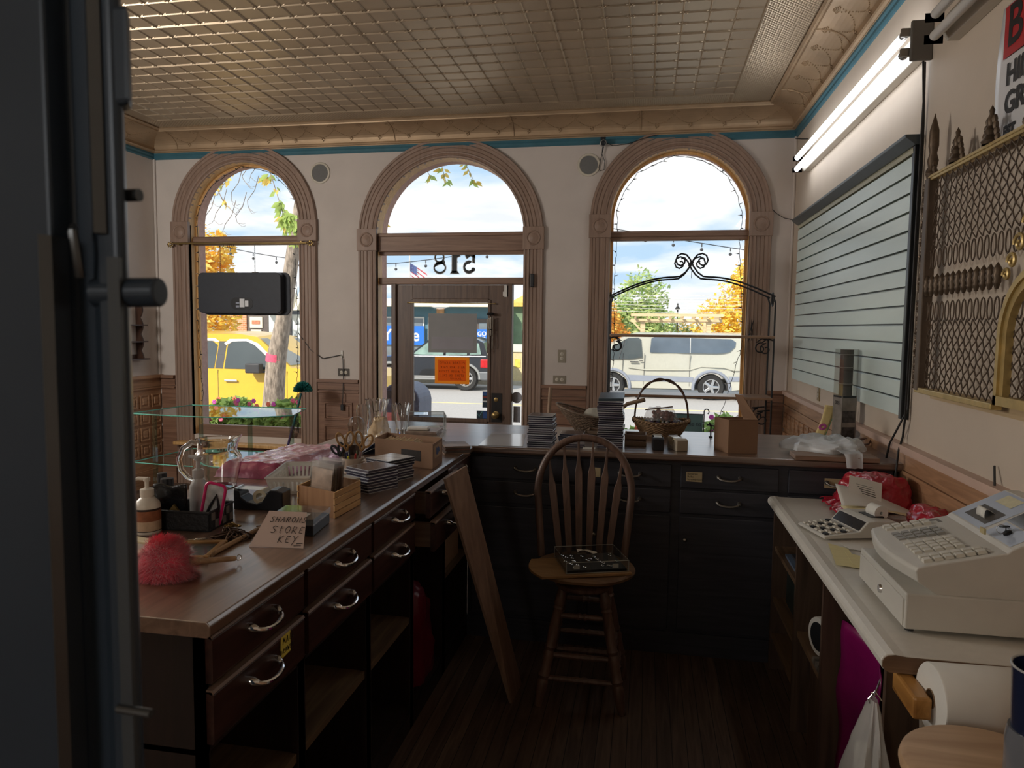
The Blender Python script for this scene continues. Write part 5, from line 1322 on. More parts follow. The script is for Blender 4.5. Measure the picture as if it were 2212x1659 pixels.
# pink bag of wrapped goods, big and flat
PB = mat('pink_film', (206, 150, 164), .16, var=.22, scale=14, bump=.7, bscale=22, spec=.8, coat=.5)
m = MB()
def pb(u, v):
    x = -1.66 + .27 * u + .05 * v; y = 2.52 + .56 * v - .10 * u * (1 - v) * 0
    e = min(1, 9 * min(u, 1 - u, v * 1.4, (1 - v) * 1.4)) if 0 < u < 1 and 0 < v < 1 else 0
    h = .052 * e ** .5 + .008 * e * nz((x, y, 0), 16, 2) + .005 * e * abs(nz((x * 1, y * 3, 0), 30, 5))
    return (x + .01 * nz((x, y, 3), 9), y, 1.0008 + max(0, h))
m.grid(pb, 40, 60); t = tag(m.build('pink_bag', PB, smooth=True), 'flat shiny pale pink plastic bag of goods beyond the pitcher', 'bag')
m = MB()
for v0, v1 in ((.0, .10),):
    m.grid(lambda u, v: (lambda p: (p[0], p[1] - .0015, p[2] * 1 + .0016 if p[2] > 1.005 else p[2] + .0004))(pb(u, v0 + (v1 - v0) * v)), 30, 6)
m.build('rose_panel', mat('rose_film', (150, 64, 92), .3, var=.2, scale=30, bump=.3, bscale=25), t, smooth=True)
m = heap(.045, .05, .065, 31, 30, 12, .016, 24); m.xform(T2(-1.275, 2.85, 1.0)); tag(m.build('candy_bag', mat('mixed_sweets', (180, 150, 176), .25, var=.5, scale=45, bump=.4, bscale=60), smooth=True), 'small clear bag of mixed colourful sweets beside the mug', 'bag')

# white basket
t = thing('plastic_basket', 'white slotted plastic basket between the tape dispenser and the wooden crate', 'basket', (-1.26, 2.44, 1))
Mw = T2(-1.265, 2.44, 1.0, .25); w0, d0, w1, d1, hh = .062, .125, .075, .145, .062
def bwall(m, p, q, P, Q, n):   # slotted wall between bottom edge p-q and top edge P-Q
    p, q, P, Q = V(p), V(q), V(P), V(Q)
    def pt(u, v): return (p.lerp(q, u)).lerp(P.lerp(Q, u), v)
    def quad(u0, u1, v0, v1): m.poly([pt(u0, v0), pt(u1, v0), pt(u1, v1), pt(u0, v1)])
    quad(0, 1, 0, .2); quad(0, 1, .78, 1)
    for i in range(n + 1):
        u = i / n; quad(max(0, u - .28 / n), min(1, u + .28 / n), .2, .78)
m = MB(); b4 = [(-w0, -d0, 0), (w0, -d0, 0), (w0, d0, 0), (-w0, d0, 0)]; t4 = [(-w1, -d1, hh), (w1, -d1, hh), (w1, d1, hh), (-w1, d1, hh)]
for i, n in enumerate((9, 18, 9, 18)): bwall(m, b4[i], b4[(i + 1) % 4], t4[i], t4[(i + 1) % 4], n)
m.poly(b4); m.xform(Mw); m.build('slotted_sides', WHITEP, t, solid=.002)
MB().tube([Mw @ V(p) for p in t4], .0045, 6, closed=True).build('rim', WHITEP, t)

# little slatted crate with sleeved cards
CRW = wood('crate_pine', (190, 146, 94), (222, 180, 126), 'y', rough=.6, bump=.08)
CRX = wood('crate_mdf', (156, 112, 74), (178, 134, 94), 'z', rough=.6, bump=.03)
t = thing('wooden_crate', 'small pale wooden crate with slatted sides holding sleeved cards', 'crate', (-1.02, 2.16, 1))
ang = math.atan2(.18, .003) - PI / 2; Mc = T2(-.942, 2.052, 1.0, -.0)
ex = V((-.163, .07, 0)).normalized(); ey = V((.006, .19, 0)).normalized()
Mc = Matrix(((ex.x, ey.x, 0, -.942), (ex.y, ey.y, 0, 2.053), (0, 0, 1, 1.0), (0, 0, 0, 1)))
MB().box(0, 0, 0, .165, .006, .083).xform(Mc).build('end_board', CRX, t); MB().box(0, .18, 0, .165, .186, .083).xform(Mc).build('end_board', CRX, t)
MB().box(.003, .006, 0, .162, .18, .005).xform(Mc).build('bottom', CRX, t)
for i in range(4):
    z = .0015 + i * .0212
    for x in (-.005, .165): MB().box(x, -.003, z, x + .005, .189, z + .0175).xform(Mc).build('slat', CRW, t)
SLV = pane('sleeve_film', (240, 240, 240), refl=.2, rough=.08)
for i in range(6):
    t2 = thing('sleeved_card', 'clear sleeved card, %s from the front in the little crate' % ('first', 'second', 'third', 'fourth', 'fifth', 'last')[i], 'card', (0, 0, 0), 'sleeved cards in the little crate')
    y = .035 + i * .018
    Mi = Mc @ Matrix.Translation((.045 + .006 * (i % 2), y, .0115)) @ Rx(-.16 - .012 * i).to_4x4() @ Ry(.03 * (i % 3 - 1)).to_4x4()
    MB().box(0, 0, 0, .095, .0015, .125).xform(Mi).build('card', mat('card_print_%d' % i, [(226, 200, 178), (200, 160, 134), (232, 222, 208), (190, 160, 150), (220, 186, 164), (210, 202, 192)][i], .6, var=.25, scale=30), t2)
    MB().box(-.006, -.0012, -.003, .101, .0027, .145).xform(Mi).build('sleeve', SLV, t2)
    t2.location = Mi.translation
    for k_ in kids(t2): k_.matrix_parent_inverse = Matrix.Translation(t2.location).inverted()

# stacks of disc cases
CASEC = mat('case_clear', (196, 198, 204), .12, var=0, spec=.7); CASED = mat('case_insert', (44, 46, 66), .4, var=.2, scale=30)
COVERS = [mat('cover_%d' % i, c_, .15, var=.35, scale=25, spec=.6) for i, c_ in enumerate([(150, 150, 156), (70, 78, 88), (196, 188, 176), (96, 80, 76), (58, 70, 84)])]
INS = [mat('insert_%d' % i, c_, .4, var=.2, scale=60) for i, c_ in enumerate([(44, 44, 62), (60, 56, 76), (36, 38, 48), (78, 72, 84)])]
def disc_case(lab, x, y, z, a, grp, k, w=.125, d=.142, h=.0104):
    t = thing('disc_case', lab, 'disc case', (x, y, z), grp); t.rotation_euler = (0, 0, a)
    def bl(mb, nm, mm):
        o = mb.build(nm, mm, t); o.matrix_parent_inverse = Matrix.Identity(4); return o
    m = MB().box(-w / 2, -d / 2, 0, w / 2, d / 2, .0014).box(-w / 2, -d / 2, h - .0014, w / 2, d / 2, h)
    bl(m, 'clear_shell', CASEC)
    bl(MB().box(-w / 2 + .0006, -d / 2 + .0008, .0014, w / 2 - .0006, d / 2 - .001, h - .0014), 'insert', INS[k % 4])
    bl(MB().poly([(-w / 2 + .003, -d / 2 + .003, h + .0003), (w / 2 - .003, -d / 2 + .003, h + .0003), (w / 2 - .003, d / 2 - .003, h + .0003), (-w / 2 + .003, d / 2 - .003, h + .0003)]), 'cover', COVERS[k % 5])
    return t
ORD_ = ['bottom', 'second', 'third', 'fourth', 'fifth', 'sixth', 'seventh', 'eighth', 'ninth', 'tenth', 'eleventh', 'twelfth', 'thirteenth', 'fourteenth', 'fifteenth', 'sixteenth', 'seventeenth', 'eighteenth', 'nineteenth', 'twentieth', 'twenty-first', 'twenty-second', 'twenty-third']
def stack(n, x, y, a, desc, grp, jit=.004, seed=1, z=1.0, h=.0106, rot=False):
    r = random.Random(seed)
    for i in range(n):
        nm = 'topmost' if i == n - 1 else ('bottom' if i == 0 else ORD_[i] + ' from bottom')
        disc_case('clear disc case, %s in the %s' % (nm, desc), x + r.uniform(-jit, jit), y + r.uniform(-jit, jit), z + i * h + .0003, a + r.uniform(-.03, .03) + (PI / 2 if rot else 0), grp, r.randint(0, 9))
stack(15, -.512, 3.585, .0, 'stack left of the stool back', 'disc cases in the left stack on the far counter', .005, 1)
stack(4, -.383, 3.80, .0, 'short stack behind the stool back', 'disc cases in the short stack on the far counter', .004, 2)
stack(22, -.168, 3.655, .0, 'tall stack right of the stool back', 'disc cases in the tall stack on the far counter', .006, 3)
t = thing('dark_case', 'dark slate plastic case tilted on top of the tall disc stack', 'case', (-.168, 3.655, 1.236))
MB().box(-.065, -.075, .0, .06, .075, .014).xform(T2(-.165, 3.65, 1.247, 0, Rx(.11) @ Ry(-.03))).build('lid', mat('slate_plastic', (72, 86, 96), .3, var=.05), t, bevel=.002)
MB().box(-.064, -.074, -.005, .059, .074, -.0005).xform(T2(-.165, 3.65, 1.247, 0, Rx(.11) @ Ry(-.03))).build('base', CASEC, t)
for c_, o_ in ((0, 0),): pass
stack(2, -.36, 3.62, .1, 'low pair right in front of the short stack', 'disc cases lying near the stool back', .003, 6)
# left counter disc stacks
stack(8, -.985, 2.475, -.5, 'near stack behind the little crate', 'disc cases in the near stack on the left counter', .005, 11)
stack(8, -.985, 2.66, -.45, 'second stack before the carton', 'disc cases in the second stack on the left counter', .006, 12)
m = MB().box(-.06, -.035, 0, .06, .035, .062).xform(T2(-1.055, 2.36, 1.0, -.45)); tag(m.build('paper_packet', mat('grey_packet', (178, 172, 160), .4, var=.2, scale=30)), 'grey packet standing between the little crate and the disc cases', 'packet')

# mug with pens and scissors
t = thing('pen_mug', 'pale stoneware mug with a curled handle, crammed with pens and scissors', 'mug', (-1.155, 2.71, 1))
MUG = mat('mug_glaze', (186, 168, 150), .3, var=.2, scale=20)
m = MB(); m.lathe([(0, 0), (.036, 0), (.04, .004), (.042, .03), (.044, .062), (.045, .066), (.041, .066), (.039, .03), (.036, .006), (0, .006)], (-1.16, 2.71, 1), 30); m.build('cup', MUG, t, smooth=True)
MB().tube([(-1.12, 2.70, 1.052), (-1.10, 2.695, 1.06), (-1.085, 2.69, 1.048), (-1.085, 2.69, 1.028), (-1.10, 2.695, 1.014), (-1.12, 2.70, 1.016)], .005, 8).build('handle', MUG, t, smooth=True)
tag(MB().box(-.028, -.05, 0, .028, .05, .108).xform(T2(-1.2, 2.80, 1.0, .1)).build('tea_tin', mat('tin_dark', (70, 56, 48), .4, var=.4, scale=30)), 'dark printed tin standing right behind the pen mug', 'tin')
pens = [((58, 70, 120), -.02, .01, .10), ((196, 190, 60), -.005, -.025, .075), ((170, 52, 50), .018, -.02, .085), ((40, 42, 46), -.024, -.008, .085), ((60, 64, 70), .024, .008, .095), ((90, 92, 60), .005, .024, .09), ((36, 40, 80), -.012, -.02, .09)]
for i, (col, dx_, dy_, h) in enumerate(pens):
    names = ('blue', 'yellow', 'red', 'black', 'grey', 'olive', 'navy')
    tag(MB().tube([(-1.16 + dx_ * .6, 2.71 + dy_ * .6, 1.0085), (-1.16 + dx_ * 1.25, 2.71 + dy_ * 1.25, 1.0 + h)], [.0035, .0045], 8).build('pen', mat('pen_%d' % i, col, .35, var=0), smooth=True), names[i] + ' pen standing in the stoneware mug', 'pen', 'pens in the mug')
SCH = mat('scissor_tan', (150, 112, 66), .4, var=.1)
for i, (x, y, mm, lab) in enumerate(((-1.168, 2.70, SCH, 'tan-handled scissors on the left in the stoneware mug'), (-1.145, 2.715, SCH, 'tan-handled scissors on the right in the stoneware mug'), (-1.195, 2.715, BLACKP, 'black-handled scissors at the left rim of the stoneware mug'))):
    t = thing('scissors', lab, 'scissors', (x, y, 1.01)); lean = (-.15, .22, -.35)[i]; Ms = T2(x, y, 1.0085 if i < 2 else 1.01, 0, Ry(lean))
    k = 1.0 if i < 2 else .7
    MB().box(-.006, -.001, 0, .006, .001, .10 * k).xform(Ms).build('blade', SILV, t)
    for s in (-1, 1):
        M2 = Ms @ Matrix.Translation((s * .02 * k, 0, .133 * k)) @ Ry(s * .35).to_4x4()
        MB().tube([M2 @ V((.015 * k * math.cos(a), 0, .028 * k * math.sin(a))) for a in [q * PI / 9 for q in range(18)]], .0048, 7, closed=True, flat=.8).tube([M2 @ V((0, 0, -.028 * k)), Ms @ V((0, 0, .085 * k))], .005, 6).build('finger_loop', mm, t, smooth=True)

# carton full of cards
KR = mat('carton', (142, 110, 86), .8, var=.07, scale=8); KRL = mat('carton_inside', (170, 138, 108), .8, var=.05)
t = thing('card_carton', 'brown cardboard carton full of pale index cards at the counter edge', 'carton', (-1.02, 3.0, 1))
ex = V((-.29, .085, 0)).normalized(); ey = V((-.012, .185, 0)).normalized()
Mq = Matrix(((ex.x, ey.x, 0, -.869), (ex.y, ey.y, 0, 2.858), (0, 0, 1, 1.0), (0, 0, 0, 1)))
m = MB(); m.box(0, 0, 0, .30, .004, .11).box(0, .181, 0, .30, .185, .108).box(0, .004, 0, .004, .181, .106).box(.296, .004, 0, .30, .181, .11).box(0, 0, 0, .30, .185, .004); m.xform(Mq).build('box', KR, t)
MB().box(.06, -.001, .03, .16, 0, .075).xform(Mq).build('shipping_label', mat('label_black', (46, 42, 40), .6, var=.3, scale=60), t)
m = MB(); m.add([Mq @ V(p) for p in ((-.001, .035, .04), (-.001, .15, .04), (-.001, .165, .095), (-.001, .02, .095))], [(0, 1, 2, 3)]); m.build('end_print', KRL, t)
m = MB(); m.add([Mq @ V(p) for p in ((-.002, .06, .055), (-.002, .09, .05), (-.002, .11, .06), (-.002, .13, .055), (-.002, .12, .075), (-.002, .10, .085), (-.002, .085, .078), (-.002, .065, .085))], [(0, 1, 2, 3, 4, 5, 6, 7)]); m.build('blue_mark', mat('blue_print', (40, 62, 110), .5, var=0), t)
IDX = mat('index_card', (228, 204, 166), .7, var=.06)
for i in range(16):
    x = .09 + i * .0115
    tag(MB().box(x, .012, .0045, x + .0018, .13, .098 + .004 * (i % 3)).xform(Mq @ Matrix.Rotation(.0, 4, 'Y')).build('index_card', IDX), 'pale index card filed upright in the brown carton', 'card', 'index cards in the carton')

# beyond the carton
CLB = [mat('book_cover_%d' % i, c_, .4, var=.2, scale=25) for i, c_ in enumerate([(176, 160, 146), (120, 88, 76), (200, 190, 178), (92, 84, 80), (150, 130, 116), (208, 200, 190)])]
def booklets(n, x, y, a, w, d, h, lab, grp, seed, z=1.0):
    r = random.Random(seed)
    for i in range(n):
        o = MB().box(-w / 2, -d / 2, 0, w / 2, d / 2, h - .0004).xform(T2(x + r.uniform(-.006, .006), y + r.uniform(-.006, .006), z + i * h, a + r.uniform(-.08, .08))).build('booklet', CLB[r.randint(0, 5)])
        tag(o, '%s booklet %s' % ('topmost' if i == n - 1 else 'bottom' if i == 0 else ORD_[i] + ' from bottom', lab), 'booklet', grp)
booklets(6, -.895, 3.30, .5, .12, .15, .0065, 'in the fanned pile at the counter corner', 'booklets at the counter corner', 3)
booklets(9, -1.06, 3.36, .1, .15, .16, .0105, 'in the pile behind the brown carton', 'booklets behind the carton', 4)
tag(MB().box(-.055, -.03, 0, .05, .03, .016).xform(T2(-1.08, 3.33, 1.095, .1)).build('white_remote', WHITEP, bevel=.006), 'rounded white plastic block lying on the pile behind the carton', 'block')
m = MB().grid(lambda u, v: (-1.30 + .14 * u, 3.12 + .20 * v, 1.001 + .055 * (1 - abs(u - .5) * 2)), 8, 2); tag(m.build('blue_folder', mat('blue_card', (98, 124, 168), .5, var=.05), solid=.0012), 'pale blue folded card peaking up behind the brown carton', 'folder')
t = thing('acrylic_stand', 'clear acrylic box shaped display stand on the far corner of the counter', 'display stand', (-1.27, 4.05, 1))
Ma = T2(-1.265, 4.03, 1.0, .35); clear_box(-.11, .11, -.08, .08, .001, .088, Ma, t, True, .003)
t = thing('paper_sheets', 'white papers lying in the acrylic stand', 'papers', (-1.26, 3.85, 1)); MB().box(-.09, -.06, .002, .08, .06, .006).xform(Ma).build('sheet', PAPER, t)
# glass vases
def vase(lab, x, y, prof, flute=0, n=36, nm='glass_vase'):
    t = thing(nm, lab, 'glass', (x, y, 1)); m = MB(); th = .002
    inner = [(max(r - th, .001), z) for r, z in prof[2:]][::-1]
    m.lathe(prof + inner, (x, y, 1.0005), n)
    if flute:
        for i, p in enumerate(m.v):
            a = math.atan2(p[1] - y, p[0] - x); h = (p[2] - 1.0) / prof[-1][1]
            k = 1 + .05 * math.cos(flute * a) * h; m.v[i] = (x + (p[0] - x) * k, y + (p[1] - y) * k, p[2] + .006 * math.cos(flute * a) * (h > .93))
    m.build('bowl', GLS, t, smooth=True); return t
vase('slim straight sided tall drinking glass left of the fluted vases', -1.518, 3.69, [(0, 0), (.03, 0), (.032, .004), (.03, .05), (.036, .10), (.037, .14), (.034, .166)], nm='drinking_glass')
vase('larger fluted glass vase among the glasses', -1.425, 3.66, [(0, 0), (.032, 0), (.034, .004), (.036, .06), (.046, .13), (.062, .20)], 14, 56)
vase('smaller fluted glass vase right of the larger one', -1.30, 3.70, [(0, 0), (.03, 0), (.032, .004), (.033, .06), (.04, .12), (.052, .175)], 12, 48)
m = heap(.05, .04, .12, 44, 30, 14, .02, 20); m.xform(T2(-1.37, 3.56, 1.0)); tag(m.build('wrapped_goods', film('tan_film', (206, 180, 140), .55, .2), smooth=True), 'clear bag with tan contents in front of the fluted vases', 'bag')
t = thing('plastic_scoop', 'clear rounded plastic scoop standing behind the scissors', 'scoop', (-1.24, 2.90, 1))
MB().lathe([(0, 0), (.028, 0), (.03, .004), (.026, .08), (.034, .13), (.038, .165), (.03, .19), (.012, .2), (0, .201)], (-1.245, 2.95, 1.0005), 24).build('cover', CLR, t, smooth=True)

# ---- far counter
tag(MB().add([(-.825, 3.50, 1.0006), (-.60, 3.525, 1.0006), (-.655, 3.93, 1.0006), (-.845, 3.93, 1.0006), (-.825, 3.50, 1.0022), (-.60, 3.525, 1.0022), (-.655, 3.93, 1.0022), (-.845, 3.93, 1.0022)], [(3, 2, 1, 0), (4, 5, 6, 7), (0, 1, 5, 4), (1, 2, 6, 5), (2, 3, 7, 6), (3, 0, 4, 7)]).build('glossy_board', mat('gloss_white', (196, 198, 200), .12, var=.02, spec=.7)), 'glossy pale flat sheet lying on the far counter left of the disc stack', 'sheet')
tag(MB().box(-.30, 3.53, 1.0006, -.24, 3.56, 1.006).build('paper_pad', PAPER), 'small white pad on the far counter edge right behind the stool back', 'pad')
def slat_crate(lab, x, y, w, d, h, mm, a=0.):
    t = thing('slatted_crate', lab, 'crate', (x, y, 1)); M = T2(x, y, 1.0006, a)
    MB().box(-w, -d, 0, w, d, .004).xform(M).build('bottom', mm, t)
    for s in (-1, 1):
        MB().box(s * w - .003, -d, 0, s * w + .003, d, h).xform(M).build('end_board', mm, t)
        for z in (.004, h * .6): MB().box(-w, s * d - .003, z, w, s * d + .003, z + h * .36).xform(M).build('slat', mm, t)
CRG = wood('crate_grey', (112, 92, 76), (150, 128, 108), 'x', rough=.6)
slat_crate('small grey wooden slatted crate right of the tall disc stack', -.045, 3.745, .052, .06, .06, CRG)
slat_crate('grey wooden tray partly hidden behind the tall disc stack', -.25, 3.90, .05, .06, .05, CRG)
WICK = mat('wicker_tan', (150, 122, 92), .6, var=.25, scale=40); WICD = mat('wicker_dark', (112, 94, 78), .6, var=.3, scale=40); WICH = mat('wicker_handle', (84, 60, 48), .5, var=.2)
def wicker(m, fn, nst, nrow, r_=.0028, amp=.0035):
    """fn(a, v) gives a wall point; woven rows weave in and out of upright stakes."""
    for k in range(nrow):
        v = (k + .5) / nrow; pts = []
        n = nst * 4
        for i in range(n):
            a = 2 * PI * i / n; p, q = V(fn(a, v)), V(fn(a, v + .01)); 
            nrm = V((math.cos(a), math.sin(a), 0))
            pts.append(p + nrm * amp * math.sin(nst * a / 1. + PI * (k % 2)) )
        m.tube(pts, r_, 5, closed=True)
    for i in range(nst):
        a = 2 * PI * i / nst; m.tube([fn(a, v) for v in (0, .25, .5, .75, 1)], r_ * .9, 5)
t = thing('wicker_basket', 'shallow scoop shaped grey wicker basket holding a cloth behind the disc stacks', 'basket', (-.28, 4.08, 1))
def fl(a, v):
    hh = .075 + .085 * (.5 - .5 * math.cos(a)) ** 1.5 * 1.0 + .02 * (math.cos(a) > 0) * math.cos(a)
    rx_, ry_ = .10 + .09 * v, .075 + .055 * v
    return V((-.285 + (.0 - .03 * v) + rx_ * math.cos(a), 4.10 + ry_ * math.sin(a), 1.004 + hh * v))
m = MB(); wicker(m, fl, 26, 16); m.build('woven_wall', WICD, t)
MB().tube([fl(2 * PI * i / 40, 1.0) for i in range(40)], .006, 6, closed=True).build('rim', WICD, t)
MB().lathe([(0, 0), (.105, 0), (.1, .004), (0, .004)], (-.285, 4.10, 1.0006), 24).xform(Matrix.Identity(4)).build('base', WICD, t)
m = heap(.075, .06, .05, 61, 28, 10, .014, 14); m.xform(T2(-.27, 4.09, 1.09)); tag(m.build('folded_cloth', mat('grey_cloth', (176, 172, 160), .9, var=.05), smooth=True), 'pale grey folded cloth lying in the scoop shaped wicker basket', 'cloth')
MB().box(-.34, 4.04, 1.005, -.2, 4.16, 1.09).build('lining', WICD, bpy.data.objects['wicker_basket'])
tag(MB().tube([(-.19, 4.14, 1.09), (-.10, 4.08, 1.175), (-.005, 4.04, 1.205)], [.011, .011, .012], 8).build('rolling_stick', wood('dark_stick', (96, 76, 56), (130, 106, 80), 'x', rough=.6), smooth=True), 'rough wooden stick handle poking right out of the scoop basket', 'stick')
t = thing('handled_basket', 'oval wicker basket with a tall arched handle filled with beads', 'basket', (.09, 4.12, 1))
def fr_(a, v):
    rx_, ry_ = .105 + .048 * v ** .8, .075 + .04 * v ** .8
    return V((.09 + rx_ * math.cos(a), 4.12 + ry_ * math.sin(a), 1.004 + .078 * v + .008 * math.cos(2 * a) * v))
m = MB(); wicker(m, fr_, 30, 11, .0034); m.build('woven_wall', WICK, t)
m = MB()
for s in (0, 1): m.tube([fr_(2 * PI * i / 80, 1.0) + V((0, 0, .006 * math.sin(22 * 2 * PI * i / 80 + PI * s))) + V((math.cos(2 * PI * i / 80), math.sin(2 * PI * i / 80), 0)) * .006 * math.cos(22 * 2 * PI * i / 80 + PI * s) for i in range(80)], .005, 5, closed=True)
m.build('braided_rim', WICK, t, smooth=True)
MB().prism([(.09 + .11 * math.cos(i * PI / 12), 4.12 + .08 * math.sin(i * PI / 12)) for i in range(24)], 'z', 1.0006, 1.006).build('base', WICK, t)
hm = MB()
for s in (0, 1):
    hm.tube([V((.09 - .148 * math.cos(PI * i / 30) * (1 + .0), 4.125, 1.08 + .235 * math.sin(PI * i / 30) ** .8)) + V((0, .005 * math.sin(i * .7 + PI * s), .005 * math.cos(i * .7 + PI * s))) for i in range(31)], .0052, 7)
hm.build('handle', WICH, t, smooth=True)
for s in (-1, 1): MB().ball((.09 + s * .15, 4.12, 1.085), (.014, .016, .02), 8, 6).build('handle_lashing', WICH, t, smooth=True)
MB().prism([(.09 + .125 * math.cos(i * PI / 12), 4.12 + .09 * math.sin(i * PI / 12)) for i in range(24)], 'z', 1.03, 1.062).build('filling_bed', WICH, t)
BDC = [mat('bead_%d' % i, c_, .25, var=.1) for i, c_ in enumerate([(40, 40, 52), (96, 52, 44), (60, 84, 96), (150, 128, 60), (70, 50, 70), (120, 116, 110)])]
r = random.Random(17)
for i in range(120):
    q = math.sqrt(r.random()); a = r.uniform(0, 2 * PI)
    p = (.09 + .125 * q * math.cos(a), 4.12 + .088 * q * math.sin(a), 1.068 + .018 * (1 - q) + .006 * r.random())
    tag(MB().ball(p, r.uniform(.009, .013), 8, 6).build('bead', BDC[r.randint(0, 5)], smooth=True), 'small dark coloured bead in the handled wicker basket', 'bead', 'beads in the handled basket')
m = heap(.085, .05, .07, 71, 30, 12, .012, 26); m.xform(T2(.085, 4.11, 1.088)); tag(m.build('bead_bag', film('bead_film', (200, 190, 186), .28, .12), smooth=True), 'clear cellophane bag of large berries topping the handled basket', 'bag')
for i in range(26):
    a = r.uniform(0, 2 * PI); q = math.sqrt(r.random()); p = (.095 + .06 * q * math.cos(a), 4.11 + .034 * q * math.sin(a), 1.1 + .05 * r.random() * (1 - .5 * q))
    tag(MB().ball(p, r.uniform(.011, .015), 8, 6).build('berry', mat('berry_red', (112, 52, 48), .3, var=.3, scale=30) if 'berry_red' not in bpy.data.materials else bpy.data.materials['berry_red'], smooth=True), 'round dark red berry bead inside the cellophane bag', 'berry', 'berries in the cellophane bag')
tag(MB().tube([(.0, 4.08, 1.145), (.15, 4.07, 1.168)], .0035, 6).build('thin_rod', WICH), 'thin dark rod lying across the top of the handled basket', 'rod')
# open carton
t = thing('open_carton', 'small brown cardboard box with one tall flap standing open on the far counter', 'carton', (.47, 3.66, 1))
e1 = V((.136, .02, 0)); e2 = V((-.055, .125, 0)); O = V((.401, 3.582, 1.0006)); hh = .163
def wallq(p, q, z0, z1, o): o.add([p + V((0, 0, z0)), q + V((0, 0, z0)), q + V((0, 0, z1)), p + V((0, 0, z1))], [(0, 1, 2, 3)])
m = MB(); cs = [O, O + e1, O + e1 + e2, O + e2]
for i in range(4): wallq(cs[i], cs[(i + 1) % 4], 0, hh, m)
m.add(cs, [(0, 1, 2, 3)]); m.build('box', KR, t, solid=.003)
top = V((0, 0, hh)); fl_ = MB().add([cs[1] + top - e1 * .0, cs[2] + top, cs[2] + top + V((-.045, -.03, .115)), cs[1] + top + V((-.07, .05, .115))], [(0, 1, 2, 3)]); fl_.build('flap', KR, t, solid=.003)
MB().add([cs[0] + top, cs[1] + top, cs[1] + top + V((0, -.002, .004)), cs[0] + top + V((.004, -.002, .004))], [(0, 1, 2, 3)]).build('folded_flap', KR, t, solid=.003)
t = thing('card_stand', 'little dark metal easel clip standing left of the brown box', 'clip', (.365, 4.1, 1))
MB().box(.352, 4.09, 1.0006, .372, 4.11, 1.006).build('foot', IRON, t); MB().tube([(.362, 4.10, 1.006), (.362, 4.10, 1.06), (.352, 4.10, 1.085)], .004, 6).tube([(.34, 4.1, 1.07), (.40, 4.1, 1.062)], .004, 6).build('arm', IRON, t)
# plastic bag on a board
tag(MB().box(.69, 3.478, 1.0006, 1.055, 3.62, 1.022).build('wooden_board', wood('plain_board', (128, 102, 84), (156, 128, 108), 'x', rough=.5), bevel=.002), 'flat brown board under the white plastic bag on the far counter', 'board')
m = heap(.185, .13, .06, 81, 60, 20, .022, 13, 2.2, .3); m.xform(T2(.87, 3.70, 1.0225, -.1))
for i, p in enumerate(m.v):
    m.v[i] = (p[0], p[1], max(1.0228, p[2]))
t = tag(m.build('plastic_bag', film('white_bag_film', (222, 226, 230), .85, .28), smooth=True), 'crumpled white plastic carrier bag on the far counter by the right wall', 'bag')
m = MB().grid(lambda u, v: (.85 + .14 * u * (1 - .5 * v) + .06 * v, 3.61 - .15 * v - .008 * math.sin(6 * u), 1.048 - .012 * v - .06 * max(0, v - .9) / .1 + .006 * nz((u * 3, v * 3, 0), 1)), 14, 14); m.build('loose_corner', film('bag_corner_film', (222, 226, 230), .7, .28), t, smooth=True)
# tower box with clear top
t = thing('tower_box', 'tall narrow box with a clear top showing a grey roll, by the right wall', 'box', (1.095, 4.22, 1))
Mt = T2(1.078, 4.20, 1.0006, .32); w_ = .043
GB_ = mat('box_print', (136, 130, 124), .45, var=.25, scale=22)
MB().box(-w_, -w_, 0, w_, w_, .245).xform(Mt).build('printed_carton', GB_, t)
m = MB()
for i in range(4): 
    M2 = Mt @ Rz(i * PI / 2).to_4x4(); m.poly([M2 @ V((-w_, -w_, .245)), M2 @ V((w_, -w_, .245)), M2 @ V((w_, -w_, .50)), M2 @ V((-w_, -w_, .50))])
m.poly([Mt @ V(p) for p in ((-w_, -w_, .5), (w_, -w_, .5), (w_, w_, .5), (-w_, w_, .5))]); m.build('clear_window', CLR, t)
MB().lathe([(0, .246), (.034, .246), (.034, .497), (0, .497)], (0, 0, 0), 24).xform(Mt).build('grey_roll', mat('grey_roll', (92, 86, 82), .6, var=.15, scale=16), t, smooth=True)
m = MB()
for z in (.31, .40, .47): m.tube([Mt @ V((.034 * math.cos(a), .034 * math.sin(a), z)) for a in [q * PI / 10 for q in range(20)]], .003, 5, closed=True)
m.build('pale_hoops', mat('hoop', (150, 146, 142), .5, var=0), t)
LABP = mat('label_grey', (74, 72, 72), .5, var=.5, scale=50)
for face, z0, z1, mm in ((0, .235, .245, BLACKP), (0, .10, .165, LABP), (0, .012, .075, LABP)):
    for q in (0, 1):
        if q == 1 and z1 < .2: continue
        M2 = Mt @ Rz(-q * PI / 2 * 1).to_4x4(); MB().poly([M2 @ V((-w_ * .9, -w_ - .0006, z0)), M2 @ V((w_ * .85, -w_ - .0006, z0)), M2 @ V((w_ * .85, -w_ - .0006, z1)), M2 @ V((-w_ * .9, -w_ - .0006, z1))]).build('print_block', mm, t)
text_mb('005', .03, tuple(Mt @ V((-w_ - .0008, 0, .205))), tuple((Rz(.32) @ V((0, -1, 0)))), (0, 0, 1)).build('box_number', INK, t)
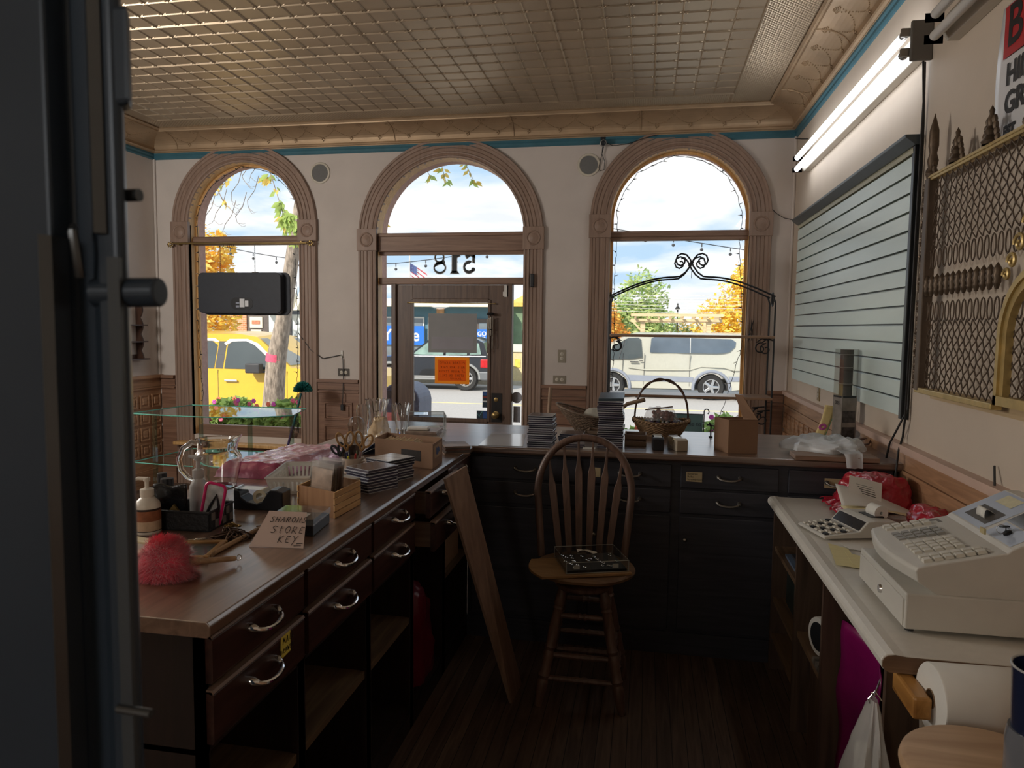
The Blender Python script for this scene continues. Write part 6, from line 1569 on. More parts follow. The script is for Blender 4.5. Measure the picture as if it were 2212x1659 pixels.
# floral tag / wrapped card leaning
t = thing('floral_tag', 'curved cream card tag with a pink flower leaning by the wainscot', 'card', (.97, 4.3, 1))
TG = mat('cream_tag', (236, 214, 150), .4, var=.08, scale=15)
def tg(u, v): return V((.935 + .035 * math.sin(v * 1.9) + .055 * u + .02 * v, 4.255 + .0 * u + .015 * math.sin(PI * v), 1.0008 + .185 * v - .006 * u))
MB().grid(tg, 4, 12).build('card', TG, t, solid=.001, smooth=True)
m = MB()
for k in range(9): m.ball(tg(.4 + .25 * math.cos(k * .7), .33 + .07 * math.sin(k * .7)) + V((0, -.002, 0)), (.008, .002, .007), 6, 4)
m.build('pink_flower', mat('flower_pink', (206, 96, 168), .5, var=.2, scale=60), t)
MB().tube([tg(1.0, v / 10) for v in range(11)], .002, 5).build('green_edge', mat('tag_green', (88, 140, 110), .5, var=0), t)
tag(MB().tube([(1.13, 4.16, 1.004), (1.16, 4.08, 1.03), (1.165, 4.0, 1.035), (1.14, 3.95, 1.02), (1.12, 3.99, 1.004)], .005, 6).build('bag_handle', WICH, smooth=True), 'thin brown looped handle lying behind the plastic bag', 'handle')
tag(MB().tube([(-.66, 4.6, 0), (-.61, 4.62, 1.21)], .012, 8).build('wood_slat', wood('slat_wood', (140, 112, 90), (164, 136, 112), 'z'), smooth=True), 'upright thin wooden stick standing behind the far counter left of the scoop basket', 'stick')

# ---- checkout counter
z0 = .826
PLB = mat('register_plastic', (208, 205, 196), .42, var=.03); PLK = mat('key_cream', (212, 208, 196), .4, var=.03); PLG = mat('key_grey', (150, 148, 142), .4, var=.03)
t = thing('cash_register', 'beige electronic cash register with rows of keys on the checkout counter', 'cash register', (.86, 2.15, z0))
MB().box(.672, 1.955, z0 + .008, 1.10, 2.355, z0 + .102).build('cash_drawer', PLB, t, bevel=.004)
MB().box(.668, 1.965, z0 + .014, .673, 2.345, z0 + .085).build('drawer_front', PLB, t, bevel=.002)
MB().lathe([(.0, .006), (.011, .006), (.013, 0)], (.668, 2.14, z0 + .048), 18, frame3(V((0, 1, 0)), V((0, 0, 1)), V((-1, 0, 0)))).build('drawer_lock', CHROME, t, smooth=True)
for x in (.69, 1.08):
    for y in (1.975, 2.335): MB().cyl((x, y, z0), (x, y, z0 + .01), .011, n=12).build('rubber_foot', BLACKP, t)
y0, y1 = 1.965, 2.345; zt_ = z0 + .102
# body in profile (x, z): keyboard slope then the raised printer and display housing
kb = [(.735, zt_ - .002), (.70, zt_ + .03), (.695, zt_ + .058), (.70, zt_ + .066), (.712, zt_ + .07), (.905, zt_ + .118), (.915, zt_ + .128), (1.06, zt_ + .205), (1.10, zt_ + .205), (1.12, zt_ + .15), (1.12, zt_ - .002)]
n = 14; vs = []; fs = []
for j in range(n + 1):
    v = j / n; y = y0 + (y1 - y0) * v; bow_ = -.03 * math.sin(PI * v)
    for i, (x, z) in enumerate(kb): vs.append((x + (bow_ if i in (1, 2, 3, 4) else 0) + (.012 if i == 0 else 0), y, z))
k = len(kb)
for j in range(n):
    for i in range(k): fs.append((j * k + i, j * k + (i + 1) % k, (j + 1) * k + (i + 1) % k, (j + 1) * k + i))
fs += [tuple(range(k))[::-1], tuple(n * k + i for i in range(k))]
MB().add(vs, fs).build('housing', PLB, t, bevel=.003)
sl = math.atan2(.048, .193)
def kpos(u, v, dz=0): # u up the slope from front, v across y
    return V((.72 + u * math.cos(sl) - dz * math.sin(sl), v, zt_ + .072 + u * math.sin(sl) + dz * math.cos(sl)))
MS = Ry(-sl)
def key(c, sx, sy, h, mm):
    m = MB(); M4 = MS.to_4x4(); M4.translation = c
    a, b = sx / 2, sy / 2
    m.add([(-a, -b, 0), (a, -b, 0), (a, b, 0), (-a, b, 0), (-a * .8, -b * .8, h), (a * .8, -b * .8, h), (a * .8, b * .8, h), (-a * .8, b * .8, h)], [(4, 5, 6, 7), (0, 1, 5, 4), (1, 2, 6, 5), (2, 3, 7, 6), (3, 0, 4, 7)])
    return m.xform(M4)
for blk, (va, nv_, nu_, mm) in enumerate(((2.315, 2, 5, PLK), (2.232, 3, 5, PLG), (2.135, 4, 5, PLK), (2.02, 2, 6, PLK))):
    for i in range(nu_):
        for j in range(nv_): key(kpos(.012 + i * .026, va - j * .0245, .001), .022, .021, .009, mm).build('key', mm, t)
MB().add([kpos(.0, 1.985, .0006), kpos(.16, 1.985, .0006), kpos(.16, 2.33, .0006), kpos(.0, 2.33, .0006)], [(0, 1, 2, 3)]).build('key_bed', mat('key_bed', (120, 114, 106), .5, var=.05), t)
s2 = math.atan2(.077, .145)
def hp(u, y, dz=0): return V((.915 + u * math.cos(s2) - dz * math.sin(s2), y, zt_ + .128 + u * math.sin(s2) + dz * math.cos(s2)))
def plate(u0, u1, y0, y1, dz, nm, mm): MB().add([hp(u0, y0, dz), hp(u1, y0, dz), hp(u1, y1, dz), hp(u0, y1, dz)], [(0, 1, 2, 3)]).build(nm, mm, t)
BLUEP = mat('pale_blue_plate', (176, 186, 202), .3, var=.03)
plate(.004, .16, 2.15, 2.338, .0008, 'printer_cover', BLUEP)
plate(.025, .085, 2.17, 2.30, .0014, 'printer_slot', mat('slot_dark', (84, 80, 74), .5, var=.05))
m = MB().grid(lambda u, v: hp(.04 + .03 * u, 2.205 + .05 * v, .002 + .02 * math.sin(PI * u)), 10, 2); m.build('receipt', PAPER, t, solid=.0006, smooth=True)
plate(.11, .15, 2.20, 2.29, .0016, 'taped_note', mat('cream_note', (216, 210, 176), .6, var=.06, scale=60))
plate(.004, .065, 1.985, 2.13, .0008, 'key_plate', BLUEP)
plate(.07, .16, 1.975, 2.14, .0009, 'display_window', mat('display_dark', (66, 62, 60), .12, var=.1, spec=.7))
text_mb('ER-A410', .011, tuple(hp(.05, 2.105, .0016)), (0, -1, 0), (math.cos(s2), 0, math.sin(s2)), 'LEFT').build('model_lettering', BLACKP, t)
m = MB().lathe([(.011, 0), (.011, .006), (.008, .008), (0, .008)], hp(.035, 2.06, 0), 14, look((-math.sin(s2), 0, math.cos(s2)))); m.box(*(hp(.033, 2.058, .008)), *(hp(.04, 2.063, .022))); m.build('key_switch', IRON, t)
MB().lathe([(.004, 0), (.012, 0), (.012, .003), (.004, .003)], hp(.035, 2.06, .02), 14, look((0, .4, 1)), closed=True).build('key_head', BLACKP, t)
MB().tube([hp(.03, 2.075, .012) + V((-.012 * math.cos(a), .0, .012 * math.sin(a))) for a in [q * PI / 6 for q in range(12)]], .001, 4, closed=True).build('key_ring', SILV, t)
MB().box(.895, 2.075, zt_ + .135, .90, 2.10, zt_ + .150).build('key_tag', mat('key_brass', (206, 192, 146), .4, metal=.3, var=0), t)
# calculator
t = thing('calculator', 'beige printing calculator with black and white keys at the far end of the checkout counter', 'calculator', (.77, 2.9, z0))
Mca = T2(.772, 2.915, z0, .28); LW = .115
pr = [(-.14, .002), (.15, .002), (.15, .06), (.06, .066), (.03, .062), (-.002, .026), (-.13, .013), (-.14, .009)]
MB().prism(pr, 'y', -LW / 1.15, LW / 1.15).xform(Mca).build('case', PLB, t, bevel=.006)
MB().add([Mca @ V(p) for p in ((-.0012, -.09, .0292), (-.0012, .09, .0292), (.0268, .09, .0607), (.0268, -.09, .0607))], [(0, 1, 2, 3)]).build('display', mat('calc_display', (40, 42, 46), .12, var=.15, scale=20), t)
sc = math.atan2(.013, .128)
for i in range(5):
    for j in range(6):
        x = -.122 + i * .0235; y = -.076 + j * .03; z = .0135 + (x + .13) * .1
        mm = PLK if (i + j) % 3 else BLACKP
        if i == 1 and j == 5: mm = PLK
        MB().add([(-.008, -.011, 0), (.008, -.011, 0), (.008, .011, 0), (-.008, .011, 0), (-.006, -.009, .006), (.006, -.009, .006), (.006, .009, .006), (-.006, .009, .006)], [(4, 5, 6, 7), (0, 1, 5, 4), (1, 2, 6, 5), (2, 3, 7, 6), (3, 0, 4, 7)]).xform(Mca @ Matrix.Translation((x, y, z))).build('key', mm, t)
MB().box(.075, -.04, .06, .13, .04, .067).xform(Mca).build('paper_well', BLACKP, t)
m = MB().lathe([(.006, -.03), (.028, -.03), (.028, .03), (.006, .03)], (0, 0, 0), 24, closed=True).xform(Mca @ Matrix.Translation((.125, -.0, .078)) @ Rx(PI / 2).to_4x4()); m.build('paper_roll', PAPER, t, smooth=True)
t = tag(MB().lathe([(.012, 0), (.031, 0), (.033, .003), (.033, .045), (.031, .048), (.012, .048)], (0, 0, 0), 28, closed=True).xform(T2(.965, 2.76, z0 + .0335, .5, Rx(PI / 2))).build('spare_roll', PAPER, smooth=True), 'spare white paper roll lying between the calculator and the cash register', 'paper roll')
# red bags
REDB = mat('red_film', (176, 26, 52), .2, var=.15, scale=8, bump=.5, bscale=26, spec=.7, coat=.3)
m = heap(.145, .11, .145, 91, 60, 22, .022, 11, 2.4, .2); m.xform(T2(1.0, 3.36, z0 + .002, .1)); t = tag(m.build('red_bag', REDB, smooth=True), 'big crumpled shiny red plastic bag at the far end of the checkout counter', 'bag')
m = MB().grid(lambda u, v: V((.80 - .02 * u + .012 * math.sin(16 * v) + .12 * u, 3.47 - .36 * v, z0 + .004 + .012 * abs(math.sin(23 * v + 3 * u)) + .035 * u * math.sin(PI * v))), 10, 40); m.build('frilled_edge', REDB, t, smooth=True, solid=.002)
m = heap(.075, .13, .10, 95, 44, 18, .016, 12, 2.2, .2); m.xform(T2(1.075, 2.93, z0 + .002, 0)); tag(m.build('red_bag', REDB, smooth=True), 'smaller red plastic bag against the wainscot by the cash register', 'bag')
m = MB().grid(lambda u, v: V((.80 + .30 * u, 3.085 + .12 * v + .02 * u, z0 + .045 + .02 * math.sin(2.6 * u + 1) + .05 * v * (1 - u) * 1.3 - .01 * u)), 18, 8)
t = tag(m.build('letter_sheets', PAPER, solid=.0008, smooth=True), 'curled white typed sheets lying across the big red bag', 'papers')
m = MB()
for k in range(7): m.add([V((.86 + .008 * k, 3.20 - .004 * k, 0)) + V((0, 0, z0 + .135 - .008 * k)), V((.96, 3.2 - .004 * k, z0 + .115 - .008 * k)), V((.96, 3.199 - .004 * k, z0 + .113 - .008 * k)), V((.86 + .008 * k, 3.199 - .004 * k, z0 + .133 - .008 * k))], [(0, 1, 2, 3)])
m2 = MB().grid(lambda u, v: V((.81 + .29 * u, 3.06 + .1 * v, z0 + .036 + .02 * math.sin(3 * u + .6))), 16, 4); m2.build('yellow_sheet', mat('pale_yellow_paper', (226, 214, 170), .7, var=.03), t, solid=.0008, smooth=True)
m = MB().grid(lambda u, v: V((.835 + .13 * u + .03 * v, 3.14 + .10 * v, z0 + .075 + .085 * v - .03 * u)), 8, 8); m.build('typed_page', PAPER, t, solid=.0008)
for k in range(5):
    a, b_ = V((.885, 3.212 - .009 * k, z0 + .128 - .0078 * k)), V((.955, 3.212 - .009 * k, z0 + .112 - .0078 * k))
    MB().tube([a + V((.004 * k, 0, .0012)), b_ + V((0, 0, .0012))], .0012, 4).build('typed_line', INK, t)
t = thing('memo_notes', 'yellow ruled note papers by the near corner of the cash drawer', 'papers', (.67, 2.6, z0))
YP = mat('yellow_ruled', (226, 216, 160), .7, var=.05, scale=60, stretch=(.2, 6, 1))
MB().add([(.668, 2.735, z0 + .001), (.722, 2.68, z0 + .001), (.71, 2.46, z0 + .001), (.635, 2.485, z0 + .001)], [(0, 1, 2, 3)]).build('note', YP, t, solid=.0008)
MB().add([(.70, 2.63, z0 + .0025), (.78, 2.56, z0 + .0025), (.745, 2.42, z0 + .0025), (.69, 2.50, z0 + .0025)], [(0, 1, 2, 3)]).build('note', YP, t, solid=.0008)
MB().add([(.71, 2.74, z0 + .001), (.78, 2.74, z0 + .001), (.78, 2.66, z0 + .001), (.73, 2.68, z0 + .001)], [(0, 1, 2, 3)]).build('white_slip', PAPER, t, solid=.0008)
tag(MB().tube([(RX - .025, 2.62, 1.09), (RX - .012, 2.66, 1.15)], .004, 6).build('black_pin', BLACKP), 'short black rod sticking up from the wainscot ledge above the cash register', 'rod')
# below the checkout counter
t = thing('ribbon_spool', 'white rimmed spool with a dark face in the middle cubbyhole', 'spool', (.68, 2.7, .416))
MB().lathe([(.03, 0), (.068, 0), (.07, .004), (.07, .05), (.066, .054), (.03, .054)], (.64, 2.70, .487), 32, look((1, .3, 0)), closed=True).build('rim', WHITEP, t, smooth=True)
MB().lathe([(0, -.001), (.052, -.001), (.052, .05), (0, .05)], (.64, 2.70, .487), 28, look((1, .3, 0))).build('dark_face', BLACKP, t, smooth=True)
ZEB = mat('zebra_paper', (120, 116, 108), .5, var=.75, scale=10, stretch=(1, 4, 1))
for i in range(4):
    tag(MB().box(.612, 2.505, .4155 + i * .006, .88 - .01 * i, 2.66 - .006 * i, .421 + i * .006).build('striped_magazine', ZEB), 'black and cream striped paper, %s of the pile in the middle cubbyhole' % ('lowest', 'second', 'third', 'top')[i], 'magazine', 'striped papers in the cubbyhole')
for i, (c_, lab) in enumerate((((104, 122, 146), 'pale blue'), ((58, 60, 66), 'dark'), ((150, 150, 150), 'grey'))):
    tag(MB().box(.63 + .02 * i, 2.95 + .04 * i, .5955 + .012 * i, .9, 3.30 - .03 * i, .6065 + .012 * i).build('folder', mat('folder_%d' % i, c_, .5, var=.1)), lab + ' folder lying on the top far cubbyhole shelf', 'folder', 'folders in the far cubbyhole')
tag(MB().box(.66, 2.96, .3505, .95, 3.40, .55).build('dark_binder_box', mat('dark_box', (44, 56, 56), .5, var=.15)), 'dark green box in the far cubbyhole below the folders', 'box')
MAG = mat('magenta_film', (128, 16, 88), .3, var=.15, scale=6, bump=.3, bscale=12)
m = MB().grid(lambda u, v: V((.655 + .05 * math.sin(PI * u) + .02 * nz((u * 3, v * 4, 1), 1), 2.05 + .40 * u, .03 + .62 * v + .01 * math.sin(9 * u) * v)), 16, 16)
t = tag(m.build('magenta_bag', MAG, smooth=True, solid=.004), 'glossy magenta bag hanging upright in the near cubbyhole', 'bag')
t = thing('white_carrier_bag', 'thin white carrier bag hanging from a hook with rolled paper inside, near the checkout corner', 'bag', (.60, 1.93, .2))
top_ = V((.545, 1.75, .74))
def wb(u, v):
    a = 2 * PI * u; w_ = .012 + .135 * v ** .8 + .03 * v ** .5 * nz((math.cos(a) * 1.5, math.sin(a) * 1.5, v * 2), 2, 4) + .012 * math.sin(7 * a + 2 * v) * v ** .5; 
    return top_ + V((w_ * 1.0 * math.cos(a) * .55 - .012 * v, w_ * math.sin(a) * 1.5 + .02 * v, -.50 * v + .012 * math.cos(5 * a) * v))
MB().grid(wb, 36, 18).build('film', film('carrier_film', (206, 204, 198), .6, .3), t, smooth=True)
m = MB().tube([top_ + V((0, .0, -.03)), top_ + V((-.012, .0, .0)), top_ + V((.0, .0, .02)), top_ + V((.015, -.005, 0))], .0022, 6); m.tube([(.585, 1.842, .745), (.545, 1.75, .748), (.538, 1.745, .757)], .002, 6); m.build('hook', SILV, t)
MB().cyl(top_ + V((-.01, .03, -.13)), top_ + V((-.015, .035, -.34)), .018, n=14).build('rolled_paper', PAPER, t, smooth=True)
# under the left counter
m = heap(.09, .15, .40, 101, 36, 18, .03, 8, 2.4, .25); m.xform(T2(-.985, 2.86, .101)); tag(m.build('red_bag', mat('dull_red_film', (104, 22, 40), .35, var=.2, scale=6, bump=.4, bscale=14), smooth=True), 'crumpled red plastic bag on the floor of the left counter bay with open drawers', 'bag')
t = tag(MB().box(-1.3, 3.13, .4605, -.91, 3.44, .62).build('cardboard_box', KR), 'brown cardboard box on the shelf behind the leaning board', 'box')
m = heap(.12, .10, .12, 103, 30, 12, .02, 10); m.xform(T2(-1.08, 1.16, .0)); tag(m.build('red_cloth', mat('dark_red_cloth', (96, 18, 26), .9, var=.2), smooth=True), 'dark red cloth heap on the floor by the counter end', 'cloth')
# ================================================================== THE STREET OUTSIDE
CONC = mat('concrete', (176, 170, 160), .9, var=.08, scale=6); ASPH = mat('asphalt', (172, 168, 164), .95, var=.1, scale=30); KERB = mat('kerb_stone', (186, 176, 156), .9, var=.1)
struct(MB().box(-60, YO, -.6, 40, 9.4, -.15).build('sidewalk', CONC))
struct(MB().box(-90, 9.4, -.7, 70, 24.2, -.385).build('street', ASPH))
struct(MB().box(-90, 24.2, -.7, 70, 70, -.25).build('far_sidewalk', CONC))
m = MB().box(-90, 17.9, -.39, 70, 18.02, -.381); struct(m.build('lane_line', mat('line_yellow', (226, 206, 150), .8)))
struct(MB().box(-90, 24.0, -.5, 70, 24.2, -.24).build('kerb', KERB))
DARKG = mat('car_glass', (70, 78, 80), .06, var=.1, scale=2, spec=.9); TYRE = mat('tyre', (44, 44, 44), .85, var=.1); RIM_ = mat('alloy', (196, 198, 200), .25, metal=.8, var=0); RUB = mat('dark_trim', (60, 60, 62), .6, var=.05)
def wheel(root, x, y, z, r, s=-1, spokes=6):
    M = look((0, s, 0))
    w = MB().lathe([(r * .62, -.02), (r * .9, .0), (r, -.05), (r, -.2), (r * .62, -.22)], (x, y, z), 32, M).build('wheel', TYRE, root, smooth=True)
    m = MB().lathe([(r * .62, -.01), (r * .56, -.012), (r * .54, -.06), (0, -.06)], (x, y, z), 32, M)
    for i in range(spokes):
        a = 2 * PI * i / spokes; c, d = math.cos(a), math.sin(a)
        m.tube([(x + c * r * .08, y - .0, z + d * r * .08), (x + c * r * .56, y + .005, z + d * r * .56)], [r * .11, r * .09], 4, flat=.35)
    m.lathe([(r * .14, 0), (r * .12, .012), (0, .014)], (x, y, z), 12, M); m.build('hub', RIM_, w, smooth=True)
    MB().lathe([(r * .6, -.055), (0, -.055)], (x, y, z), 20, M).build('brake_shadow', RUB, w)
def loft(secs, cap=True):
    """Body lofted between outline sections given as equal-length point loops."""
    m = MB(); n = len(secs[0]); vs = [p for s in secs for p in s]; fs = []
    for k in range(len(secs) - 1):
        for i in range(n): fs.append((k * n + i, k * n + (i + 1) % n, (k + 1) * n + (i + 1) % n, (k + 1) * n + i))
    if cap: fs += [tuple(range(n))[::-1], tuple((len(secs) - 1) * n + i for i in range(n))]
    return m.add(vs, fs)
def car_body(profile, y0, y1, tuck, zb):
    """Side profile (x, z) swept across the width, pulled in above the belt line ZB."""
    secs = []; W = y1 - y0
    for f, e in ((0, 0), (.06, .0), (.5, 0), (.94, 0), (1, 0)):
        rowp = []
        for (x, z) in profile:
            t = max(0, (z - zb)) * tuck; yy = y0 + t + (W - 2 * t) * f
            dz = .05 * math.sin(PI * f) if z > zb + .3 else .02 * math.sin(PI * f)
            xi = 0
            rowp.append((x, yy, z + dz))
        secs.append(rowp)
    return loft(secs)
# yellow pickup at our kerb, nose to the right
YEL = mat('truck_yellow', (224, 178, 52), .3, var=.03, coat=.5)
t = thing('pickup_truck', 'bright yellow pickup truck parked outside the left window', 'truck', (-8.4, 13.1, -.385))
y0, y1 = 12.2, 14.1
prof = [(-11.7, .1), (-11.75, .72), (-9.75, .76), (-9.62, .76), (-9.35, 1.36), (-9.2, 1.41), (-7.55, 1.41), (-7.2, 1.36), (-6.42, .80), (-5.2, .74), (-4.95, .6), (-4.9, .05), (-5.35, -.02), (-5.4, .2), (-5.6, .42), (-5.9, .48), (-6.2, .42), (-6.4, .2), (-6.45, -.05), (-9.95, -.05), (-10.0, .2), (-10.2, .42), (-10.5, .48), (-10.8, .42), (-11.0, .2), (-11.05, -.0)]
car_body(prof, y0, y1, .32, .75).build('body', YEL, t, smooth=True, angle=25)
def side(x, z, o=-.006): return (x, y0 + max(0, z - .75) * .32 + o, z)
def sp(pts, nm, mm, o=-.006): MB().poly([side(x, z, o) for x, z in pts]).build(nm, mm, t)
sp([(-7.77, .765), (-7.77, 1.20), (-7.68, 1.27), (-7.40, 1.28), (-7.22, 1.21), (-6.72, .83), (-6.72, .765)], 'front_window', DARKG)
sp([(-9.3, .765), (-9.18, 1.22), (-9.1, 1.27), (-8.1, 1.27), (-7.98, 1.2), (-7.98, .765)], 'rear_window', DARKG)
sp([(-7.96, .765), (-7.96, 1.27), (-7.8, 1.27), (-7.8, .765)], 'door_pillar', RUB, -.004)
sp([(-7.85, 1.23), (-7.75, 1.315), (-7.38, 1.32), (-7.15, 1.24), (-6.68, .87), (-6.74, .86), (-7.22, 1.21), (-7.40, 1.28), (-7.68, 1.27), (-7.8, 1.2)], 'window_visor', WHITEP, -.012)
sp([(-9.15, 1.30), (-9.1, 1.325), (-8.05, 1.325), (-7.95, 1.26), (-8.0, 1.25), (-8.08, 1.275)], 'window_visor', WHITEP, -.012)
for x in (-7.90, -6.5, -9.4): MB().box(x - .004, y0 - .003, -.05, x + .004, y0 + .01, .74).build('door_seam', RUB, t)
MB().box(-9.4, y0 - .003, .052, -6.5, y0, .06).build('sill_seam', RUB, t)
for x in (-7.75, -9.1): MB().box(x - .0, y0 - .045, .525, x + .26, y0 - .02, .562).box(x + .01, y0 - .03, .53, x + .04, y0, .556).box(x + .22, y0 - .03, .53, x + .25, y0, .556).build('door_handle', CHROME, t, bevel=.01)
MB().box(-7.22, y0 - .22, .70, -6.93, y0 - .06, .88).box(-7.0, y0 - .1, .70, -6.9, y0 + .04, .74).build('wing_mirror', RUB, t, bevel=.03)
MB().poly([(-7.14, y0 + .22, 1.335), (-7.14, y1 - .22, 1.335), (-6.46, y1 - .06, .85), (-6.46, y0 + .06, .85)]).build('windscreen', pane('windscreen_glass', (150, 170, 178), refl=.25), t)
MB().poly([(-7.155, y0 + .20, 1.325), (-7.155, y1 - .2, 1.325), (-6.475, y1 - .05, .84), (-6.475, y0 + .05, .84)]).build('windscreen_reflection', mat('reflection_blue', (150, 172, 180), .4, var=.2, scale=2), t)  # pale blue sheet under the glass paints in the windscreen's reflection
for x in (-10.5, -5.9): wheel(t, x, y0 + .03, .02, .40)
# silver passenger van across the street, nose to the left
SILVR = mat('van_silver', (196, 194, 180), .3, metal=.25, var=.03, coat=.5)
t = thing('passenger_van', 'silver passenger van parked across the street outside the right window', 'van', (1.0, 21.6, -.385))
y0, y1 = 20.6, 22.6
prof = [(-2.35, .02), (-2.42, .30), (-2.3, .46), (-1.72, .62), (-1.1, 1.10), (-.62, 1.36), (-.3, 1.44), (2.7, 1.46), (3.0, 1.40), (3.12, .6), (3.12, .02), (2.3, -.10), (2.26, .12), (2.14, .28), (1.98, .37), (1.79, .40), (1.60, .37), (1.44, .28), (1.32, .12), (1.28, -.08), (-.50, -.08), (-.54, .12), (-.66, .28), (-.95, .40), (-1.24, .28), (-1.36, .12), (-1.42, -.05)]
car_body(prof, y0, y1, .16, .7).build('body', SILVR, t, smooth=True, angle=25)
def side(x, z, o=-.006): return (x, y0 + max(0, z - .7) * .16 + o, z)
sp([(-.10 - .02, .79), (-.10 - .06, 1.28), (-.24, 1.34), (-.52, 1.33), (-.82, 1.16), (-1.18, .84), (-1.22, .70), (-.5, .73)], 'front_window', DARKG)
MB().tube([side(-.78, .72, -.01), side(-.62, 1.28, -.01)], .012, 5).build('window_bar', RUB, t)
sp([(.09, .93), (.12, 1.32), (.2, 1.365), (2.30, 1.33), (2.42, 1.25), (2.40, 1.12), (2.26, .98), (2.1, .94), (1.9, .925)], 'rear_window', mat('van_glass', (84, 96, 108), .05, var=.15, scale=2, spec=.9))
MB().tube([side(1.195, .93, -.008), side(1.195, 1.35, -.008)], .01, 4).build('window_bar', WHITEP, t)
for x in (-.065, 1.19, -.66 + .0): MB().box(x - .004, y0 - .004, .0, x + .004, y0 + .03, .9).build('door_seam', RUB, t)
MB().box(-.46, y0 - .04, .64, -.22, y0, .675).box(-.2, y0 - .03, .68, -.10, y0, .70).build('door_handle', RUB, t, bevel=.01)
sp([(-.5, .12), (1.28, .12), (1.30, .26), (-.52, .29)], 'side_moulding', mat('van_grey', (140, 146, 158), .4, var=.05), -.012)
sp([(2.28, .16), (3.1, .18), (3.1, .30), (2.24, .30)], 'side_moulding', bpy.data.materials['van_grey'], -.012)
MB().tube([side(-.5, .50, 0), side(0, .44, -.0), side(1.2, .46, 0), side(1.5, .56, 0), side(2.1, .55, 0), side(2.4, .47, 0), side(3.1, .5, 0)], .02, 6).build('crease_line', SILVR, t)
m = MB()
for (cx_, a0, a1) in ((1.79, -.1, PI + .1), (-.95, -.1, PI + .1)): m.tube([(cx_ + .5 * math.cos(a0 + (a1 - a0) * i / 20), y0 - .01, -.05 + .48 * math.sin(a0 + (a1 - a0) * i / 20)) for i in range(21)], .045, 6)
m.build('wheel_arch_trims', bpy.data.materials['van_grey'], t, smooth=True)
for x in (1.79, -.95): wheel(t, x, y0 + .02, -.015, .365, -1, 5)
MB().box(-1.3, y0 + .2, -.1, 3.0, y1 - .2, .1).build('underbody', RUB, t)
# black suv across the street, nose to the left
BLKC = mat('suv_black', (30, 36, 44), .18, metal=.2, var=.05, coat=.6)
t = thing('suv', 'black sport utility vehicle parked across the street behind the door', 'car', (-6.6, 22.4, -.40))
y0, y1 = 21.5, 23.4
prof = [(-8.75, .05), (-8.8, .45), (-8.6, .60), (-7.35, .68), (-6.75, 1.15), (-6.5, 1.24), (-5.2, 1.22), (-4.95, 1.1), (-4.78, .66), (-4.75, .05), (-5.05, -.08), (-5.08, .15), (-5.2, .32), (-5.5, .42), (-5.8, .32), (-5.92, .15), (-5.96, -.06), (-7.5, -.06), (-7.54, .15), (-7.66, .32), (-7.95, .42), (-8.24, .32), (-8.36, .15), (-8.4, .0)]
car_body(prof, y0, y1, .3, .67).build('body', BLKC, t, smooth=True, angle=25)
def side(x, z, o=-.006): return (x, y0 + max(0, z - .67) * .3 + o, z)
GRNG = mat('suv_glass', (120, 142, 132), .06, var=.4, scale=3, spec=.9)
sp([(-7.2, .72), (-6.72, 1.10), (-6.5, 1.16), (-6.2, 1.16), (-6.2, .70)], 'front_window', GRNG); sp([(-6.12, .70), (-6.12, 1.16), (-5.45, 1.15), (-5.45, .72)], 'rear_window', GRNG); sp([(-5.36, .73), (-5.36, 1.13), (-5.1, 1.08), (-5.0, .75)], 'quarter_window', GRNG)
sp([(-7.5, -.06), (-5.95, -.06), (-5.98, .06), (-7.46, .06)], 'sill_trim', RIM_, -.012); sp([(-7.5, .0), (-5.95, .0), (-5.98, .012), (-7.46, .012)], 'sill_gap', RUB, -.014)
sp([(-7.3, .655), (-4.85, .68), (-4.85, .70), (-7.25, .685)], 'belt_strip', RIM_, -.012)
MB().box(-5.02, y0 - .012, .33, -4.74, y0 + .2, .60).build('tail_lamp', mat('tail_red', (190, 36, 44), .25, var=.2), t, bevel=.03)
MB().box(-5.1, y0 - .02, -.05, -4.68, y1, .22).build('rear_bumper', mat('suv_grey', (104, 108, 112), .5, var=.05), t, bevel=.04)
m = MB()
for cx_ in (-5.5, -7.95): m.tube([(cx_ + .47 * math.cos(PI * i / 20), y0 - .008, -.02 + .46 * math.sin(PI * i / 20)) for i in range(21)], .04, 6)
m.build('wheel_arch_trims', mat('arch_silver', (150, 152, 150), .4, var=.05), t, smooth=True)
for x in (-5.5, -7.95): wheel(t, x, y0 + .02, -.015, .385, -1, 7)
MB().box(-6.45, y0 - .025, .5, -6.25, y0, .53).build('door_handle', RUB, t, bevel=.008); MB().box(-6.2, y0 - .004, .0, -6.19, y0 + .02, .68).build('door_seam', RUB, t)
MB().box(-4.95, y0 + .4, .55, -4.9, y1 - .4, .9).build('orange_tailgate', mat('tail_orange', (196, 120, 70), .4), t)

# ---- buildings across the street
TEALW = mat('shop_teal', (88, 126, 142), .8, var=.08, scale=2); CREAMW = mat('awning_cream', (232, 224, 200), .8, var=.04); SHOPW = mat('shop_window', (112, 122, 128), .1, var=.35, scale=1.2, spec=.8); SHOPD = mat('shop_door', (96, 88, 84), .5, var=.1)
def brickm():
    m, nt, b = _nt('brick'); vec = _coords(nt); br = nt.nodes.new('ShaderNodeTexBrick'); mp = nt.nodes.new('ShaderNodeMapping'); mp.inputs['Rotation'].default_value = (PI / 2, 0, 0); nt.links.new(vec, mp.inputs[0]); nt.links.new(mp.outputs[0], br.inputs['Vector'])
    br.inputs['Color1'].default_value = (*lin((196, 122, 80)), 1); br.inputs['Color2'].default_value = (*lin((214, 150, 108)), 1); br.inputs['Mortar'].default_value = (*lin((216, 196, 172)), 1); br.inputs['Scale'].default_value = 3.0; br.inputs['Mortar Size'].default_value = .02
    nt.links.new(br.outputs['Color'], b.inputs['Base Color']); b.inputs['Roughness'].default_value = .9; return m
BRICK = brickm()
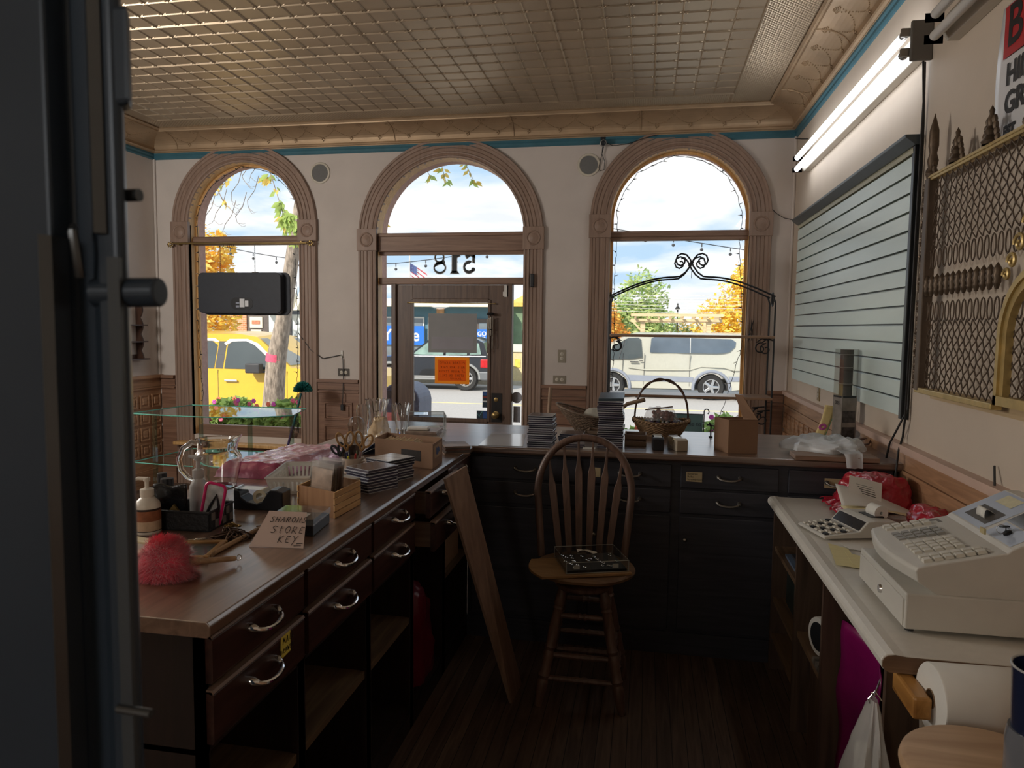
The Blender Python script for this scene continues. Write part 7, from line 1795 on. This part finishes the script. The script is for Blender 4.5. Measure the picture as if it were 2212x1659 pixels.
t = thing('shop_building', 'low blue shop across the street with a cream awning and blue banners', 'building', (-10, 28, -.25))
MB().box(-12.95, 27, -.25, -5.45, 34, 2.62).build('wall', TEALW, t)
MB().prism([(26.2, 2.34), (26.2, 2.40), (27, 2.66), (27, 2.34)], 'x', -12.9, -5.6).build('awning', CREAMW, t)
for i, (x0, x1) in enumerate(((-12.8, -12.2), (-12.0, -10.4), (-10.2, -8.55), (-8.4, -7.1), (-6.9, -6.55))):
    f = MB().box(x0, 26.95, .3, x1, 27.02, 1.95).build('window', WHITEP, t); MB().box(x0 + .06, 26.93, .36, x1 - .06, 26.96, 1.89).build('pane', SHOPW, f)
d = MB().box(-6.5, 26.94, -.25, -5.6, 27.02, 1.9).build('door', SHOPD, t); MB().box(-6.35, 26.92, .4, -5.75, 26.95, 1.75).build('pane', SHOPW, d)
MB().box(-8.05, 26.94, 2.04, -7.75, 26.99, 2.3).build('brown_sign', mat('sign_tan', (196, 150, 106), .6, var=.2, scale=8), t)
BLUB = mat('banner_blue', (32, 112, 206), .6, var=.03)
t = thing('street_banner', 'large blue banner with white letters across the street, seen beside the door stile', 'banner', (-9.3, 26.85, .86))
MB().box(-10.5, 26.84, .86, -8.52, 26.87, 1.6).build('sheet', BLUB, t)
for ch, x in (('Y', -10.02), ('e', -8.86)): text_mb(ch, .62 if ch == 'Y' else .66, (x, 26.835, 1.22), (1, 0, 0), (0, 0, 1), bold=.012).build('lettering', WHITEP, t)
t = thing('shop_sign', 'small blue sign with white lettering by the far shop door', 'sign', (-6.0, 26.8, 1.05))
MB().box(-6.48, 26.78, 1.06, -5.4, 26.81, 1.5).build('board', BLUB, t)
text_mb('GOWE', .23, (-6.38, 26.775, 1.32), (1, 0, 0), (0, 0, 1), 'LEFT', bold=.006).build('lettering', WHITEP, t); text_mb('218-46', .16, (-6.30, 26.775, 1.15), (1, 0, 0), (0, 0, 1), 'LEFT', bold=.005).build('lettering', WHITEP, t)
t = thing('brick_building', 'brick corner building with a dark door and posted bill across the street', 'building', (-16.3, 28, -.25))
MB().box(-17.05, 27.0, -.25, -16.15, 33, 2.75).build('wall', BRICK, t); MB().box(-16.15, 27.05, -.25, -15.2, 33, 2.75).build('door_bay', SHOPD, t)
MB().box(-16.0, 27.0, 1.45, -15.45, 27.04, 1.9).build('posted_bill', CREAMW, t); MB().box(-15.95, 26.99, 1.2, -15.5, 27.03, 1.38).build('posted_bill', CREAMW, t); MB().box(-15.9, 26.98, 1.6, -15.55, 27.0, 1.75).build('red_print', mat('bill_red', (206, 130, 100), .7, var=.3, scale=9), t)
t = thing('white_shopfront', 'white striped shopfront behind the street tree', 'building', (-13.9, 26.7, -.25))
MB().box(-14.9, 26.55, -.25, -13.0, 26.9, 2.0).build('front', mat('white_board', (214, 222, 220), .7, var=.05), t)
for i in range(7): MB().prism([(25.9, 2.15), (26.55, 3.1), (26.55, 2.15)], 'x', -15 + i * .3, -14.85 + i * .3).build('awning_stripe', CREAMW if i % 2 else WHITEP, t)
MB().box(-14.0, 26.5, -.2, -13.9, 26.56, 1.95).build('mullion', RUB, t)
t = thing('green_building', 'green walled building with a yellow eave seen through the right sidelight', 'building', (-4.6, 29, -.25))
MB().box(-5.3, 28, -.25, -3.0, 34, 2.45).build('wall', mat('green_wall', (120, 142, 112), .9, var=.15, scale=3), t)
MB().prism([(27.7, 2.4), (27.7, 2.55), (34, 3.4), (34, 2.4)], 'x', -5.32, -2.9).build('roof', mat('yellow_roof', (222, 186, 96), .8, var=.15), t)
m = MB(); r = random.Random(5)
t = thing('news_stand', 'cream street box with a yellow round face picture across the street', 'street box', (-4.5, 23.2, -.25))
MB().box(-4.75, 24.3, -.25, -4.1, 24.8, .75).build('box', mat('box_cream', (214, 196, 150), .7, var=.08), t); MB().box(-4.8, 24.25, .75, -4.05, 24.85, 1.0).build('lid', CREAMW, t); MB().box(-4.46, 24.28, .22, -4.26, 24.31, .5).build('picture', mat('picture_yellow', (232, 206, 90), .6, var=.35, scale=7), t)
# ---- trees
def leaves(m, c, rad, n, s, r, flat=1., hollow=.35):
    for _ in range(n):
        d = V((r.gauss(0, 1), r.gauss(0, 1), r.gauss(0, 1))).normalized() * (hollow + (1 - hollow) * r.random() ** .6)
        k = 1 + .28 * nz((d.x, d.y, d.z), 2.2, r.random() * .01 + rad[0])
        p = V(c) + V((d.x * rad[0], d.y * rad[1], d.z * rad[2])) * k
        u = V((r.gauss(0, 1), r.gauss(0, 1), r.gauss(0, .6))).normalized(); w = u.orthogonal().normalized(); q = s * r.uniform(.6, 1.3)
        m.add([p - u * q, p + w * q * .45, p + u * q, p - w * q * .45], [(0, 1, 2, 3)])
def tree(lab, x, y, z0, crowns, cols, trunk_r, seed, n=2600, s=.16, grp='trees across the street'):
    t = thing('autumn_tree', lab, 'tree', (x, y, z0), grp); r = random.Random(seed)
    BK = bpy.data.materials.get('bark') or mat('bark', (110, 96, 84), .9, var=.25, scale=14, bump=.6, bscale=30)
    zt_ = max(c[2] for c in crowns)
    m = MB().tube([(x, y, z0), (x + .05, y, (z0 + zt_) / 2), (x, y, zt_)], [trunk_r, trunk_r * .8, trunk_r * .3], 8)
    m.build('trunk', BK, t, smooth=True)
    lm = [thin('leaf_%s_%d' % (seed, i), c, .4, .2, 3) for i, c in enumerate(cols)]
    m = MB(); tot = sum(c[3] ** 2 for c in crowns)
    for i, c in enumerate(crowns):
        for q in range(len(cols)):
            m.mi(q); leaves(m, c[:3], (c[3], c[3], c[4]), int(n * c[3] ** 2 / tot / len(cols)), s, r)
    tag(m.build('foliage', lm, t), kind='stuff')
tree('golden yellow maple at the far left behind the pickup', -15.2, 22, -.3, [(-15.3, 22, 3.2, 1.5, 1.9), (-14.6, 21.8, 1.6, 1.1, 1.0), (-14.3, 22, 4.0, .7, .7)], [(244, 200, 84), (236, 178, 66), (250, 218, 120)], .16, 31, 4200, .12)
tree('tall light green tree behind the pergola', -.4, 41, -.3, [(-.3, 41, 3.2, 1.5, 1.6), (-.4, 41, 1.9, 2.2, 1.2), (-1.5, 41, 2.6, .8, .8)], [(176, 196, 124), (146, 174, 110), (200, 210, 140)], .2, 32, 4200, .15)
tree('orange and gold tree at the left side of the right window', -2.6, 38, -.3, [(-2.5, 38, 1.7, 1.3, 1.6), (-2.9, 38, 2.6, .9, .8), (-1.4, 38, .9, .7, .9)], [(240, 186, 90), (228, 156, 70), (246, 210, 110)], .16, 33, 3200, .14)
tree('big yellow tree at the right side of the right window', 4.9, 38, -.3, [(4.9, 38, 2.2, 1.7, 2.0), (3.4, 38, 1.5, 1.2, 1.5), (5.0, 38, 4.0, 1.0, 1.2)], [(248, 214, 84), (240, 186, 72), (250, 228, 126)], .2, 34, 4600, .15)
tree('low green and orange shrubby tree under the pergola beams', 1.0, 47, -.3, [(.2, 47, .9, 1.4, 1.1), (2.2, 47, 1.1, 1.1, 1.0), (3.2, 46, .9, 1.0, 1.1)], [(140, 160, 96), (206, 170, 92)], .12, 35, 2000, .14)
# street tree right outside, trunk banded with a pink ribbon
t = thing('street_tree', 'street tree with a pale leaning trunk tied with a pink ribbon outside the left window', 'tree', (-5.35, 9.55, -.15))
BARK2 = mat('pale_bark', (156, 142, 128), .95, var=.5, scale=26, stretch=(1, 1, .3), bump=1., bscale=60)
tp = [(-5.42, 9.55, -.16), (-5.31, 9.55, .42), (-5.25, 9.55, 1.1), (-5.10, 9.52, 1.74), (-4.93, 9.5, 2.71), (-4.80, 9.5, 3.4)]
MB().tube(tp, [.2, .155, .14, .105, .092, .085], 18).build('trunk', BARK2, t, smooth=True)
MB().tube([(-5.262, 9.55, 1.06), (-5.248, 9.55, 1.17)], .1445, 18).build('pink_ribbon', mat('ribbon_pink', (226, 92, 120), .6, var=.15, scale=30), t, smooth=True)
LG = [thin('leaf_green', (176, 200, 110), .5, .2), thin('leaf_yellow', (236, 208, 110), .5, .2)]
def twig(pts, lf, seed, drop, mi, k=.07, w=1., rr=.007):
    r = random.Random(seed); m = MB(); m.tube([V(p) for p in pts], [rr * (1 - .6 * i / (len(pts) - 1)) for i in range(len(pts))], 5); m.build('branch', BARK2, t)
    m = MB(); m.mi(0)
    P_ = [V(p) for p in pts]
    for i in range(lf):
        a = r.random() ** .7 * (len(P_) - 1.001); p = P_[int(a)].lerp(P_[int(a) + 1], a % 1)
        for q in range(r.randint(2, 4)):
            d = V((r.uniform(-1, 1), r.uniform(-.5, .5), -.25 - r.random() * drop)).normalized(); L = k * r.uniform(.6, 1.3); n_ = d.cross(V((r.uniform(-.4, .4), 1, r.uniform(-.4, .4)))).normalized() * L * .22 * w
            s_ = p + V((r.uniform(-.03, .03), 0, r.uniform(-.03, .01)))
            m.mi(1 if r.random() < mi else 0).add([s_, s_ + d * L * .4 + n_, s_ + d * L, s_ + d * L * .4 - n_], [(0, 1, 2, 3)])
    tag(m.build('leaves', LG, t), kind='stuff')
YT = 8.4
MB().tube([(-4.82, 9.5, 3.35), (-4.6, 9.0, 4.3), (-4.9, YT, 4.6), (-5.2, YT, 4.2)], [.06, .045, .03, .02], 8).build('branch', BARK2, t)
twig([(-4.85, YT, 4.6), (-4.75, YT, 3.72), (-4.62, YT, 3.35), (-4.50, YT, 2.98), (-4.44, YT, 2.72)], 26, 1, .8, .15, .12, 1.1, .008)
twig([(-4.48, YT, 3.0), (-4.38, YT, 2.95), (-4.30, YT, 2.62)], 26, 2, .9, .05, .10)
twig([(-4.95, YT, 3.85), (-5.15, YT, 3.6), (-5.38, YT, 3.35)], 7, 3, .6, .95, .10); twig([(-5.45, YT, 3.4), (-5.3, YT, 3.12), (-5.15, YT, 2.98), (-5.05, YT, 3.08)], 3, 4, .5, .9, .08)
twig([(-5.55, YT, 3.3), (-5.4, YT, 3.22), (-5.2, YT, 3.5), (-5.05, YT, 3.8)], 4, 5, .6, .9, .09); twig([(-4.62, YT, 3.4), (-4.78, YT, 3.45)], 6, 8, .7, .6, .11)
r = random.Random(77)
for (x, z) in ((-5.5, 3.2), (-5.42, 3.0), (-5.35, 3.5), (-5.2, 3.25), (-5.05, 3.45), (-5.15, 2.95), (-4.9, 3.5), (-5.3, 2.85), (-5.58, 2.95), (-4.98, 3.15)):
    p = V((x, YT, z)); q = [p]; d = V((r.uniform(-.5, .6), 0, -.6 - r.random() * .5))
    for i in range(6): q.append(q[-1] + d * .05); d += V((r.uniform(-.35, .35), 0, r.uniform(-.05, .35)))
    m = MB().tube(q, [.0045 - .0005 * i for i in range(7)], 4); m.tube([q[2], q[2] + V((.07, 0, -.06)), q[2] + V((.12, 0, -.05))], .0025, 4); m.tube([p, p + V((.1, 0, .12)), p + V((.16, 0, .3))], .005, 4); m.build('twig', BARK2, t)
MB().tube([(-4.6, 9.0, 4.3), (-3.4, YT, 4.6), (-2.4, YT, 4.5)], [.03, .02, .012], 6).build('branch', BARK2, t)
twig([(-2.55, YT, 4.45), (-2.48, YT, 3.6), (-2.40, YT, 3.32)], 9, 6, .6, .55, .085); twig([(-2.2, YT, 4.4), (-2.18, YT, 3.55), (-2.04, YT, 3.28)], 9, 7, .6, .55, .085); twig([(-2.75, YT, 4.4), (-2.7, YT, 3.55), (-2.58, YT, 3.36)], 6, 9, .6, .5, .085)
twig([(-3.15, YT, 4.3), (-3.12, YT, 3.35), (-3.16, YT, 3.1)], 7, 10, .6, .4, .08); twig([(-3.2, YT, 3.9), (-3.19, YT, 2.95), (-3.21, YT, 2.72)], 6, 11, .6, .4, .08)
# ---- street furniture
t = thing('pergola', 'pale timber pergola in the park across the street', 'pergola', (1.2, 32, -.25))
PGW = wood('pergola_wood', (196, 170, 130), (224, 202, 164), 'x', rough=.7)
for y in (31.5, 33.2):
    MB().box(-.72, y, 1.88, 3.1, y + .08, 2.02).build('beam', PGW, t)
    for x in (-.2, 2.55): MB().box(x - .1, y - .06, -.25, x + .1, y + .14, 1.88).build('post', PGW, t); MB().prism([(x - .45, 1.88), (x - .38, 1.88), (x - .1, 1.6), (x - .1, 1.5)], 'y', y, y + .06).build('brace', PGW, t)
for i in range(8): MB().box(-.55 + i * .5, 31.1, 2.02, -.5 + i * .5, 33.6, 2.16).build('rafter', PGW, t)
MB().box(-.7, 31.05, 2.12, 3.1, 31.12, 2.24).build('front_rail', PGW, t)
t = thing('lamp_post', 'slim dark street lamp post beyond the pergola', 'lamp post', (1.8, 45, -.25))
MB().tube([(1.78, 45, -.25), (1.78, 45, 2.75)], .045, 8).build('pole', IRON, t); MB().lathe([(0, 0), (.1, .03), (.16, .12), (.06, .25), (.03, .42), (0, .45)], (1.78, 45, 2.72), 12).build('lantern', IRON, t, smooth=True)
t = thing('flag_pole', 'flag pole with a striped red and white flag seen through the transom glass', 'flag', (-20.3, 60, -.25))
MB().tube([(-20.35, 60, -.25), (-20.35, 60, 9.2)], .06, 8).build('pole', WHITEP, t)
FR, FW, FBL = thin('flag_red', (206, 84, 88), .4), thin('flag_white', (236, 230, 226), .4), mat('flag_blue', (70, 84, 130), .7)
for i in range(9):
    m = MB().grid(lambda u, v: (-20.3 + 1.5 * u + .1 * v - .35 * (1 - u) * 0, 60 + .15 * math.sin(5 * u), 7.0 - .9 * u - .16 * (i + v) * (1 + .25 * u)), 8, 1); m.build('flag_stripe', FR if i % 2 == 0 else FW, t)
MB().grid(lambda u, v: (-20.3 + .6 * u, 59.93 + .15 * math.sin(3 * u), 7.02 - .36 * u - .7 * v), 4, 4).build('flag_canton', FBL, t)
def garland(lab, pts, n, sag, seed):
    t = thing('street_garland', lab, 'string lights', pts[0], 'festoon lights over the street'); q = []
    for a, b in zip(pts, pts[1:]):
        for i in range(n): u = i / n; q.append(V(a).lerp(V(b), u) + V((0, 0, -sag * 4 * u * (1 - u))))
    q.append(V(pts[-1])); MB().tube(q, .011, 4).build('cable', CORD, t)
    for p in q[2::max(2, n // 5)]: MB().tube([p, p - V((0, 0, .10))], .016, 5).ball(p - V((0, 0, .17)), .045, 6, 5).build('bulb', BULB if False else RUB, t)
garland('festoon light cable high over the street outside the left and middle windows', [(-13.2, 20, 4.05), (-10.2, 20, 3.52), (-7.2, 20, 3.40), (-3.6, 20, 3.9)], 8, .05, 1)
garland('festoon light cable high over the street outside the right window', [(-1.6, 20, 4.42), (3.6, 20, 3.52)], 14, .02, 2)
t = thing('overhead_wires', 'bundle of pale overhead wires crossing before the park trees', 'wires', (0, 30, 2.5))
for i in range(6): MB().tube([(-1.9, 30, 2.98 - .13 * i), (1, 30, 2.93 - .135 * i), (6, 30, 3.02 - .13 * i)], .008, 4).build('wire', WHITEP, t)
t = thing('mail_box', 'grey blue round topped mail collection box outside the door', 'mail box', (-2.8, 8.1, -.15))
MBX = mat('mail_blue', (96, 100, 118), .5, var=.08)
MB().prism([(-3.02, .0), (-2.57, .0), (-2.57, .72)] + [(-2.795 + .225 * math.cos(PI * i / 14), .72 + .21 * math.sin(PI * i / 14)) for i in range(15)] + [(-3.02, .72)], 'y', 7.9, 8.4).build('body', MBX, t, bevel=.01)
MB().tube([(-2.795 + .225 * math.cos(PI * i / 14), 7.895, .72 + .21 * math.sin(PI * i / 14)) for i in range(15)], .014, 6).build('edge_band', MBX, t); MB().box(-3.03, 7.885, .66, -2.56, 7.9, .69).build('edge_band', MBX, t)
for x in (-3.0, -2.62): MB().box(x, 7.95, -.15, x + .05, 8.35, 0).build('leg', MBX, t)
MB().lathe([(0, 0), (.05, 0), (.05, .004), (0, .004)], (-2.93, 7.895, .80), 16, FACE_F).build('round_mark', RUB, t); MB().box(-2.72, 7.89, .35, -2.62, 7.9, .45).build('pale_mark', mat('pale_yellow', (214, 206, 150), .6), t); MB().box(-2.66, 7.89, .74, -2.61, 7.897, .86).build('white_mark', WHITEP, t)
t = tag(MB().box(-3.1, 7.35, -.15, -2.78, 7.7, .62).build('news_box', mat('news_red', (196, 90, 76), .5, var=.3, scale=6), bevel=.02), 'faded red newspaper box outside left of the door', 'box')
# planters with flowers at our wall, garden flag
LGR = thin('planter_leaf', (170, 198, 112), .45, .3, 9); LGD = thin('planter_leaf_dark', (124, 152, 84), .45, .3, 9)
FL = [mat('flower_rose', (226, 106, 140), .5, var=.2), mat('flower_coral', (226, 116, 90), .5, var=.2), mat('flower_magenta', (206, 84, 176), .5, var=.2), mat('flower_white', (232, 214, 216), .5, var=.1)]
def planter(lab, x0, x1, y, zb, zt_, nl, nf, seed, cols):
    t = thing('flower_planter', lab, 'planter', ((x0 + x1) / 2, y, -.15), 'flower planters on the sidewalk'); r = random.Random(seed)
    MB().prism([(y - .16, -.15), (y + .16, -.15), (y + .22, zb), (y - .22, zb)], 'x', x0, x1).build('trough', mat('planter_dark_%d' % seed, (70, 62, 56), .8, var=.1), t)
    m = MB()
    for i in range(nl):
        x = r.uniform(x0, x1); hh = zb + (zt_ - zb) * r.random() ** .8 * (.75 + .25 * math.sin(x * 9)); p = V((x, y + r.uniform(-.2, .2), hh)); d = V((r.gauss(0, 1), r.gauss(0, 1), r.gauss(0, .7))).normalized(); w = d.orthogonal().normalized(); L = r.uniform(.035, .075)
        m.mi(i % 3 == 0).add([p - d * L, p + w * L * .5, p + d * L, p - w * L * .5], [(0, 1, 2, 3)])
    tag(m.build('foliage', [LGR, LGD], t), kind='stuff')
    for i in range(nf):
        x = r.uniform(x0 + .02, x1 - .02); p = V((x, y - .2 + r.uniform(0, .15), zb + (zt_ - zb) * r.uniform(.25, 1.02))); m = MB()
        for q in range(6): a = q * PI / 3; m.ball(p + V((.016 * math.cos(a), -.004, .016 * math.sin(a))), (.014, .008, .014), 6, 4)
        m.ball(p, .012, 6, 4); m.build('blossom', FL[cols[i % len(cols)]], t, smooth=True)
planter('long planter of pink and coral flowers under the left window', -5.15, -3.6, 7.55, .42, .74, 2600, 40, 51, [0, 1, 2, 0])
planter('small planter of coral flowers left of the handled basket view', -.32, .05, 7.8, .40, .60, 300, 7, 52, [1, 1, 0])
planter('planter of magenta flowers behind the brown box view', .64, 1.3, 7.85, .38, .70, 520, 16, 53, [2, 2, 3])
t = thing('garden_flag', 'dark green garden flag with lettering on a curled iron holder outside the right window', 'flag', (.5, 7.75, -.15))
MB().box(.28, 7.745, .36, .60, 7.75, .70).build('flag_cloth', mat('flag_green', (76, 94, 88), .8, var=.06), t)
for tx, x, z in (('Welcome to', .585, .60), ('our Garden', .592, .50)): text_mb(tx, .062, (x, 7.742, z), (1, 0, 0), (0, 0, 1), 'RIGHT').build('lettering', BLACKP, t)
MB().tube([(.61, 7.75, -.15), (.61, 7.75, .70)] + [(.635 - .025 * math.cos(i * .6), 7.75, .735 + .028 * math.sin(i * .6)) for i in range(8)], .006, 6).tube([(.61, 7.75, .705), (.27, 7.75, .705)], .005, 6).build('iron_holder', IRON, t, smooth=True)
SKY, SUN, EXPO = .95, 4.3, 0.33
FILLS = [(-4.2, 2.7, 112), (-3.6, .7, 30), (-1.0, -2.0, 24)]
# ================================================================== LIGHT AND CAMERA
w = bpy.data.worlds.new('sky'); SC.world = w; w.use_nodes = True
nt = w.node_tree; bg = nt.nodes['Background']
tc = nt.nodes.new('ShaderNodeTexCoord'); sep = nt.nodes.new('ShaderNodeSeparateXYZ'); nt.links.new(tc.outputs['Generated'], sep.inputs[0])
# project the view direction on a cloud layer overhead
mz = nt.nodes.new('ShaderNodeMath'); mz.operation = 'MAXIMUM'; mz.inputs[1].default_value = .0; nt.links.new(sep.outputs[2], mz.inputs[0])
az = nt.nodes.new('ShaderNodeMath'); az.operation = 'ADD'; az.inputs[1].default_value = .22; nt.links.new(mz.outputs[0], az.inputs[0])
dv = nt.nodes.new('ShaderNodeVectorMath'); dv.operation = 'DIVIDE'
cb = nt.nodes.new('ShaderNodeCombineXYZ')
for i in range(3): nt.links.new(az.outputs[0], cb.inputs[i])
nt.links.new(tc.outputs['Generated'], dv.inputs[0]); nt.links.new(cb.outputs[0], dv.inputs[1])
n1 = nt.nodes.new('ShaderNodeTexNoise'); n1.inputs['Scale'].default_value = 1.35; n1.inputs['Detail'].default_value = 7; n1.inputs['Roughness'].default_value = .5; n1.inputs['Distortion'].default_value = .25
mpg = nt.nodes.new('ShaderNodeMapping'); mpg.inputs['Location'].default_value = (.9, .35, 2.0); mpg.inputs['Scale'].default_value = (1, 1.25, 1)
nt.links.new(dv.outputs[0], mpg.inputs[0]); nt.links.new(mpg.outputs[0], n1.inputs['Vector'])
r1 = nt.nodes.new('ShaderNodeValToRGB'); e = r1.color_ramp.elements
e[0].position = .44; e[0].color = (.48, .68, .88, 1); e[1].position = .57; e[1].color = (1.0, 1.0, 1.0, 1)
e2 = r1.color_ramp.elements.new(.66); e2.color = (.82, .86, .90, 1)
nt.links.new(n1.outputs['Fac'], r1.inputs[0])
nt.links.new(r1.outputs[0], bg.inputs[0]); bg.inputs[1].default_value = SKY

sun = bpy.data.lights.new('sun', 'SUN'); sun.energy = SUN; sun.angle = math.radians(.8); sun.color = (1, .93, .82)
so = bpy.data.objects.new('sun', sun); COL.objects.link(so)
so.rotation_euler = (V((.42, .72, -.62))).normalized().to_track_quat('-Z', 'Y').to_euler()

# unseen fill lights added out of frame to brighten the room
for (x, y, e) in FILLS:
    L = bpy.data.lights.new('fill_light', 'POINT'); L.energy = e; L.color = (1, .965, .91); L.shadow_soft_size = .3
    lo = bpy.data.objects.new('fill_light', L); COL.objects.link(lo); lo.location = (x, y, 2.2)

cam = bpy.data.cameras.new('camera'); co = bpy.data.objects.new('camera', cam); COL.objects.link(co)
cam.sensor_width = 36; cam.lens = 1550.5 / 2212 * 36; cam.clip_start = .05; cam.clip_end = 400
yaw, pit, rol = .18494, .07923, .0114
fw = V((-math.sin(yaw), math.cos(yaw), 0)); rt = V((math.cos(yaw), math.sin(yaw), 0)); up = V((0, 0, 1))
f2 = fw * math.cos(pit) - up * math.sin(pit); u2 = up * math.cos(pit) + fw * math.sin(pit)
r3 = rt * math.cos(rol) + u2 * math.sin(rol); u3 = u2 * math.cos(rol) - rt * math.sin(rol)
M = Matrix((r3, u3, -f2)).transposed().to_4x4(); M.translation = (0, 0, 1.6)
co.matrix_world = M
cam.dof.use_dof = True; cam.dof.focus_distance = 2.9; cam.dof.aperture_fstop = 8.5
SC.camera = co
vs = SC.view_settings; vs.view_transform = 'Standard'; vs.look = 'None'; vs.gamma = 1; vs.use_curve_mapping = False; vs.exposure = EXPO
SC.display_settings.display_device = 'sRGB'
SC.cycles.use_denoising = True
SC.cycles.max_bounces = 9; SC.cycles.diffuse_bounces = 5; SC.cycles.transparent_max_bounces = 16; SC.cycles.glossy_bounces = 4; SC.cycles.transmission_bounces = 8
SC.cycles.sample_clamp_indirect = 6
SC.cycles.caustics_reflective = False; SC.cycles.caustics_refractive = False
